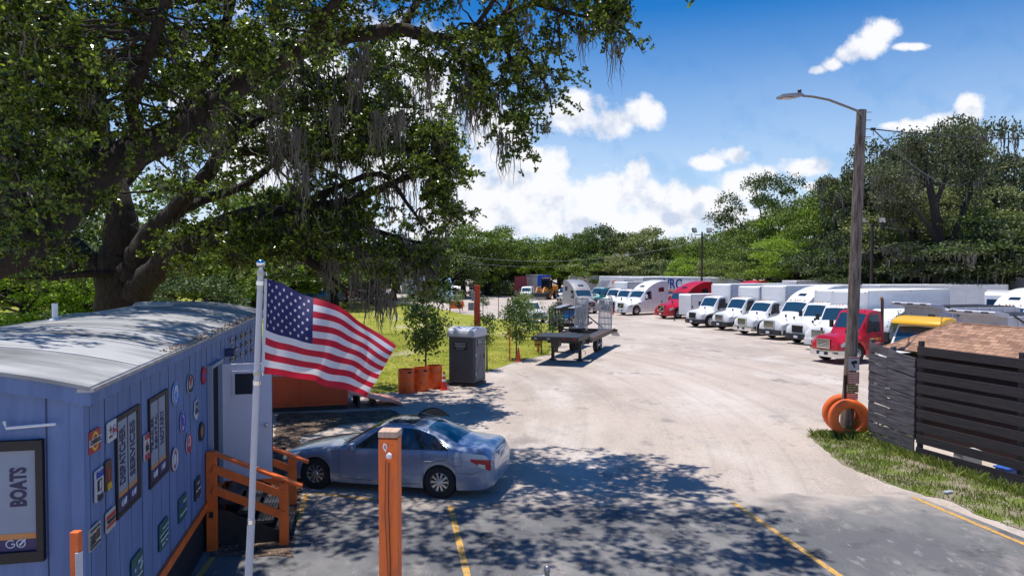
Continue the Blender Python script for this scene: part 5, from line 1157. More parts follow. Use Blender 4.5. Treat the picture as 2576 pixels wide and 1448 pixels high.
e2 = Y_*2*wr_+Z_*ze_; roofface('roof_hip', [e2, e0, r0_], shed, (Y_, hsl)); e3 = X_*LS+Y_*2*wr_+Z_*ze_; roofface('roof_slope', [e3, e2, r0_, r1_], shed, (X_, slp))
mb = MB(); mb.box((LS/2+.15, sgn*(wr_), ze_/2-.05), (LS-.3, 2*wr_-.5, ze_-.12)); mb.build('wall', mat('shed_wall', (.03,.012,.014), .8, var=.3), shed)
mb = MB(); mb.bar(r0_+Z_*.01, r1_+Z_*.01, .18, .03); mb.bar(e0+Z_*.02, r0_+Z_*.02, .16, .03); mb.build('ridge_cap', mat('ridge_shingle', (.22,.12,.08), .9, var=.35, scale=12), shed)
# odds and ends seen through the fence gaps
junk = [('storage_bin', 'pale plastic bin seen through the gaps of the long fence', .5, .35, .32, (.5,.52,.5)), ('blue_tarpaulin', 'small folded blue tarpaulin behind the fence corner', .45, .3, .15, (.03,.12,.5)), ('wood_crate', 'low wooden crate behind the dark board fence', .6, .4, .25, (.42,.3,.18)), ('paint_bucket', 'white bucket standing behind the long fence', .28, .28, .34, (.6,.6,.6))]
for i, (nm, lab, sx_, sy_, sz_, c_) in enumerate(junk):
    p = F1+dF*(.8+i*.9)+nr*(.75+.1*i); t_ = thing(nm, lab, nm.split('_')[-1], (p.x, p.y, 0), .4*i)
    mm = mat(nm+'_mat', c_, .6, var=.25)
    if 'bucket' in nm: mb = MB(); mb.lathe([(.001,0),(.12,0),(.145,.34),(.15,.345),(.135,.33),(.11,.02),(.001,.02)], 18); mb.build('body', mm, t_, smooth=True); MB().tube([(.14*math.cos(a), 0, .33+.12*math.sin(a)) for a in np.linspace(0, math.pi, 9)], .004, 5).build('handle', GALV, t_)
    elif 'crate' in nm:
        for k in range(3):
            MB().box((0, .2, .05+k*.09), (sx_, .02, .07)).build('slat', mm, t_); MB().box((0, -.2, .05+k*.09), (sx_, .02, .07)).build('slat', mm, t_)
        mb = MB(); mb.box((-.29,0,.12),(.02,.4,.24)); MB().box((0,0,.02),(sx_-.02,.38,.02)).build('base', mm, t_); mb.build('end_board', mm, t_)
    else: MB().box((0,0,sz_/2), (sx_,sy_,sz_)).build('body', mm, t_, bevel=.04); MB().box((0,0,sz_+.015), (sx_+.04,sy_+.04,.035)).build('lid', mm, t_, bevel=.01)
# shrub between fence and yellow truck
# ------------------------------------------------------------------ wooden lamp pole, signs and painted tyres
PB = G(2128, 1092); ptop = P(2170, 277, PB.y)
WP = mat('weathered_pole', (.085,.062,.048), .85, col2=(.26,.21,.175), scale=5, stretch=(3,3,.35), lo=.38, hi=.62, bump=.5, bscale=14)
lp_ = thing('street_lamp', 'tall leaning wooden pole with a curved arm and flat grey lamp head', 'street lamp', PB)
tv = ptop-PB; axs = lambda f: Vector((tv.x*f+.03*math.sin(f*5), tv.y*f, tv.z*f))
MB().tube([axs(i/14) for i in range(15)], [.175-.045*i/14+.004*math.sin(i*2.1) for i in range(15)], 18).build('pole', WP, lp_, smooth=True, ang=60)
def Q(x, y, dy=0): return P(x, y, PB.y+dy)-PB
mb = MB(); arm = [Q(2166,345), Q(2166,300), Q(2160,288), Q(2148,280), Q(2120,269), Q(2080,254), Q(2040,246), Q(2015,244)]
arm = [a+Vector((0,-.12,0)) for a in arm]; mb.tube(arm, .033, 10); mb.build('arm', mat('arm_metal', (.22,.20,.18), .5, .6), lp_, smooth=True)
mb = MB(); hd = [(2016,240,244),(2000,239,247),(1980,240,249),(1960,242.5,250),(1950,247,250.5)]
vs = []
for x_, a_, b_ in hd:
    p1, p2 = Q(x_, a_), Q(x_, b_); w_ = .17 if x_ < 2010 and x_ > 1955 else .07
    for s_ in (-1, 1): vs += [p1+Vector((0, -.12+s_*w_*.8, 0)), p2+Vector((0, -.12+s_*w_, 0))]
mb.add(vs, [(i*4+j, i*4+k_, (i+1)*4+k_, (i+1)*4+j) for i in range(4) for j, k_ in ((0,1),(1,3),(3,2),(2,0))]+[(0,1,3,2),(16,17,19,18)]); mb.build('lamp_head', mat('lamp_metal', (.25,.25,.26), .45, .5), lp_, smooth=True)
mb = MB(); q1 = Q(1975, 250.5); mb.box(q1+Vector((0,-.12,0)), (.30,.22,.02)); mb.build('lens', mat('lamp_lens', (.5,.42,.38), .3), lp_)
mb = MB(); q1 = Q(2007, 239); mb.lathe([(.05,0),(.055,.11),(.045,.125),(.001,.125)], 12, q1+Vector((0,-.12,-.01))); mb.build('photocell', mat('photocell', (.06,.05,.05), .4), lp_, smooth=True)
mb = MB()
for y_ in (283, 303, 325, 345): q1 = Q(2171, y_); mb.tube([q1+Vector((-.17,-.05,0)), q1+Vector((.22,-.02,0))], .012, 6)
mb.build('bolts', GALV, lp_); mb = MB(); q1 = Q(2166, 330); mb.box(q1+Vector((0,-.125,.1)), (.09,.03,.5)); mb.build('arm_bracket', MATS['arm_metal'], lp_, bevel=.005)
mb = MB(); mb.tube([Q(2160,300,-.2), Q(2156,320,-.2), Q(2158,345,-.2), Q(2163,362,-.2)], .008, 5); mb.build('hanging_wire', BLACK, lp_)
def psign(label, y0, y1, xw, base, lines, ink, off_=.0, tri=None):
    f = lambda y: P(2131, y, PB.y-.20)
    z0, z1 = f(y1).z, f(y0).z; ctr = f((y0+y1)/2); fx = (ctr.z)/tv.z; x_ = PB.x+axs(fx).x
    t_ = thing('warning_sign', label, 'sign', (x_+off_, PB.y-.205-random.random()*.004, (z0+z1)/2), R(2), 'notices nailed to the lamp pole')
    MB().box((0,0,0), (xw, .012, z1-z0-.01)).build('plate', base, t_, bevel=.003); n_ = len(lines)
    for i, s_ in enumerate(lines):
        o = text(s_, (z1-z0)/n_*.62, ink, (0, -.008, (z1-z0)*(.5-(i+.5)/n_)*.92), (R(90),0,0), t_, ex=.001, bold=.004); o.scale = (xw*.86/max(.01, dimx(o)), 1, 1)
    if tri: tri(t_)
    return t_
psign('white square notice with a black camera symbol, topmost on the wooden pole', 897, 932, .30, mat('notice_white', (.55,.55,.55), .5, var=.15), [], SK, tri=lambda t_: (MB().prism([(-.10,.06),(.06,.10),(.10,.02),(-.06,-.03)], -.012, -.004, 'XZ').build('camera_symbol', SK, t_), MB().prism([(-.03,-.03),(.02,-.02),(.03,-.11),(-.01,-.11)], -.0125, -.004, 'XZ').build('camera_stand', SK, t_), MB().box((0,0,.17),(.28,.014,.03)).build('red_band', SREDI, t_)))
psign('red notice with dense lettering, upper of the two red ones on the pole', 934, 966, .34, mat('notice_red', (.45,.10,.07), .5, var=.2), ['PRIVATE PROPERTY','NO PARKING','UNAUTHORIZED VEHICLES','TOWED AWAY AT','OWNER EXPENSE'], mat('ink_pale', (.75,.62,.5), .5))
psign('pale yellow notice with black lines between the two red notices', 967, 987, .34, mat('notice_yellow', (.55,.52,.25), .5, var=.2), ['24 HOUR','TOW AWAY ZONE','CALL OFFICE'], SK)
psign('red notice with dense lettering, lower of the two red ones on the pole', 988, 1004, .33, MATS['notice_red'], ['NO TRESPASSING','VIOLATORS WILL','BE PROSECUTED'], MATS['ink_pale'])
psign('lowest pale yellow notice on the pole, just above the tyres', 1005, 1020, .32, MATS['notice_yellow'], ['SPEED LIMIT 5','ALL VISITORS','REPORT TO OFFICE'], SK)
psign('dark board behind the red notices, sticking out left of the pole', 942, 1016, .10, mat('dark_board', (.03,.025,.02), .8), [], SK, -.19)
mb = MB(); q1 = P(2127, 1026, PB.y); 
# tyres: truck tyres painted orange, leaning on the pole front and back
def tyre(label, cx, cy, dy, tilt, yaw, r):
    p = P(cx, cy, PB.y+dy); prof = [(r*.56,-.10),(r*.60,-.12),(r*.86,-.135),(r*.95,-.12),(r*1.0,-.09),(r*1.0,.09),(r*.95,.12),(r*.86,.135),(r*.60,.12),(r*.56,.10)]
    mb = MB(); mb.lathe(prof, 40, (0,0,0), 'Y', close=True)
    for k in (-.05, 0, .05): mb.lathe([(r*.985,k-.006),(r*1.004,k-.008),(r*1.004,k+.008),(r*.985,k+.006)], 40, (0,0,0), 'Y')
    o = mb.build('painted_tyre', ORG, None, smooth=True); o.location = (p.x, p.y, r-.02); o.rotation_euler = (tilt, 0, yaw); tag(o, label, 'tyre', 'orange painted tyres at the pole foot')
tyre('orange painted tyre leaning on the front of the wooden pole', 2136, 1060, -.38, R(-4), R(-6), .545)
tyre('orange painted tyre standing behind the wooden pole', 2120, 1060, .36, R(3), R(-10), .55)
# wires from the poles
def wire(label, pts, r=.014, m=None):
    o = MB().tube(pts, r, 5).build('overhead_cable', m or BLACK, None); tag(o, label, 'cable', 'overhead cables'); return o
def sag(a, b, s, n=14): a, b = Vector(a), Vector(b); return [a.lerp(b, i/n)-Vector((0,0,s*4*(i/n)*(1-i/n))) for i in range(n+1)]
w0 = P(2196, 325, PB.y); mb = MB(); mb.box(Vector((0,0,0)), (.12,.06,.07)); mb.tube([(-.28,0,.0),(0,0,0)], .012, 5); mb.tube([(0,0,-.02),(.02,0,-.18)], .01, 5); c1 = mb.build('cable_clamp', BLACK, None); c1.location = w0; tag(c1, 'black cable clamp bolted to the right side of the lamp pole', 'clamp')
wire('thick cable running right from the lamp pole against the sky', sag(w0, P(2720, 348, 24), .12), .018)
wire('cable sloping down right from the lamp pole behind the tall tree', sag(w0, P(2440, 455, 60), .9), .02)
# floodlight poles
def flood(label, x, yb, yt, Y, r=.14, wood=True, heads=True):
    b0 = P(x, yb, Y); b0.z = 0; tz_ = P(x, yt, Y).z; t_ = thing('floodlight_pole', label, 'light pole', b0, 0, 'floodlight poles')
    MB().tube([(0,0,0),(0,0,tz_)], [r, r*.75], 12).build('pole', mat('dark_pole', (.07,.055,.045), .85, var=.3) if wood else MATS['weathered_pole'], t_, smooth=True)
    MB().box((0,-.16,tz_-.35), (1.7,.08,.08)).build('crossarm', BLACKS, t_)
    for sx_, rz_ in ((-.95, .5), (.8, -.1)):
        mb = MB(); mb.box((0,0,0), (.62,.20,.55)); h_ = mb.build('floodlight', mat('flood_housing', (.06,.055,.05), .5), t_, bevel=.03); h_.location = (sx_, -.15, tz_+.18); h_.rotation_euler = (R(-20), 0, rz_)
        mb = MB(); mb.box((0,-.105,0), (.54,.02,.46)); mb.build('lens', mat('flood_lens', (.35,.33,.31), .25), h_)
        MB().tube([(sx_,-.16,tz_-.35),(sx_,-.15,tz_-.05)], .03, 6).build('bracket', BLACKS, t_)
    return t_
flood('tall dark pole with two floodlights behind the red sleeper truck', 1765, 760, 583, 84)
flood('wooden pole with floodlights right of the lamp pole, before the dark trees', 2192, 760, 560, 66, .17)
flood('slim distant floodlight pole over the white trailers', 1564, 740, 645, 118, .14)
wire('cable crossing right from the floodlight pole before the dark trees', sag(P(2194, 568, 66), P(2640, 597, 66), .25), .035, mat('cable_pale', (.2,.2,.21), .6))
wire('cable dropping left from the right hand floodlight pole', sag(P(2190, 585, 66), P(1770, 598, 84), 1.6), .03)
wire('upper distant cable in front of the central trees', sag(P(1060, 625, 95), P(1775, 603, 84), 2.1), .018, MATS['cable_pale'])
wire('lower distant cable in front of the central trees', sag(P(1120, 652, 95), P(1560, 650, 118), 1.2), .018, MATS['cable_pale'])
# ------------------------------------------------------------------ right hand yard: caravan, dump trucks, others
def caravan():
    g = P(2202, 850, 40); t_ = thing('travel_trailer', 'white travel trailer with dark blue swoosh graphics behind the red day cab', 'caravan', (g.x, g.y, 0), R(180+14))
    Ln_, H_, w_ = 7.2, 2.42, 1.15
    fr_ = [(0,.8),(.14,1.3),(.05,1.8),(-.35,2.2),(-.9,H_)]
    pr = [(-Ln_,.55),(-.15,.55)]+fr_+[(-Ln_,H_)]
    mb = MB(); mb.prism(pr, -w_, w_); mb.build('body', WHITE, t_, smooth=True, ang=40, bevel=.05)
    for i, (o_, th) in enumerate(((0,.20),(.34,.10),(.62,.07))):
        pts = [Vector((-.7-o_*1.1-1.9*s_**.8*1.2, 0, .6+1.6*(s_**.45)-o_*.3)) for s_ in np.linspace(0, 1, 12)]
        mb = MB(); vs = []
        for q_ in pts: vs += [(q_.x, w_+.006, q_.z), (q_.x-th*1.6, w_+.006, q_.z-th*.6)]
        mb.add(vs, [(2*i_, 2*i_+1, 2*i_+3, 2*i_+2) for i_ in range(11)]); mb.build('swoosh', NAVY, t_)
    MB().box((-5.2, w_+.008, 2.0), (3.6,.014,.42)).build('graphic_band', mat('grey_blue_graphic', (.10,.12,.22), .4), t_)
    for x_, z_, a_, b_ in ((-3.6,1.5,.75,.45),(-5.6,1.5,1.0,.45),(-2.1,1.25,.35,.35)):
        f_ = MB(); f_.box((x_, w_+.018, z_), (a_,.03,b_)); f_ = f_.build('window', BLACK, t_, bevel=.01); MB().box((x_, w_+.036, z_), (a_-.08,.01,b_-.08)).build('pane', GLS, f_)
    for s_ in (-1, 1): wheel(t_, -4.2, s_*1.15, .34, .2, s_, 'car'); wheel(t_, -5.0, s_*1.15, .34, .2, s_, 'car')
    mb = MB(); mb.bar((-.1,.6,.55),(1.2,0,.55),.09); mb.bar((-.1,-.6,.55),(1.2,0,.55),.09); mb.tube([(1.1,0,0),(1.1,0,.8)],.05,8); mb.build('tow_bar', BLACKS, t_)
    mb = MB(); mb.box((-3.5, 0, H_+.12), (.9,.7,.25)); mb.build('roof_unit', WHITE, t_, bevel=.06); mb = MB(); mb.tube([(-2.2,0,H_),(-2.2,0,H_+.35)], .03, 6); mb.box((-2.2,0,H_+.38),(.6,.08,.05)); mb.build('antenna', WHITE, t_)
caravan()
def dump(label, px, Y, s=1, H=2.75, num='XD8 7034'):
    p = P(px, 800, Y); t_ = thing('dump_trailer', label, 'dump trailer', (p.x, p.y, 0), R(180+17), 'white dump trailers')
    for s_ in (-.6, .6): MB().bar((-3.4, s_, 0), (-3.4, s_, 1.1), .12).build('landing_leg', BLACKS, t_)
    DB = mat('dump_body_paint', (.55,.55,.60), .5, var=.15)
    mb = MB(); mb.prism([(-2.95,1.0),(-2.95,H),(-3.1,H+.02),(-8.2,H-.02),(-8.6,1.15),(-8.4,1.0)], -1.2, 1.2); mb.build('dump_body', DB, t_, bevel=.02)
    mb = MB()
    for x_ in np.linspace(-3.6,-8.0,6):
        for s_ in (-1,1): mb.box((x_, s_*1.235, (1.0+H)/2), (.14,.07,H-1.05))
    mb.build('body_rib', DB, t_)
    mb = MB(); mb.prism([(-2.98,H-.04),(-2.98,H+.14),(-2.15,H+.26),(-2.08,H+.20),(-2.15,H+.08)], -1.24, 1.24); mb.build('cab_shield', DB, t_, bevel=.02)
    mb = MB()
    for s_ in (-1,0,1): mb.box((-2.09, s_*.8, H+.19), (.06,.34,.07))
    mb.build('shield_slot', BLACK, t_)
    MB().box((-2.93, .55, H-.62), (.03,.42,.48)).build('body_window', BLACK, t_)
    for s_ in (-1,1): MB().bar((-3.1, s_*1.30, H+.10), (-5.6, s_*1.30, 1.35), .06, .06).build('tarp_arm', BLACKS, t_)
    MB().box((-5.6, 0, H+.01), (4.9,2.2,.06)).build('tarp', BLACK, t_)
    text(num, .24, SREDI, (-2.925, -.1, 1.75), (R(90),0,R(90)), t_, ex=.004); chassis(t_, -3.2, -8.3, [-6.3,-7.5])
dump('white dump trailer with a small front window behind the brown roof, left of two', 2208, 36.5, H=2.72)
dump('white dump trailer with a dark tarp at the right edge, right of two', 2345, 31.5, H=2.60, num='XD8 7035')
YP = mat('yellow_paint', (.80,.42,.01), .35, coat=.3)
p = P(2246, 850, 28); l_ = (p.x, p.y, 0)
t_, b_ = tractor('work_truck', 'white work truck with a yellow cab roof behind the brown shingle roof', 'truck', l_, R(180+32), WHITE, 'day', H=2.52, gr='fine', bump=DKB)
mb = MB()
mb.prism([(-1.55,2.44),(-1.62,2.58),(-2.0,2.72),(-2.5,2.76),(-2.85,2.70),(-2.85,2.50),(-2.0,2.50)], -1.0, 1.0); mb.build('roof_visor', YP, t_, bevel=.05, smooth=True)
# cab-over stepvan and domed sleeper far right
p = P(2530, 800, 45); 
sv_t = thing('step_van', 'white cab over truck with an upright windscreen at far right', 'truck', (p.x, p.y, 0), R(180+55))
mb = MB(); mb.prism([(0,.6),(.02,1.5),(-.25,3.05),(-.4,3.25),(-6.5,3.25),(-6.5,.6)], -1.15, 1.15); mb.build('body', WHITE, sv_t, bevel=.06)
mb = MB(); 
for s_ in (-1,1): mb.add([(.01,s_*.08,1.75),(.01,s_*1.05,1.75),(-.195,s_*1.02,2.8),(-.195,s_*.08,2.8)], [(0,1,2,3)])
mb.v = [(x_+.035,y_,z_) for x_,y_,z_ in mb.v]; mb.build('windscreen', GLS, sv_t)
for s_ in (-1,1):
    mb = MB(); mb.box((-.95, s_*1.156, 2.3), (.85,.014,.85)); mb.build('side_window', GLS, sv_t); mirror(sv_t, (-.1, 1.15*s_, 2.2), s_); wheel(sv_t, -1.0, s_*1.0, .45, .25, s_); wheel(sv_t, -5.0, s_*1.0, .45, .25, s_); MB().lathe([(.12,0),(.12,.04),(.001,.05)], 14, (.0,s_*.85,1.0), 'X').build('headlight', LENS, sv_t)
mb = MB(); mb.box((.06,0,.62),(.14,2.2,.25)); mb.build('bumper', BLACK, sv_t, bevel=.03)
p = P(2470, 800, 41); l_ = (p.x, p.y, 0); tractor('semi_truck', 'white sleeper truck whose tall dome rises at the right edge of the picture', 'truck', l_, R(180+25), WHITE, 'sleeper', gr='bars', bump=DKB)
# distant machines and boats under the oaks: blue covered boat
p = P(2300, 722, 66); bt = thing('covered_boat', 'boat under a blue cover on its trailer, beneath the big oak', 'boat', (p.x, p.y, 0), R(170))
mb = MB(); mb.add([(3.2,0,2.9),(1.5,1.0,2.8),(-3,1.1,2.7),(-3,-1.1,2.7),(1.5,-1.0,2.8),(2.2,0,1.6),(-2.8,.5,1.4),(-2.8,-.5,1.4)], [(0,1,2,3,4),(0,5,1),(1,5,6,2),(2,6,7,3),(3,7,5,4),(4,5,0),(5,7,6)]); mb.build('hull', WHITE, bt, bevel=.05)
mb = MB(); mb.grid(lambda u_, v_: (3.0-6*u_, (-1.12+2.24*v_)*(1-max(0,(.3-u_))*2.2), 2.85+.75*math.sin(math.pi*v_)*min(1,.4+u_)), 10, 8); mb.build('cover', mat('blue_cover', (.05,.12,.35), .6, var=.3), bt, smooth=True)
mb = MB(); mb.box((0,0,1.2),(6.5,.5,.12)); mb.box((-1.0,0,.9),(.3,1.8,.9)); mb.build('boat_trailer', BLACKS, bt)
for s_ in (-1,1): wheel(bt, -1, s_*1.1, .36, .2, s_, 'car')
# ------------------------------------------------------------------ left and middle yard
# portable toilet
PG = mat('toilet_grey', (.075,.078,.088), .55, var=.15); PL = mat('toilet_light_grey', (.48,.50,.56), .4, var=.08)
c0 = G(1192, 973); rzp = R(-67)     # local +x = door side... corner nearest the camera at c0
pt = thing('portable_toilet', 'dark grey portable toilet with pale rounded roof beside the orange barrels', 'portable toilet', (c0.x, c0.y, 0), R(-22))
w_ = 1.12; d_ = 1.16; Hh = 1.98
# local: corner at (0,0); left face runs to -x, right (door) face runs to +y
mb = MB(); mb.box((-w_/2, d_/2, .13+Hh/2), (w_, d_, Hh)); mb.build('cabin', PG, pt, bevel=.035)
mb = MB()
for i in range(5): mb.box((-.22-.17*i, -.006, .95), (.05,.022,.95))
mb.box((-w_/2,-.004,.26),(w_-.1,.014,.06)); mb.bar((-.12,-.008,.35),(-.95,-.008,.62),.02,.035); mb.build('wall_rib', PG, pt, bevel=.006)
mb = MB(); k_ = 14
ar_ = [(-w_/2+(w_/2+.05)*math.cos(a)*1, Hh+.10+.26*math.sin(a)) for a in np.linspace(0, math.pi, k_)]
ar_y = [(d_/2+(d_/2+.05)*math.cos(a), Hh+.12+.25*abs(math.sin(a))**.6) for a in np.linspace(0, math.pi, k_)]
mb.prism([(y_, z_) for y_, z_ in ar_y]+[(-.05, Hh+.0),(d_+.05, Hh+.0)][::1], -w_-.06, .05, 'YZ'); mb.build('roof', PL, pt, smooth=True, ang=40, bevel=.03)
mb = MB()
for i in range(4):
    x_ = -.18-.25*i; mb.prism([(y_, z_+.018) for y_, z_ in ar_y[1:-1]]+[(d_*.1, Hh+.12),(d_*.9,Hh+.12)][::1], x_-.05, x_+.05, 'YZ')
mb.build('roof_rib', PL, pt, smooth=True, ang=40)
dr_ = MB(); dr_.prism([(.10,.25),(d_-.10,.25),(d_-.10,1.85)]+[(d_/2+(d_/2-.10)*math.cos(a), 1.85+.30*math.sin(a)) for a in np.linspace(0, math.pi, 10)]+[(.10,1.85)], .004, .03, 'YZ'); dd_ = dr_.build('door', mat('toilet_door_grey', (.13,.135,.155), .55, var=.1), pt, bevel=.008)
MB().box((.04,.92,1.15),(.03,.06,.18)).build('door_handle', BLACK, dd_, bevel=.008)
for z_ in (.5, 1.25): MB().box((.035,.13,z_),(.03,.06,.12)).build('hinge', PL, dd_)
mb = MB(); mb.prism([(.25,.45),(.6,1.3),(.9,.45),(.86,.45),(.6,1.2),(.29,.45)], .03, .036, 'YZ'); mb.build('door_rib', PG, dd_)
mb = MB(); mb.box((-w_/2,d_/2,.065),(w_+.02,d_+.06,.09)); mb.build('skid', BLACK, pt)
SKP = mat('sticker_black', (.012,.012,.015), .4)
for par_loc, rt_, nm in (((-.60,-.014,1.62), (R(90),0,0), 0), ((.034,.50,1.75), (R(90),0,R(90)), 1)):
    w2 = .62 if nm == 0 else .5
    mb = MB(); mb.box(par_loc, (w2,.012,.30) if nm == 0 else (.012,w2,.30)); s_ = mb.build('name_board', SKP, pt, bevel=.004)
    for tx__, dz, sz in (('THE POTTY', .08, .10), ('COMPANY', -.015, .10), ('407 555 0142', -.105, .05)):
        o_ = Vector(par_loc)+Vector((0,-.009,dz) if nm == 0 else (.009,0,dz)); q_ = text(tx__, sz, TW, o_, rt_, s_, ex=.001); q_.scale = (w2*(.8 if dz > -.05 else .5)/dimx(q_), 1, 1)
MB().tube([(-w_+.12,d_*.8,Hh),(-w_+.12,d_*.8,Hh+.28)], .05, 10).build('vent_pipe', BLACK, pt)
# barrels
def barrel(label, px, py, dent, rzb):
    g = G(px, py); t_ = thing('barrel', label, 'barrel', (g.x, g.y+.28, 0), rzb, 'orange painted barrels by the grass')
    r_ = .30; prof = [(.001,.0),(r_-.01,0),(r_,.015),(r_,.28),(r_+.008,.295),(r_,.31),(r_,.58),(r_+.008,.595),(r_,.61),(r_,.875),(r_+.012,.885),(r_+.012,.90),(r_-.012,.90),(r_-.012,.04),(.001,.04)]
    mb = MB(); mb.lathe(prof, 36); mb.build('drum', mat('barrel_orange', (.84,.14,.02), .5, col2=(.28,.05,.02), scale=7, lo=.58, hi=.72), t_, smooth=True, ang=50)
    if dent: mb = MB(); mb.prism([(.09*math.cos(a)*1.0, .80+.05*math.sin(a)) for a in np.linspace(0, 6.283, 14, endpoint=False)], -.312, -.296, 'XZ'); mb.build('handle_hole', BLACK, t_)
    return t_
barrel('leftmost orange barrel with scuffed dark patches and a handle hole', 1019, 990, 1, R(35)); barrel('middle orange barrel with a handle hole near its rim', 1057, 985, 1, R(40)); barrel('rightmost orange barrel, without a handle hole, next to the striped cone', 1091, 978, 0, 0)
def cone(label, px, py, h, m, bands=False, group='traffic cones', base=True):
    g = G(px, py); t_ = thing('traffic_cone', label, 'traffic cone', (g.x, g.y, 0), .3, group)
    mb = MB(); mb.lathe([(h*.19,.02),(h*.035,h),(.001,h)], 20); c_ = mb.build('cone', m, t_, smooth=True)
    if base: MB().box((0,0,.015),(h*.52,h*.52,.03)).build('base', m, t_, bevel=.01)
    if bands:
        for a, b in ((.45,.58),(.72,.84)):
            mb = MB(); rr = lambda f: h*(.19-.155*(f*h-.02)/(h-.02))+.003; mb.lathe([(rr(a),a*h),(rr(b),b*h)], 20); mb.build('reflective_band', WHITE, c_, smooth=True)
REDO = mat('cone_red', (.62,.03,.02), .45); CO_ = mat('cone_orange', (.80,.10,.015), .45)
cone('red cone with two white bands between barrel and portable toilet', 1117, 979, .72, REDO, True)
cone('plain orange cone at the grass edge by the staked tree', 1304, 908, .72, CO_)
cone('small faded cone on the lot beyond the grass', 1283, 778, .75, mat('cone_faded', (.65,.18,.09), .6)); cone('faded cone beside the red stake at the truck row', 1541, 791, .8, MATS['cone_faded']); cone('tiny cone under a sapling far across the grass', 1166, 771, .7, MATS['cone_faded'])
# marker stakes
def stake(label, x, yb, yt, m, w2=.06):
    g = G(x, yb); z_ = P(x, yt, g.y).z; t_ = MB().box((0,0,z_/2),(w2,w2,z_)).build('marker_stake', m, None, bevel=.005); t_.location = (g.x, g.y, 0); tag(t_, label, 'stake', 'stakes along the lot edges')
STK = mat('stake_brown', (.12,.06,.04), .8)
stake('thin dark stake at the lot edge beyond the grass', 1254, 802, 738, STK); stake('short dark stake right of the thin sapling', 1276, 804, 753, STK); stake('faded red stake beside the cone at the truck row', 1532, 791, 742, MATS['cone_faded'], .09)
# orange utility post
g = G(1200, 948); g = Vector((P(1200,700,33).x, 33, 0)); zt2 = P(1200, 717, 33).z
up_ = thing('utility_post', 'tall orange square post with grey electric boxes behind the portable toilet', 'post', g)
MB().box((0,0,zt2/2),(.27,.24,zt2)).build('post', mat('orange_red_paint', (.62,.075,.02), .5, var=.2), up_, bevel=.01)
for x_, z_, a_, b_ in ((-.17, P(0,745,33).z, .16,.42), (-.27, P(0,770,33).z, .26,.36)): MB().box((x_,-.16,z_),(a_,.12,b_)).build('electric_box', mat('box_grey', (.30,.31,.33), .5, var=.2), up_, bevel=.01)
mb = MB(); zc2 = P(0,765,33).z; mb.lathe([(.001,-.06),(.05,-.05),(.07,0),(.05,.05),(.001,.06)], 12, (.2,-.16,zc2)); mb.build('lamp', WHITE, up_, smooth=True); MB().tube([(-.2,-.2,zc2-.1),(-.05,-.22,zc2-.4),(.05,-.2,zc2-.1),(.15,-.18,zc2)], .012, 5).build('cable', BLACK, up_)
# small yellow notice on an orange stake
g = G(1354, 886); nb = thing('speed_sign', 'small yellow lettered sign on an orange stake in front of the car hauler', 'sign', (g.x, g.y, 0), R(-8))
MB().box((0,0,.55),(.13,.08,1.1)).build('stake', ORG, nb); za = P(1353,842,g.y).z; zb = P(1353,872,g.y).z; SYL = mat('sign_ochre', (.65,.36,.04), .5)
MB().box((0,-.055,(za+zb)/2),(.40,.02,za-zb)).build('panel', SYL, nb, bevel=.005)
for i, s_ in enumerate(['SLOW','DOWN','5 MPH']): o_ = text(s_, .15, SK, (0,-.068,za-(za-zb)*(.2+.3*i)), (R(90),0,0), nb, ex=.001, bold=.006)
# orange banner on posts, far
for lab, x0, x1, y0, y1, Y in (('orange low sign board at the far edge of the grass', 1131, 1165, 757, 776, 82),):
    a, b = P(x0, y0, Y), P(x1, y1, Y); t_ = thing('sign_board', lab, 'board', ((a.x+b.x)/2, Y, 0)); wd = b.x-a.x
    MB().box((0,0,(a.z+b.z)/2),(wd,.06,a.z-b.z)).build('board', mat('banner_orange', (.85,.17,.05), .5, var=.1), t_, bevel=.02)
    for s_ in (-1,1): MB().box((s_*wd*.45,.08,a.z/2),(.08,.08,a.z+.4)).build('post', STK, t_)
# orange flat container and ramp on the left
a = G(640, 1040); b = G(876, 1029); ct = thing('orange_container', 'low orange steel container between the office and the flag', 'container', (b.x, b.y, 0), math.atan2(b.y-a.y, b.x-a.x))
zt3 = P(780, 940, b.y).z
OR2 = mat('container_orange', (.62,.085,.02), .5, var=.15, scale=2)
mb = MB(); mb.box((-3.2,1.1,.16+(zt3-.16)/2),(6.4,2.2,zt3-.16)); mb.build('shell', OR2, ct, bevel=.02)
mb = MB()
for x_ in np.linspace(-.05,-6.3,9): mb.box((x_,-.012,.16+(zt3-.16)/2),(.07,.03,zt3-.3))
mb.box((-3.2,-.02,zt3-.06),(6.4,.05,.10)); mb.box((-3.2,-.02,.22),(6.4,.05,.10)); mb.build('rib', OR2, ct)
mb = MB(); mb.box((-3.2,1.1,.09),(6.3,2.0,.14)); mb.build('skid', BLACKS, ct)
r0g = b+Vector((.05,-.1,0)); r1g = G(1018, 1021)
rmp = thing('loading_ramp', 'long weathered orange wooden ramp sloping to the ground right of the container', 'ramp', (r0g.x, r0g.y, 0), math.atan2(r1g.y-r0g.y, r1g.x-r0g.x))
RW = mat('ramp_orange_wood', (.85,.20,.09), .6, col2=(.85,.50,.38), scale=3, stretch=(.4,8,1), lo=.4, hi=.6)
ll = (r1g-r0g).length; sl_ = math.atan2(.50, ll)
for i in range(8):
    o_ = MB().box((0,0,0),(ll-.05*(i % 3), .15, .04)).build('plank', RW, rmp); o_.location = (ll/2, .15+.165*i, .29); o_.rotation_euler = (0, sl_, 0)
mb = MB(); mb.box((.35,.75,.19),(.08,1.2,.36)); mb.box((.9,.75,.12),(.08,1.2,.2)); mb.build('support', BLACKS, rmp)
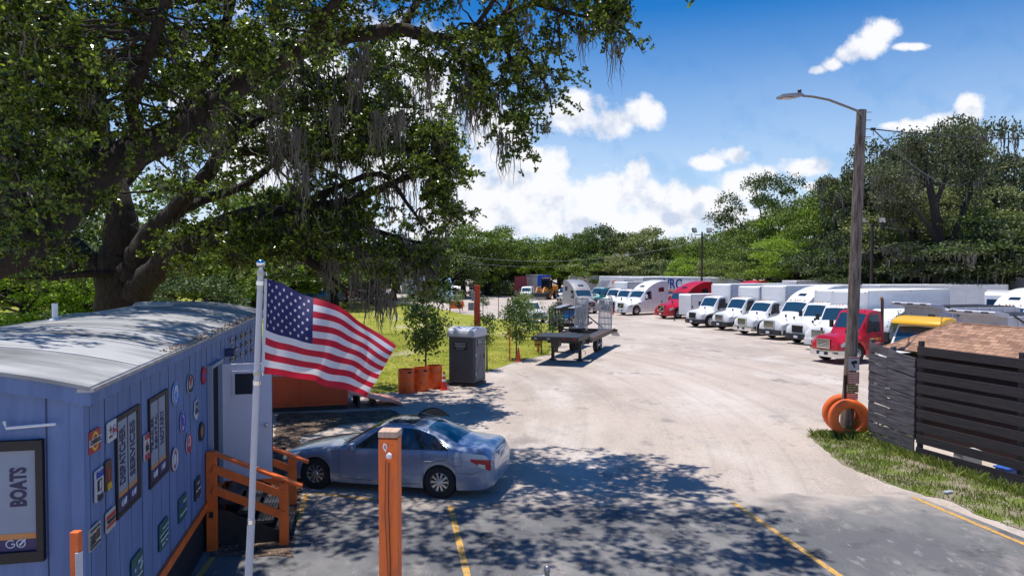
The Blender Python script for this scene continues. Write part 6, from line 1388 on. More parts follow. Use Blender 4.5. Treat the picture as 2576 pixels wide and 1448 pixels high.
# ------------------------------------------------------------------ car hauler trailer (gooseneck) with folding ramps
k0 = G(1392, 905); k1 = P(1466, 833, 43.5)
hb = math.atan2(k1.y-k0.y, k1.x-k0.x)
ch = thing('car_hauler_trailer', 'empty black gooseneck car hauler with raised lattice ramps on the grass edge', 'trailer', (k0.x-.05, k0.y-2.3, 0), hb-R(90))
HB = mat('hauler_black', (.028,.028,.03), .5, col2=(.10,.05,.03), scale=6, lo=.56, hi=.72); RST = mat('rusty_steel', (.25,.12,.07), .8, col2=(.10,.06,.05), scale=9); GRY = mat('ramp_grey', (.42,.42,.45), .45, .3, var=.3)
Wd = 1.12
# local +y = towards the tail
mb = MB()
for s_ in (-1,1): mb.box((s_*Wd,1.1,1.32),(.14,2.4,.16)); mb.bar((s_*Wd,2.3,1.32),(s_*Wd,3.1,.98),.14,.16); mb.box((s_*Wd,6.4,.98),(.16,6.8,.18))
mb.box((0,-.05,1.32),(2*Wd+.14,.14,.18)); mb.build('frame', HB, ch)
mb = MB(); mb.box((0,1.1,1.41),(2*Wd,2.3,.03)); mb.build('gooseneck_deck', BLACKS, ch)
for s_ in (-1,1): mb = MB(); mb.box((s_*.75,6.4,1.03),(.62,6.8,.04)); mb.build('wheel_track', mat('track_steel', (.10,.09,.09), .6, .3, var=.5, scale=20), ch)
mb = MB()
for y_ in np.linspace(.4,9.6,13): mb.box((0,y_,1.24 if y_ < 2.4 else .9),(2*Wd,.08,.12))
mb.build('crossmember', HB, ch)
mb = MB(); mb.box((Wd+.08,6.4,1.09),(.05,6.8,.07)); mb.box((-Wd-.08,6.4,1.09),(.05,6.8,.07)); mb.build('side_rail', RST, ch)
for s_ in (-1,1):
    mb = MB(); mb.box((s_*.72,2.3,.62),(.15,.15,1.24)); mb.box((s_*.72,2.3,.03),(.3,.3,.06)); mb.build('leg', HB, ch)
    mb = MB(); mb.tube([(s_*.86,2.3,.5),(s_*1.0,2.3,.5),(s_*1.0,2.3,.35)],.02,6); mb.build('crank', BLACKS, ch)
mb = MB(); mb.box((0,2.3,.42),(1.5,.05,.06)); mb.build('brace', HB, ch)
mb = MB(); mb.box((0,.2,1.12),(.4,.5,.35)); mb.tube([(0,.25,.7),(0,.25,1.1)],.09,10); mb.box((.3,2.0,1.1),(1.4,.8,.3)); mb.build('coupler', HB, ch)
for s_ in (-1,1):
    for y_ in (6.6,7.5): wheel(ch, s_*.80, y_, .42, .22, s_, 'truck')
for w_h in [o for o in COL.objects if o.parent == ch and o.name.startswith('wheel.')]: w_h.rotation_euler = (0,0,R(-90 if w_h.location.x > 0 else 90)*1); 
for w_h in [o for o in COL.objects if o.parent == ch and o.name.startswith('wheel.')]: w_h.rotation_euler = (0,0,R(-90))
st_ = wheel(ch, .42, 2.6, .44, .24, 1, 'truck', 'spare_tyre'); st_.location = (.42, 2.9, 1.67); st_.rotation_euler = (R(90),0,0)
for s_ in (-1,1):
    mb = MB(); Mx = Matrix.Rotation(R(-9), 3, 'X'); o0 = Vector((s_*.74,9.0,1.0)); Lr = 1.95; wr2 = .38
    q_ = lambda x_, z_: o0+Vector((x_, 0, 0))+Mx@Vector((0,0,z_))
    for x_ in np.linspace(-wr2,wr2,10): mb.bar(q_(x_,0), q_(x_,Lr), .045 if abs(x_) < wr2-.01 else .07)
    for z_ in np.linspace(.02,Lr,6): mb.bar(q_(-wr2,z_), q_(wr2,z_), .05)
    mb.build('loading_ramp', GRY, ch)
mb = MB(); mb.box((0,9.8,1.0),(2*Wd+.5,.12,.12)); mb.bar((.5,9.7,1.1),(-.2,8.6,1.9),.06); mb.build('tail_beam', HB, ch)
mb = MB(); mb.prism([(9.7,.95),(10.8,.62),(10.75,.55),(9.7,.85)], -1.35, -.9,'YZ'); mb.prism([(9.7,.95),(10.8,.62),(10.75,.55),(9.7,.85)], .9, 1.35,'YZ'); mb.build('beavertail', GRY, ch)
for x_ in (-.95,-.3,.5,.98): MB().box((x_,-.13,1.33),(.12,.02,.06)).build('marker_light', REDL if x_ > .4 else LENS, ch)
# second hauler frame behind
k2 = P(1418, 830, 49); c2 = thing('car_hauler_trailer', 'tall dark car hauler frame standing left of the lattice ramps', 'trailer', (k2.x, k2.y, 0), R(-14))
mb = MB()
for s_ in (-1,1):
    mb.bar((s_*1.0,0,.6),(s_*1.0,7,.6),.14); mb.bar((s_*1.0,0,1.95),(s_*1.0,5,1.98),.12); 
    for y_ in (0,2.4,5): mb.bar((s_*1.0,y_,.6),(s_*1.0,y_,1.95),.12)
    mb.bar((s_*1.0,0,.6),(s_*1.0,2.4,1.95),.08)
for y_ in (0,2.4,5): mb.bar((-1,y_,1.95),(1,y_,1.95),.12); mb.bar((-1,y_,.6),(1,y_,.6),.1)
for y_ in np.linspace(.3,4.7,10):
    for s_ in (-1,1): mb.bar((s_*1.02,y_,1.2),(s_*1.02,y_,2.1),.05)
for s_ in (-1,1): mb.bar((s_*1.02,0,2.1),(s_*1.02,5,2.1),.06); mb.bar((s_*1.02,2.4,.6),(s_*1.02,5,1.95),.08); mb.bar((s_*1.02,0,1.3),(s_*1.02,5,1.3),.07)
for x_ in np.linspace(-.8,.8,5): mb.bar((x_,0,.6),(x_,0,1.95),.06)
mb.build('frame', HB, c2)
for s_ in (-1,1):
    w_h = wheel(c2, s_*.9, 3.2, .45, .25, 1, 'truck'); w_h.rotation_euler = (0,0,R(-90*s_))
for s_ in (-.55,.55): MB().box((s_,2.5,2.05),(.5,5,.05)).build('deck', GRY, c2)
# ------------------------------------------------------------------ vehicles across the lot
g = G(1350, 812); van('pickup_truck', 'white pickup truck facing the camera beyond the grass corner', 'pickup truck', (g.x+.1, g.y-.6, 0), R(-90+18), WHITE, 'pickup')
g = G(1390, 822); blk = mat('black_car_paint', (.012,.013,.018), .15, coat=1); sedan('parked_sedan', 'black sedan parked between the white pickup and the car hauler', (g.x+.3, g.y+.2, 0), R(-90-28), blk, 'parked vehicles far across the lot')
# wheel loader
p = G(1376, 752); wlr = thing('wheel_loader', 'orange wheel loader with a black cab parked beyond the white pickup', 'wheel loader', (p.x, p.y, 0), R(-90-24))
LY = mat('loader_orange', (.78,.30,.02), .45, var=.15)
mb = MB(); mb.box((-1.6,0,1.6),(2.2,1.7,1.1)); mb.box((-.2,0,1.25),(1.4,1.2,.6)); mb.box((1.4,0,1.1),(1.2,1.0,.7)); mb.build('body', LY, wlr, bevel=.06)
mb = MB(); mb.box((-2.75,0,1.55),(.2,1.8,1.3)); mb.build('counterweight', LY, wlr, bevel=.05)
cbx = MB(); 
for x_ in (-.55,.75):
    for s_ in (-.65,.65): cbx.box((x_,s_,2.5),(.1,.1,1.6))
cbx.box((.1,0,3.32),(1.6,1.5,.12)); cbx.build('cab_frame', BLACK, wlr); MB().box((.1,0,2.45),(1.24,1.24,1.4)).build('cab_glass', GLS, wlr); MB().box((.1,0,3.42),(1.3,1.2,.1)).build('cab_roof', LY, wlr, bevel=.03)
for s_ in (-1,1):
    mb = MB(); mb.bar((1.2,s_*.6,1.6),(2.6,s_*.6,1.9),.16,.3); mb.bar((2.6,s_*.6,1.9),(3.4,s_*.6,.9),.16,.3); mb.build('lift_arm', LY, wlr)
    for x_ in (-1.5,1.5): wheel(wlr, x_, s_*1.15, .72, .5, s_, 'truck', rimm=LY)
mb = MB(); mb.prism([(3.3,.2),(4.3,.15),(3.6,.45),(3.5,1.1),(3.2,1.2),(3.1,.6)], -1.3, 1.3); mb.build('bucket', BLACKS, wlr)
# trailer with blue tarp
a = P(1368, 700, 121); t_ = trailer('silver ribbed trailer with a loose blue tarpaulin over its front', (a.x, a.y, 0), R(-90+18), 6, 3.9, group=None, col=mat('ribbed_silver', (.45,.47,.5), .5, .3, var=.2))
mb = MB(); mb.grid(lambda u_, v_: (.05+.10*math.sin(v_*9)*u_-.0, -1.15+2.3*v_, 3.9-2.0*u_*(1-.5*v_)), 10, 12); mb.build('tarpaulin', mat('tarp_blue', (.01,.10,.50), .5), t_, smooth=True)
# red truck rear, van, suv etc.
RB = mat('burgundy_paint', (.26,.01,.03), .4, var=.1)
p = P(1313, 700, 122); t_, _b = tractor('semi_truck', 'tall burgundy sleeper truck seen from behind at the far hedge', 'truck', (p.x-.2, p.y+6.3, 0), R(90), RB, 'sleeper', gr='frame', bump=RB)
g = G(1322, 752); van('van', 'white van facing the camera beside the burgundy truck', 'van', (g.x, g.y, 0), R(-90-8), WHITE, 'van')
g = G(1203, 745); van('parked_suv', 'grey car left of the hedge behind the orange post', 'car', (g.x, g.y, 0), R(-90+14), mat('grey_car_paint', (.10,.105,.12), .25, coat=.6), 'suv')
g = G(1265, 744); van('pickup_truck', 'dark pickup truck in the shade of the far hedge', 'pickup truck', (g.x, g.y, 0), R(-90-20), blk, 'pickup')
g = G(853, 752); van('pickup_truck', 'red pickup truck behind the hanging moss left of the flag tip', 'pickup truck', (g.x-2.2, g.y, 0), R(180-12), REDP, 'pickup')
g = G(1150, 742); tractor('box_truck', 'white box truck facing the camera left of the far hedge', 'box truck', (g.x, g.y, 0), R(-90+4), WHITE, 'day', gr='frame', bump=DKB, box=(5, 3.4, 1.2), H=2.4)
g = G(1128, 762); TEAL = mat('pale_blue_paint', (.30,.45,.60), .3, coat=.4); tractor('semi_truck', 'pale blue and white sleeper truck behind the small lollipop tree', 'truck', (g.x-.3, g.y, 0), R(-90+10), TEAL, 'sleeper', gr='verts', bump=CHROME)
a = P(1004, 700, 108); trailer('white trailer standing behind the moss draped branches', (a.x+.5, a.y, 0), R(-178), 6.2, 3.85, group=None)
a = P(955, 740, 112); van('pickup_truck', 'dark flat pickup beyond the hanging moss, left of the white trailer', 'pickup truck', (a.x+2, a.y, 0), R(0), blk, 'pickup')
a = P(907, 730, 118); trailer('pale trailer far behind the moss, left of the dark pickup', (a.x-1.5, a.y, 0), R(180), 4, 3.3, group=None)
g = G(1405, 757); van('pickup_truck', 'dark blue pickup between the wheel loader and the grey sleeper truck', 'pickup truck', (g.x+.6, g.y, 0), R(-90-10), mat('dark_blue_paint', (.01,.03,.12), .25, coat=.6), 'pickup')
for i, (px, Y, c_) in enumerate([(560,95,'white'),(650,98,'blue'),(735,100,'silver')]):
    a = P(px, 735, Y); van('van', c_+' van parked on the far road, seen under the big oak', 'van', (a.x+2, a.y, 0), R(180+5*i), [WHITE, MATS['dark_blue_paint'], SILV][i], 'van')
# bottle and scrap on the verge
g = G(2386, 1242); t_ = thing('plastic_bottle', 'crushed clear plastic bottle lying on the gravel by the verge', 'bottle', (g.x, g.y, .045), .3); mb = MB(); mb.lathe([(.001,-.12),(.034,-.11),(.036,.04),(.015,.09),(.014,.11),(.001,.11)], 12, (0,0,0), 'X'); mb.build('body', mat('clear_plastic', (.55,.6,.68), .1), t_, smooth=True); MB().lathe([(.016,.10),(.016,.13),(.001,.13)], 10, (0,0,0), 'X').build('cap', SW_, t_)
# raised bonnet panels over two trucks (open hoods)
for lab, x_, Y in (('open white hood tilted up above the green truck', 1503, 93), ('open white hood tilted up beyond the white day cab truck', 1560, 88)):
    p = P(x_-8, 728, Y); q_ = P(x_+14, 706, Y); o_ = MB(); o_.add([(0,0,0),(1.5,.2,0),(2.2,.1,1.25),(.9,-.1,1.25),(0,.1,0),(1.5,.3,0),(2.2,.2,1.25),(.9,0,1.25)], [(0,1,2,3),(4,7,6,5),(0,4,5,1),(1,5,6,2),(2,6,7,3),(3,7,4,0)]); t_ = thing('semi_truck_hood', lab, 'truck hood', p); o_.build('panel', WHITE, t_, bevel=.03); MB().tube([(1,.2,-2.2),(1.2,.2,.4)], .05, 6).build('support', BLACKS, t_)
# ------------------------------------------------------------------ foliage
BARK = mat('oak_bark', (.018,.014,.012), .9, col2=(.052,.038,.030), scale=6, stretch=(2,2,.6), bump=.9, bscale=16)
BARKL = mat('bark_pale', (.20,.17,.14), .9, var=.4, scale=6, bump=.5)
LEAFA = mat('oak_leaf', (.022,.045,.007), .26, col2=(.30,.40,.035), island=1.8, trans=.42, spec=.7)
LEAFB = mat('oak_leaf_far', (.025,.055,.010), .45, col2=(.10,.16,.02), island=1, trans=.35)
MOSS = mat('spanish_moss', (.13,.115,.095), .95, col2=(.27,.24,.20), island=1, trans=.25)
DEADW = mat('dead_twig', (.28,.25,.21), .9)
rg = np.random.default_rng(11)
def inpoly_np(px, py, poly): return inside(px, py, poly)
def vnoise(p, s, seed=0):     # cheap smooth clump noise
    a = p*s+seed
    return (np.sin(a[:,0]*1.7+1.3*np.sin(a[:,1]*1.1+.5*a[:,2]))+np.sin(a[:,1]*2.1+1.1*np.sin(a[:,2]*1.3+a[:,0]*.7))+np.sin(a[:,2]*1.9+1.2*np.sin(a[:,0]*.9)))/3
def photo_pts(poly, d0, d1, n):
    """random points in the part of the crown that spans a piece of the view, between two real distances"""
    xs = [q[0] for q in poly]; ys = [q[1] for q in poly]; out = []
    px = rg.uniform(min(xs), max(xs), n*4); py = rg.uniform(min(ys), max(ys), n*4); k = inside(px, py, poly); px, py = px[k][:n], py[k][:n]
    Y = rg.uniform(d0, d1, len(px)); c, s = math.cos(PITCH), math.sin(PITCH); a = (px-1288)/FPX; b = (724-py)/FPX
    dy = c+b*s; dz = b*c-s; return np.column_stack([a*Y/dy, Y, HC+dz*Y/dy])
def tube_np(mb, pts, r0, r1, n=5):
    k = len(pts); mb.tube([Vector(p) for p in pts], [r0+(r1-r0)*i/(k-1) for i in range(k)], n, cap=False)
def clumps(centers, twig, nros, leafL, k, droop=.35, spread=.5, limb=None, twmb=None, twr=.012):
    """for each clump centre: arching twigs with rosettes of leaves along them"""
    V, F, off_ = [], [], 0; RC = []
    for c in centers:
        nt_ = rg.integers(3, 6)
        for _ in range(nt_):
            d = rg.normal(size=3); d[2] = d[2]*.5+.1; d /= np.linalg.norm(d); L_ = twig*rg.uniform(.6, 1.3)
            t = np.linspace(0, 1, 5)[:, None]; pts = c+d*L_*t-np.array([0,0,1])*droop*L_*t**2
            if twmb is not None and rg.random() < .5: tube_np(twmb, pts, twr, twr*.3, 3)
            m_ = max(2, int(nros*rg.uniform(.6,1.3))); tt = rg.uniform(.15, 1.05, m_)[:, None]
            q = c+d*L_*tt-np.array([0,0,1])*droop*L_*tt**2+rg.normal(size=(m_,3))*twig*.10; RC.append(q)
    RC = np.concatenate(RC)
    return RC
def moss_mesh(tops, lens, nst=6, w=.012, spread=.10):
    V, F = [], []; o = 0; n = len(tops)
    T_ = np.repeat(tops, nst, 0)+rg.normal(size=(n*nst,3))*np.array([spread,spread,.05]); Ls = np.repeat(lens, nst)*rg.uniform(.35,1.0,n*nst)
    a = rg.uniform(0, 6.283, n*nst); s = np.column_stack([np.cos(a), np.sin(a), np.zeros(n*nst)]); K = 6; cols = []
    for i in range(K):
        f = i/(K-1); wv_ = rg.normal(size=(n*nst,3))*np.array([.035,.035,.0])*min(1,i)*(.5+f); wd = w*(.5+1.2*math.sin(math.pi*min(1,f*.8+.15)))*(1-f*.75)
        c_ = T_+wv_-np.column_stack([np.zeros(n*nst), np.zeros(n*nst), Ls*f]); cols.append(c_+s*wd); cols.append(c_-s*wd)
    V = np.stack(cols, 1); idx = np.arange(n*nst)[:,None]*2*K
    F = np.concatenate([idx+np.array([2*i,2*i+1,2*i+3,2*i+2]) for i in range(K-1)], 0) if False else np.stack([idx+np.array([2*i,2*i+1,2*i+3,2*i+2]) for i in range(K-1)], 1).reshape(-1,4)
    return V.reshape(-1,3), F
# ---- the two live oaks
def limb(mb, pts, n=12, rough=.0):
    """pts: (x, y, distance, radius) through places of the view, or (Vector, radius)"""
    q = []; r = []
    for p in pts:
        if isinstance(p[0], Vector): q.append(p[0]); r.append(p[1])
        else: q.append(P(p[0], p[1], p[2])); r.append(p[3])
    Q2, R2 = [], []; K = 6
    for i in range(len(q)-1):
        p0, p1, p2, p3 = q[max(i-1,0)], q[i], q[i+1], q[min(i+2,len(q)-1)]
        for k in range(K):
            f = k/K; v_ = p1+(p2-p0)*(.5*f)+(p0*2-p1*5+p2*4-p3)*(.5*f*f)+(-p0+p1*3-p2*3+p3)*(.5*f**3)
            jr = r[i]*.10; Q2.append(v_+Vector((random.uniform(-jr,jr), random.uniform(-jr,jr), random.uniform(-jr,jr)))); R2.append((r[i]+(r[i+1]-r[i])*f)*random.uniform(.93,1.07))
    Q2.append(q[-1]); R2.append(r[-1]); mb.tube(Q2, R2, n); return Q2
NODES = {'A': [], 'B': []}
def branches(mb, key, centers, r0=.05):
    """a thinner branch from the nearest limb point to each centre"""
    nd = np.array([tuple(p) for p in NODES[key]])
    for c in centers:
        d = np.linalg.norm(nd-c+np.array([0,0,-.4]), axis=1); j = int(np.argmin(d)); a = nd[j]; l = np.linalg.norm(c-a)
        if l < .25 or (key == 'A' and c[2] > 4.65+.38*c[1] and l > 2.0): continue
        mid = (a+c)/2+rg.normal(size=3)*l*.12+np.array([0,0,.10*l]); t = np.linspace(0, 1, 7)[:,None]
        pts = a*(1-t)**2+2*mid*t*(1-t)+c*t**2; pts[1:-1] += rg.normal(size=(5,3))*.03*l
        hi_ = key == 'A' and c[2] > 4.65+.38*c[1]; tube_np(mb, pts, .022 if hi_ else min(.09, .018+.016*l), .008 if hi_ else .010, 5)
        NODES[key] += [Vector(p) for p in pts[3:]]
random.seed(5)
oakA = thing('live_oak', 'near live oak whose limb and drooping leafy branches reach over from the left', 'tree', (-14.5, 15.5, 0))
oA = Vector((-14.5, 15.5, 0)); mbA = MB()
def addl(key, mb, pts, n=12):
    q = limb(mb, pts, n); NODES[key] += q; return q
addl('A', mbA, [(Vector((-14.5,15.5,-.1)), 1.0), (Vector((-14.4,15.5,.8)), .72), (Vector((-14.0,15.5,2.4)), .62), (Vector((-12.9,15.5,4.2)), .56), (60,615,15.5,.46), (160,520,15.8,.42), (250,430,16,.40), (360,372,16.2,.36), (470,322,16.4,.33), (560,245,16.6,.29), (660,170,16.8,.25), (770,122,16.9,.22), (880,90,17,.19), (1010,76,17,.16), (1100,96,16.9,.13), (1180,88,16.7,.11), (1260,48,16.5,.085), (1340,8,16.3,.06), (1450,-20,16.1,.04)], 16)
for pts in ([(1100,96,16.9,.10),(1150,140,16.8,.085),(1185,205,16.6,.06),(1195,270,16.5,.035),(1205,300,16.5,.02)], [(1180,88,16.7,.08),(1150,130,16.7,.05),(1120,170,16.9,.03)],
            [(1180,88,16.7,.08),(1265,100,16.5,.055),(1330,150,16.3,.04),(1375,220,16.2,.028),(1390,290,16.1,.014)], [(1265,100,16.5,.05),(1300,190,16.6,.035),(1310,280,16.5,.022),(1312,385,16.5,.010)],
            [(1340,8,16.3,.06),(1440,35,16.1,.045),(1530,55,16,.03),(1590,90,16,.018),(1618,135,16,.008)], [(250,430,16,.3),(210,300,16.5,.24),(170,120,17,.18),(120,-80,17.5,.12)],
            [(470,322,16.4,.2),(500,220,16.8,.16),(560,80,17.2,.12),(610,-90,17.6,.08)], [(770,122,16.9,.14),(840,20,17.2,.11),(930,-110,17.6,.07)], [(60,615,15.5,.32),(20,430,15,.26),(-30,200,14.8,.2),(-60,-50,14.8,.14)],
            [(1010,76,17,.11),(1060,-10,17.3,.08),(1150,-110,17.6,.05)], [(-80,300,14.8,.2),(-160,100,14,.14),(-250,-60,13.5,.1)], [(1260,48,16.5,.07),(1350,-70,16.9,.05),(1480,-140,17,.03)], [(360,372,16.2,.2),(330,250,15.4,.15),(380,120,14.8,.12),(430,-40,14.5,.09)],
            [(770,122,16.9,.12),(800,60,16,.1),(880,-40,15.2,.07),(980,-150,14.8,.05)], [(1180,88,16.7,.06),(1230,20,15.6,.05),(1300,-100,15,.035)]):
    addl('A', mbA, pts, 8)
polyA = [(-500,-160),(1450,-120),(1600,-50),(1590,60),(1500,60),(1440,20),(1300,40),(1240,90),(1130,110),(1000,110),(880,140),(760,200),(640,300),(520,370),(400,430),(280,520),(180,600),(60,680),(-60,700),(-500,720)]
PA = photo_pts(polyA, 14.4, 18.4, 560); nz = vnoise(PA, 1.1, 3); PA = PA[nz > -.42]
extra = []
for (poly_, n_, a, b) in (([(1290,40),(1400,60),(1420,180),(1400,280),(1350,310),(1320,395),(1295,395),(1270,300),(1180,290),(1150,160),(1200,90)], 62, 15.6, 17.2), ([(1400,-20),(1560,-10),(1615,80),(1620,138),(1595,128),(1530,70),(1420,66)], 22, 15.6, 16.8), ([(1000,90),(1200,100),(1240,220),(1120,200),(1040,160)], 16, 16.3, 17.4),
                          ([(-60,-100),(230,-60),(260,200),(200,420),(120,600),(-60,640)], 170, 12.6, 16), ([(300,-60),(900,-60),(900,100),(700,200),(420,330),(300,330)], 90, 15, 17.5)):
    extra.append(photo_pts(poly_, a, b, n_))
PAe = np.concatenate(extra)
# the part of the crown that hangs over the lot above the view (its shade lies on the asphalt)
ov_ = [(-4.6,12.6),(-2.2,11.9),(0,11.4),(2.2,11.2),(4.1,11.2),(4.3,12.6),(3.7,14.6),(3.1,16.6),(2.3,18.4),(.4,19.3),(-1.6,19.0),(-2.6,17.0),(-4.4,15.0)]
n_ = 640; ox = rg.uniform(-5, 4.6, n_); oy = rg.uniform(11, 19.5, n_); k_ = inside(ox, oy, ov_); ox, oy = ox[k_], oy[k_]; OV = np.column_stack([ox-.9, oy, 4.65+.385*oy+rg.uniform(.5, 2.6, len(ox))])
n_ = 400; ox = rg.uniform(-9.4, -4.6, n_); oy = rg.uniform(8.6, 19.5, n_); OW = np.column_stack([ox-.9, oy, 4.75+.385*oy+rg.uniform(.3, 2.2, n_)]); OW = OW[vnoise(OW, .9, 2) > -.05]
n_ = 150; ox = rg.uniform(-8.5, -2.2, n_); oy = rg.uniform(19.0, 25.5, n_); OW = np.concatenate([OW, np.column_stack([ox-1.2, oy, 4.9+.385*oy+rg.uniform(.3, 1.6, n_)])])
PAll = np.concatenate([PA, PAe, OV[vnoise(OV, 1.5, 4) > -.25], OW])
sel = PAll[rg.permutation(len(PAll))]
branches(mbA, 'A', sel[::2])
twA = MB(); RCa = clumps(PAll, .55, 6, .10, 5, droop=.35, twmb=twA)
# cull what lies far outside the view and throws no shadow into it
V, F = leaves(RCa, np.full(len(RCa), .115), .26, 7, up=.15, rng=rg); 
def loc_(V_, o): V_ = np.array(V_, dtype=np.float32); V_ -= np.array(tuple(o)); return V_
mbA.v = [tuple(Vector(p)-oA) for p in mbA.v]; twA.v = [tuple(Vector(p)-oA) for p in twA.v]
trunkA = mbA.build('trunk', BARK, oakA, smooth=True, ang=80); twA.build('twigs', BARK, trunkA)
rawmesh('crown', loc_(V, oA), F, LEAFA, oakA)
tops = np.array([tuple(p) for p in NODES['A'] if True]); lo_t = RCa[rg.permutation(len(RCa))[:150]]
tops = tops[tops[:,2] < 11.5]; tops = tops[rg.permutation(len(tops))[:110]]; tops = np.concatenate([tops, lo_t])
ms = [P(1190,170,16.5),P(1200,200,16.5),P(1215,230,16.6),P(1185,250,16.6),P(1160,210,16.8),P(1225,190,16.4),P(1245,230,16.4),P(1265,330,16.4),P(1475,60,16.1),P(1545,90,16),P(1075,180,17),P(880,170,17),P(920,120,17),P(960,300,17),P(1000,280,17),P(850,260,16.8),P(745,330,16.6),P(768,420,16.5),P(540,300,16.2),P(690,250,16.5),P(700,330,16.5)]
V, F = moss_mesh(np.concatenate([tops, np.array([tuple(p) for p in ms for _ in range(5)])+rg.normal(size=(len(ms)*5,3))*.07]), np.concatenate([rg.uniform(.15,.75,len(tops)), rg.uniform(.6,1.5,len(ms)*5)]), 7)
rawmesh('spanish_moss', loc_(V, oA), F, MOSS, oakA)['kind'] = 'stuff'
# second oak, trunk seen behind the office
oB = Vector((P(300,760,26).x, 26, 0)); oakB = thing('live_oak', 'massive spreading live oak hung with grey moss behind the blue office', 'tree', oB); mbB = MB()
addl('B', mbB, [(oB+Vector((0,0,-.1)), 1.25), (oB+Vector((0,0,1.0)), .92), (300,762,26,.84), (298,700,26,.80), (300,640,26,.66), (308,560,26,.56), (296,480,26,.42), (262,360,26.4,.32), (240,200,27,.24), (230,60,27.5,.15)], 18)
for pts in ([(325,700,25.8,.6),(350,640,25.6,.44),(380,585,25.4,.36),(430,540,25,.32),(480,480,24.6,.28),(535,420,24.3,.24),(570,360,24.2,.2),(650,300,24,.16),(770,240,24,.10),(900,180,24,.06)],
            [(340,740,25.7,.55),(400,670,25.2,.42),(470,600,24.8,.36),(560,560,24.4,.31),(650,535,24.2,.27),(740,522,24,.24),(840,515,24,.19),(940,480,24,.14),(1050,440,24,.09),(1130,470,24,.04)],
            [(400,670,25.2,.26),(480,625,24.4,.22),(560,608,23.8,.20),(680,612,23.5,.18),(760,645,23.3,.15),(815,676,23.2,.12),(880,650,23,.10),(960,640,23,.06),(1060,650,23,.03)],
            [(815,676,23.2,.08),(860,720,23.2,.05),(920,738,23.2,.025)], [(270,700,26,.4),(215,640,26,.3),(150,590,26,.25),(70,560,26,.2),(-60,540,26,.14)], [(560,380,24.2,.16),(700,385,24,.15),(850,395,24,.13),(1000,370,24,.1),(1100,400,24,.05)],
            [(740,522,24,.14),(850,470,23.6,.1),(960,440,23.5,.09),(1030,520,23.5,.06),(1060,560,23.5,.03)], [(430,540,25,.2),(520,500,26,.18),(640,450,26.5,.14),(780,330,27,.1),(900,300,27,.06)], [(300,480,26,.2),(380,380,27,.18),(480,250,27,.14),(600,150,27,.1),(760,90,27,.06)],
            [(840,515,24,.12),(900,560,23.6,.09),(980,590,23.5,.07),(1080,610,23.5,.04),(1130,560,23.5,.02)], [(262,360,26.4,.2),(150,300,27,.16),(40,260,27,.12),(-100,230,27,.08)], [(120,700,24,.1),(200,690,24.5,.12),(290,690,25.4,.16)], [(230,640,26,.16),(170,680,25.6,.1),(90,700,25,.06)]):
    addl('B', mbB, pts, 9)
polyB = [(-200,60),(500,40),(900,60),(1060,130),(1130,260),(1150,360),(1152,440),(1120,480),(1158,560),(1090,545),(1060,470),(960,470),(940,520),(1060,560),(1120,620),(1060,660),(900,640),(760,600),(560,570),(420,480),(200,520),(-200,560)]
PB_ = photo_pts(polyB, 21.5, 29.5, 520); nz = vnoise(PB_, .75, 9); PB_ = PB_[nz > -.30]
PBe = np.concatenate([photo_pts(q_, a, b, n_) for q_, n_, a, b in (([(900,500),(1130,560),(1135,690),(1090,765),(1040,720),(930,690),(700,660),(560,640),(600,560),(760,590)], 75, 22, 24.5), ([(1060,250),(1150,340),(1155,440),(1158,555),(1100,500),(1060,400)], 46, 22.5, 25), ([(700,240),(1000,200),(1090,330),(1000,420),(750,380)], 60, 22, 25),
   ([(-60,420),(260,440),(240,640),(100,720),(-60,700)], 60, 24, 29), ([(380,600),(620,500),(900,480),(900,640),(640,660),(420,680)], 64, 21.5, 24.5), ([(440,110),(1000,90),(1060,330),(900,420),(600,430),(420,330)], 90, 22, 28))])
PBl = np.concatenate([PB_, PBe]); sel = PBl[rg.permutation(len(PBl))]; branches(mbB, 'B', sel[::2])
twB = MB(); RCb = clumps(PBl, .72, 6, .12, 5, droop=.3, twmb=twB, twr=.014); V, F = leaves(RCb, np.full(len(RCb), .15), .26, 7, up=.15, rng=rg)
mbB.v = [tuple(Vector(p)-oB) for p in mbB.v]; twB.v = [tuple(Vector(p)-oB) for p in twB.v]
trunkB = mbB.build('trunk', BARK, oakB, smooth=True, ang=80); twB.build('twigs', BARK, trunkB); rawmesh('crown', loc_(V, oB), F, LEAFA, oakB)
nb_ = np.array([tuple(p) for p in NODES['B']]); tops = nb_[rg.permutation(len(nb_))[:430]]
low = photo_pts([(640,560),(1120,560),(1130,700),(1080,740),(900,720),(700,640)], 22.4, 24.2, 30); mid_ = photo_pts([(700,150),(1140,200),(1140,480),(700,560)], 22.5, 26, 120)
spec_ = np.array([tuple(P(x_, y_, 23.2)) for x_, y_ in ((760,560),(765,600),(768,480),(830,640),(842,650),(880,660),(905,670),(925,720),(935,740),(960,740),(975,760),(1040,640),(1060,650),(1075,690),(1090,650),(1100,620),(1010,660),(880,690),(700,300),(735,330),(745,420),(690,380),(660,560),(600,600),(950,560),(970,720),(968,690)) for _ in range(3)])+rg.normal(size=(81,3))*.12
V, F = moss_mesh(np.concatenate([tops, low, mid_, spec_]), np.concatenate([rg.uniform(.25,1.3,len(tops)), rg.uniform(.3,1.1,len(low)), rg.uniform(.4,1.8,len(mid_)), rg.uniform(.5,1.5,len(spec_))]), 8, w=.016, spread=.13)
rawmesh('spanish_moss', loc_(V, oB), F, MOSS, oakB)['kind'] = 'stuff'
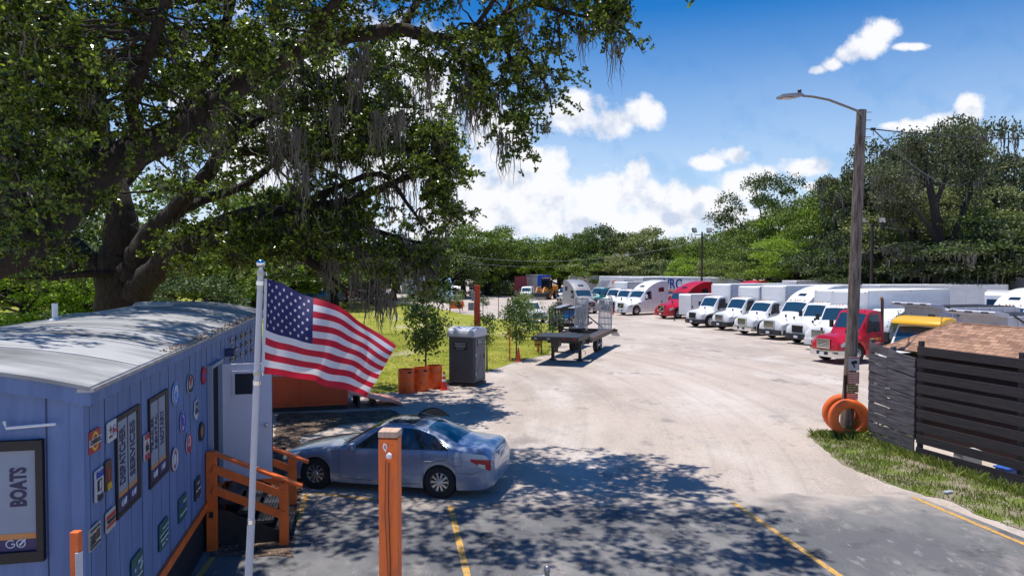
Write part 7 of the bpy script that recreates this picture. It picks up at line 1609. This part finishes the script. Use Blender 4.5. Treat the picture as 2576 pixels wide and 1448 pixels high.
# bare dead twigs
mb = MB()
for _ in range(70):
    p = np.array(tuple(P(rg.uniform(150,900), rg.uniform(120,560), rg.uniform(14.5,23)))); d = rg.normal(size=3); d /= np.linalg.norm(d); pts = [p]
    for i in range(7): d = d+rg.normal(size=3)*.4; d /= np.linalg.norm(d); pts.append(pts[-1]+d*.13)
    tube_np(mb, np.array(pts), .009, .003, 3)
mb.v = [tuple(Vector(p)-oB) for p in mb.v]; dt_ = mb.build('dead_twigs', DEADW, oakB); dt_['kind'] = 'stuff'

# ---- background trees
def crown_pts(rs, W_, H_, z0, ncl, rc, asym=.3, flat=1):
    """leaf positions on the shells of many clumps spread through an uneven ellipsoid"""
    C = []
    while len(C) < ncl:
        p = rs.normal(size=3); p /= np.linalg.norm(p); rr = rs.uniform(.35, 1)**.5; p = p*rr
        q = np.array([p[0]*W_/2, p[1]*W_/2, z0+(H_-z0)*(.5+.5*p[2])])
        sh = 1-.28*max(0, -p[2]); q[0] *= sh; q[1] *= sh
        q[:2] *= 1+asym*math.sin(3*math.atan2(p[1], p[0])+rs.uniform(-.4,.4)); C.append(q)
    return np.array(C)
def make_crown(name, seed, W_, H_, z0, ncl, rc, nleaf, L_, m, parent, w=.34, moss=0):
    rs = np.random.default_rng(seed); C = crown_pts(rs, W_, H_, z0, ncl, rc); pts = []
    for c in C:
        r_ = rc*rs.uniform(.6, 1.35); d = rs.normal(size=(nleaf,3)); d /= np.linalg.norm(d, axis=1)[:,None]; d[:,2] = np.where(d[:,2] < -.2, -d[:,2]*.6, d[:,2]); pts.append(c+d*np.array([r_*1.15,r_*1.15,r_*.85])*rs.uniform(.65,1.05,(nleaf,1)))
    pts = np.concatenate(pts); V, F = leaves(pts, np.full(len(pts), L_), w, 1, up=.2, rng=rs)
    o = rawmesh(name, V, F, m, parent)
    if moss:
        t_ = pts[rs.permutation(len(pts))[:moss]]; V, F = moss_mesh(t_, rs.uniform(.6,2.2,len(t_)), 5, w=.035, spread=.25); rawmesh('spanish_moss', V, F, MOSSD, parent)['kind'] = 'stuff'
    return o, C
MOSSD = mat('moss_dark', (.10,.095,.07), .95, col2=(.19,.175,.14), island=1)
kinds = {'mid': mat('leaf_mid', (.05,.095,.012), .6, col2=(.27,.36,.045), island=1.25, trans=.3), 'olive': mat('leaf_olive', (.12,.15,.045), .6, col2=(.33,.36,.11), island=1, trans=.3),
         'dark': mat('leaf_dark', (.03,.055,.012), .6, col2=(.14,.20,.035), island=1.8, trans=.25), 'bright': mat('leaf_bright', (.15,.27,.015), .6, col2=(.34,.47,.04), island=1, trans=.35), 'umber': mat('leaf_umber', (.045,.06,.028), .7, col2=(.20,.23,.08), island=1.4, trans=.2)}
words = {'mid': 'mid green broad crown', 'olive': 'soft olive green crown', 'dark': 'dark green dense crown', 'bright': 'bright yellow green foliage', 'umber': 'dull brownish green layered crown'}
PROTO = {}
def proto(kind, seed, moss=0):
    key = (kind, seed, moss)
    if key in PROTO: return PROTO[key]
    t_ = thing('tree', 'x', 'tree', (0,0,0)); z0 = .22 if kind != 'bright' else .05
    H_, W_ = 10.0, 9.0; crw, C = make_crown('crown', seed*13+5, W_, H_, z0*10, 40 if kind != 'umber' else 30, 1.2 if kind != 'umber' else 1.0, 190 if seed < 10 else 430, .33 if seed < 10 else .20, kinds[kind], t_, moss=moss)
    mb = MB(); mb.tube([(0,0,-.1),(.05,0,1.2),(.0,.1,2.6),(.1,0,4.2),(0,0,6.5)], [.42,.32,.28,.22,.08], 10)
    for c in C[::3]: mb.tube([Vector((0,0,2.0+.3*(c[2]-2))), Vector(c)*.5+Vector((0,0,1.4)), Vector(c)], [.14,.09,.03], 5)
    mb.build('trunk', BARK if kind != 'olive' else BARKL, t_, smooth=True); PROTO[key] = t_; t_['used'] = 0
    return t_
def tree_at(kind, seed, x, ytop, Y, W_, label, group, moss=0, zr=None):
    pr = proto(kind, seed, moss); p = P(x, ytop, Y); H_ = p.z/1.03
    rz_ = random.uniform(0, 6.28); s_ = (W_/9.0, W_/9.0*random.uniform(.9,1.1), H_/10.0)
    if not pr['used']:
        pr['used'] = 1; t_ = pr; t_.location = (p.x, Y, 0); t_.rotation_euler = (0,0,rz_); t_['label'] = label; t_['group'] = group
    else: t_ = dup(pr, (p.x, Y, 0), rz_, label, group)
    t_.scale = s_; return t_
random.seed(21)
BG = 'trees beyond the truck yard'
order = ['leftmost','second','third','fourth','fifth','sixth','seventh','eighth','ninth','tenth','eleventh','twelfth','thirteenth','fourteenth','fifteenth']
front_row = [(1035,632,118,11,'dark'),(1095,596,122,11,'mid'),(1165,562,126,13,'mid'),(1232,568,130,12,'mid'),(1290,606,138,10,'dark'),(1352,596,139,11,'mid'),(1408,590,136,10,'mid'),(1462,572,134,9,'mid'),(1515,566,130,11,'dark'),(1580,582,132,10,'olive'),(1645,572,128,13,'olive'),(1708,596,126,9,'mid'),(1752,612,124,8,'bright'),(1805,586,120,9,'mid'),(1850,572,112,10,'mid')]
for i, (x, yt, Y, W_, kd) in enumerate(front_row): tree_at(kd, 1+i % 2, x, yt, Y, W_, '%s, %s in the middle tree row from the left' % (words[kd], order[i]), BG)
back = [(1000,640,145,16,'dark'),(1130,600,150,18,'dark'),(1260,612,150,18,'dark'),(1330,604,152,16,'dark'),(1440,602,152,18,'dark'),(1500,590,150,14,'dark'),(1610,606,152,17,'dark'),(1720,604,148,17,'dark'),(1800,610,145,16,'dark'),(1890,580,135,16,'dark')]
for i, (x, yt, Y, W_, kd) in enumerate(back): tree_at(kd, 3, x, yt, Y, W_, 'dark tree behind the middle row, %s of the rear ones' % order[i], BG)
low_ = [(1345,622,136,7.5,'bright','bright upright young tree above the silver trailer'),(1222,676,131,5,'bright','small bright bushy tree above the far hedge and orange post'),(1300,700,139,9,'dark','low dark shrubs behind the dark pickup truck'),(1405,660,137,9,'bright','pale green low tree right of the silver trailer'),(1740,645,108,7,'bright','light green small tree left of the two headed floodlight pole'),(1815,650,104,7,'olive','silvery low palm like tree right of the floodlight pole'),(1250,668,140,13,'dark','low dark tree above the grey car and hedge'),(1130,640,118,12,'dark','dark low tree behind the pale blue truck'),(1500,640,126,12,'mid','low green tree behind the parked work trucks'),(1600,640,120,11,'olive','olive low tree above the lettered freight trailer'),(1680,655,116,10,'dark','dark low tree above the lettered freight trailer, right part')]
for i, (x, yt, Y, W_, kd, lab) in enumerate(low_): tree_at(kd, 2, x, yt, Y, W_, lab, 'low trees and shrubs behind the parked trucks')
right = [(1885,544,104,12,'mid','rounded green tree stepping up right of the middle row'),(1945,448,96,12,'dark','tall dark tree forming the first peak of the right hand group'),(1990,478,92,12,'mid','green tree just right of the first peak'),(2050,468,86,12,'bright','yellow green tree lit from above, left of the lamp pole'),(2105,464,82,11,'mid','green tree directly behind the lamp pole'),(1930,602,88,12,'mid','lower leafy tree above the white dome truck'),(2010,592,80,12,'bright','lower bright green tree above the box trucks'),(2080,602,78,11,'dark','lower dark tree left of the lamp pole'),(2150,552,76,11,'dark','dark lower tree between the two right hand poles'),
 (2185,403,78,13,'umber','brownish tree right of the lamp pole top'),(2235,370,80,14,'umber','broad brownish tree under the sloping cable'),(2300,330,82,15,'umber','tall brown green tree beneath the right cloud'),(2395,300,80,15,'umber','tallest tree on the right, its top near the cable'),(2465,328,80,13,'umber','brown green tree top right of the tallest one'),(2545,363,76,15,'umber','dark mossy tree cut by the right edge'),(2300,512,70,14,'olive','olive tree with flat lit top below the tall brown trees'),(2420,478,68,13,'olive','olive lit tree under the tallest tree'),(2230,552,72,13,'dark','dark tree right of the right floodlight pole'),(2350,592,66,17,'umber','mossy dark lower tree above the blue covered boat'),(2480,552,64,14,'dark','very dark tree above the weathered grey trailer'),(2570,532,62,13,'dark','very dark tree at the right edge above the trailer'),(2200,642,70,10,'dark','low dark shrubbery beneath the right floodlight pole'),(2420,652,70,11,'olive','pale low shrub between oak trunks above the grey trailer'),(2650,418,66,13,'dark','dark tree leaning in beyond the right edge'),(2140,478,90,10,'olive','pale thin topped tree seen left of the pole crossing')]
for i, (x, yt, Y, W_, kd, lab) in enumerate(right): tree_at(kd, 11+i % 3, x, yt, Y, W_, lab, 'tall trees on the right', moss=160 if kd in ('umber','dark') and x > 1900 and i > 6 else 0)
left = [(-60,560,50,12,'mid','green tree far left behind the near oak limb'),(60,610,48,9,'bright','bright bush lit behind the office roof, leftmost'),(150,600,56,11,'dark','dark tree behind the office left of the big trunk'),(215,650,50,6,'bright','bright bush just left of the big oak trunk'),(430,590,60,12,'mid','green tree right of the big oak trunk'),(470,690,40,5,'dark','dark bush at the right foot of the big oak'),(560,640,66,11,'mid','green tree seen between the drooping oak limbs'),(640,600,78,13,'bright','sunlit tree behind the flagpole top'),(740,640,80,13,'mid','green tree above the flag'),(840,620,88,14,'dark','dark green tree above the red pickup'),(930,640,96,13,'mid','green tree behind the long hanging moss'),(520,440,90,20,'mid','tall green tree glimpsed through the oak crown, left one'),(720,470,100,20,'mid','tall green tree glimpsed through the oak crown, right one'),(860,560,105,18,'dark','dark tall tree behind the white trailer at left'),(990,610,110,14,'dark','dark tree left of the middle row, behind the moss'),(300,560,70,16,'mid','green tree directly behind the big oak trunk'),(80,500,75,18,'dark','dark tall tree far behind the office')]
for i, (x, yt, Y, W_, kd, lab) in enumerate(left): tree_at(kd, 1+i % 3, x, yt, Y, W_, lab, 'trees behind the grass on the left')
# trunks of the mossy oak at far right
def bare_oak(label, x, Y, pts_list):
    b0 = P(x, 700, Y); b0.z = 0; t_ = thing('live_oak', label, 'tree', b0); mb = MB(); ends = []
    for pts in pts_list:
        q = limb(mb, [(b0+Vector((0,0,-.1)), pts[0][3]*1.4)]+pts if pts[0][1] > 650 else pts, 9); ends += q[-8:]
    mb.v = [tuple(Vector(p)-b0) for p in mb.v]; mb.build('trunk', BARK, t_, smooth=True); c_ = np.array([tuple(p-b0) for p in ends]); rs = np.random.default_rng(int(x)); pp = np.repeat(c_, 260, 0)+rs.normal(size=(len(c_)*260,3))*np.array([.75,.75,.38]); V, F = leaves(pp, np.full(len(pp), .24), .36, 1, up=.4, rng=rs); rawmesh('crown', V, F, kinds['umber'], t_)
    tp_ = pp[rs.permutation(len(pp))[:140]]; V, F = moss_mesh(tp_, rs.uniform(.5,1.7,len(tp_)), 5, w=.035, spread=.25); rawmesh('spanish_moss', V, F, MOSSD, t_)['kind'] = 'stuff'
bare_oak('large dark oak with visible forking trunk above the blue boat at right', 2365, 63, [[(2365,690,63,.62),(2362,620,63,.5),(2350,520,63,.36),(2320,400,64,.2),(2290,345,64,.08)],[(2368,660,63,.4),(2400,590,63,.28),(2440,480,63,.2),(2460,380,63,.1)],[(2362,620,63,.3),(2330,560,62,.2),(2260,480,62,.12),(2215,430,62,.05)],[(2350,520,63,.25),(2390,420,63,.16),(2420,330,63,.06)]])
bare_oak('slimmer dark oak with leaning trunk left of the large forking one', 2312, 67, [[(2312,690,67,.42),(2300,600,67,.32),(2285,500,67,.22),(2240,430,67,.1)],[(2300,600,67,.26),(2265,540,67,.16),(2230,500,67,.07)]])

# ---- saplings on the grass
SAPL = mat('sapling_leaf', (.035,.075,.012), .45, col2=(.13,.20,.03), island=1, trans=.35); SAPP = mat('sapling_leaf_pale', (.14,.19,.05), .5, col2=(.30,.36,.12), island=1, trans=.35)
def sapling(label, x, yb, y0, y1, wpx, n, m=None, L_=.13, stakes=False, lean=0, shape=1.0):
    g = G(x, yb); zt_ = P(x, y0, g.y).z; z0 = P(x, y1, g.y).z; W_ = wpx/FPX*g.y; t_ = thing('sapling', label, 'young tree', (g.x, g.y, 0), 0, 'young trees planted along the grass'); rs = np.random.default_rng(int(x*7+yb)); m = m or SAPL
    mb = MB(); mb.tube([(lean*.6,0,-.05),(lean*.3,.02,z0*.5),(0,0,z0),(0,.02,(z0+zt_)/2),(0,0,zt_*.95)], [.045,.038,.032,.02,.006], 8); C = []
    for i in range(14+n//60):
        f = rs.uniform(0,1); a = rs.uniform(0,6.28); rr = W_/2*math.sin(math.pi*min(1,(.12+f*.85)))**.7*rs.uniform(.35,1)*shape; c = np.array([rr*math.cos(a), rr*math.sin(a), z0+(zt_-z0)*f]); C.append(c); mb.tube([(0,0,c[2]-rr*.5),(c[0]*.5,c[1]*.5,c[2]-rr*.15),tuple(c)], [.012,.008,.003], 4)
    mb.build('trunk', BARKL, t_, smooth=True); C = np.array(C); pts = np.repeat(C, n//len(C)+1, 0); pts = pts+rs.normal(size=pts.shape)*W_*.095
    V, F = leaves(pts, np.full(len(pts), L_), .28, 1, up=.1, rng=rs); rawmesh('crown', V, F, m, t_)
    if stakes:
        for s_ in (-.35,): MB().bar((s_,0,0),(s_,0,1.75),.07).build('support_stake', ORG, t_)
sapling('round leafy young tree rising behind the orange barrels', 1071, 962, 768, 872, 128, 2600, L_=.15)
sapling('thin young tree with small narrow crown right of the portable toilet', 1225, 932, 795, 862, 66, 900, SAPL, .11)
sapling('young tree with dense top and an orange stake beside the orange cone', 1299, 905, 757, 848, 96, 2200, L_=.14, stakes=True)
sapling('slender sapling half hidden by the speed sign and car hauler', 1362, 890, 800, 850, 56, 420, L_=.11)
sapling('sparse sapling in front of the dark sedan', 1391, 872, 760, 840, 52, 600, L_=.12)
sapling('pale feathery shrub in front of the white pickup', 1328, 818, 742, 805, 78, 1300, SAPP, .16)
for i, (x, yb, y0, y1, w_, lab) in enumerate([(1131,786,744,764,34,'leftmost of the thin lot edge saplings, before the orange board'),(1157,786,736,760,38,'thin sapling at the right end of the orange board'),(1215,799,742,768,36,'thin sapling right of the orange utility post'),(1311,803,735,765,44,'wispy sapling between two thin stakes'),(1020,786,722,770,30,'spindly sapling left of the lollipop tree'),(1050,792,716,775,30,'spindly dark sapling under the hanging moss')]):
    sapling(lab, x, yb, y0, y1, w_, 380, [SAPL, SAPP][i % 2 if i < 4 else 0], .17)
sapling('small shrub growing beside the brown roof in front of the yellow cab truck', 2272, 905, 795, 840, 60, 700, SAPL, .12)
# hedge at the far side
C = np.column_stack([rg.uniform(P(1235,735,131).x, P(1300,735,131).x, 5200), 131+rg.normal(0,.9,5200), np.abs(rg.normal(0,1,5200))*.9+.15]); V, F = leaves(C, np.full(len(C), .35), .35, 1, up=.3, rng=rg)
h_ = rawmesh('hedge', V, F, kinds['olive'], None); tag(h_, 'low ragged hedge at the far side of the lot behind the grey car', 'hedge')
a = P(1180, 704, 133); b = P(1330, 704, 133); fw2 = thing('boundary_wall', 'low pale wall seen above the far hedge', 'wall', (a.x, 133, 0)); MB().box(((b.x-a.x)/2,0,1.15),(b.x-a.x,.25,2.3)).build('wall', mat('pale_wall', (.5,.42,.34), .8, var=.3), fw2); MB().box(((b.x-a.x)/2,0,2.33),(b.x-a.x,.4,.10)).build('coping', mat('coping', (.6,.56,.5), .8), fw2)
# weeds round the pole foot
V, F = leaves(np.column_stack([rg.normal(10.0,.35,420), rg.normal(19.6,.3,420), np.abs(rg.normal(.12,.1,420))]), np.full(420,.11), .32, 3, up=.6, rng=rg); o = rawmesh('broadleaf_weeds', V, F, GBY); o['kind'] = 'stuff'
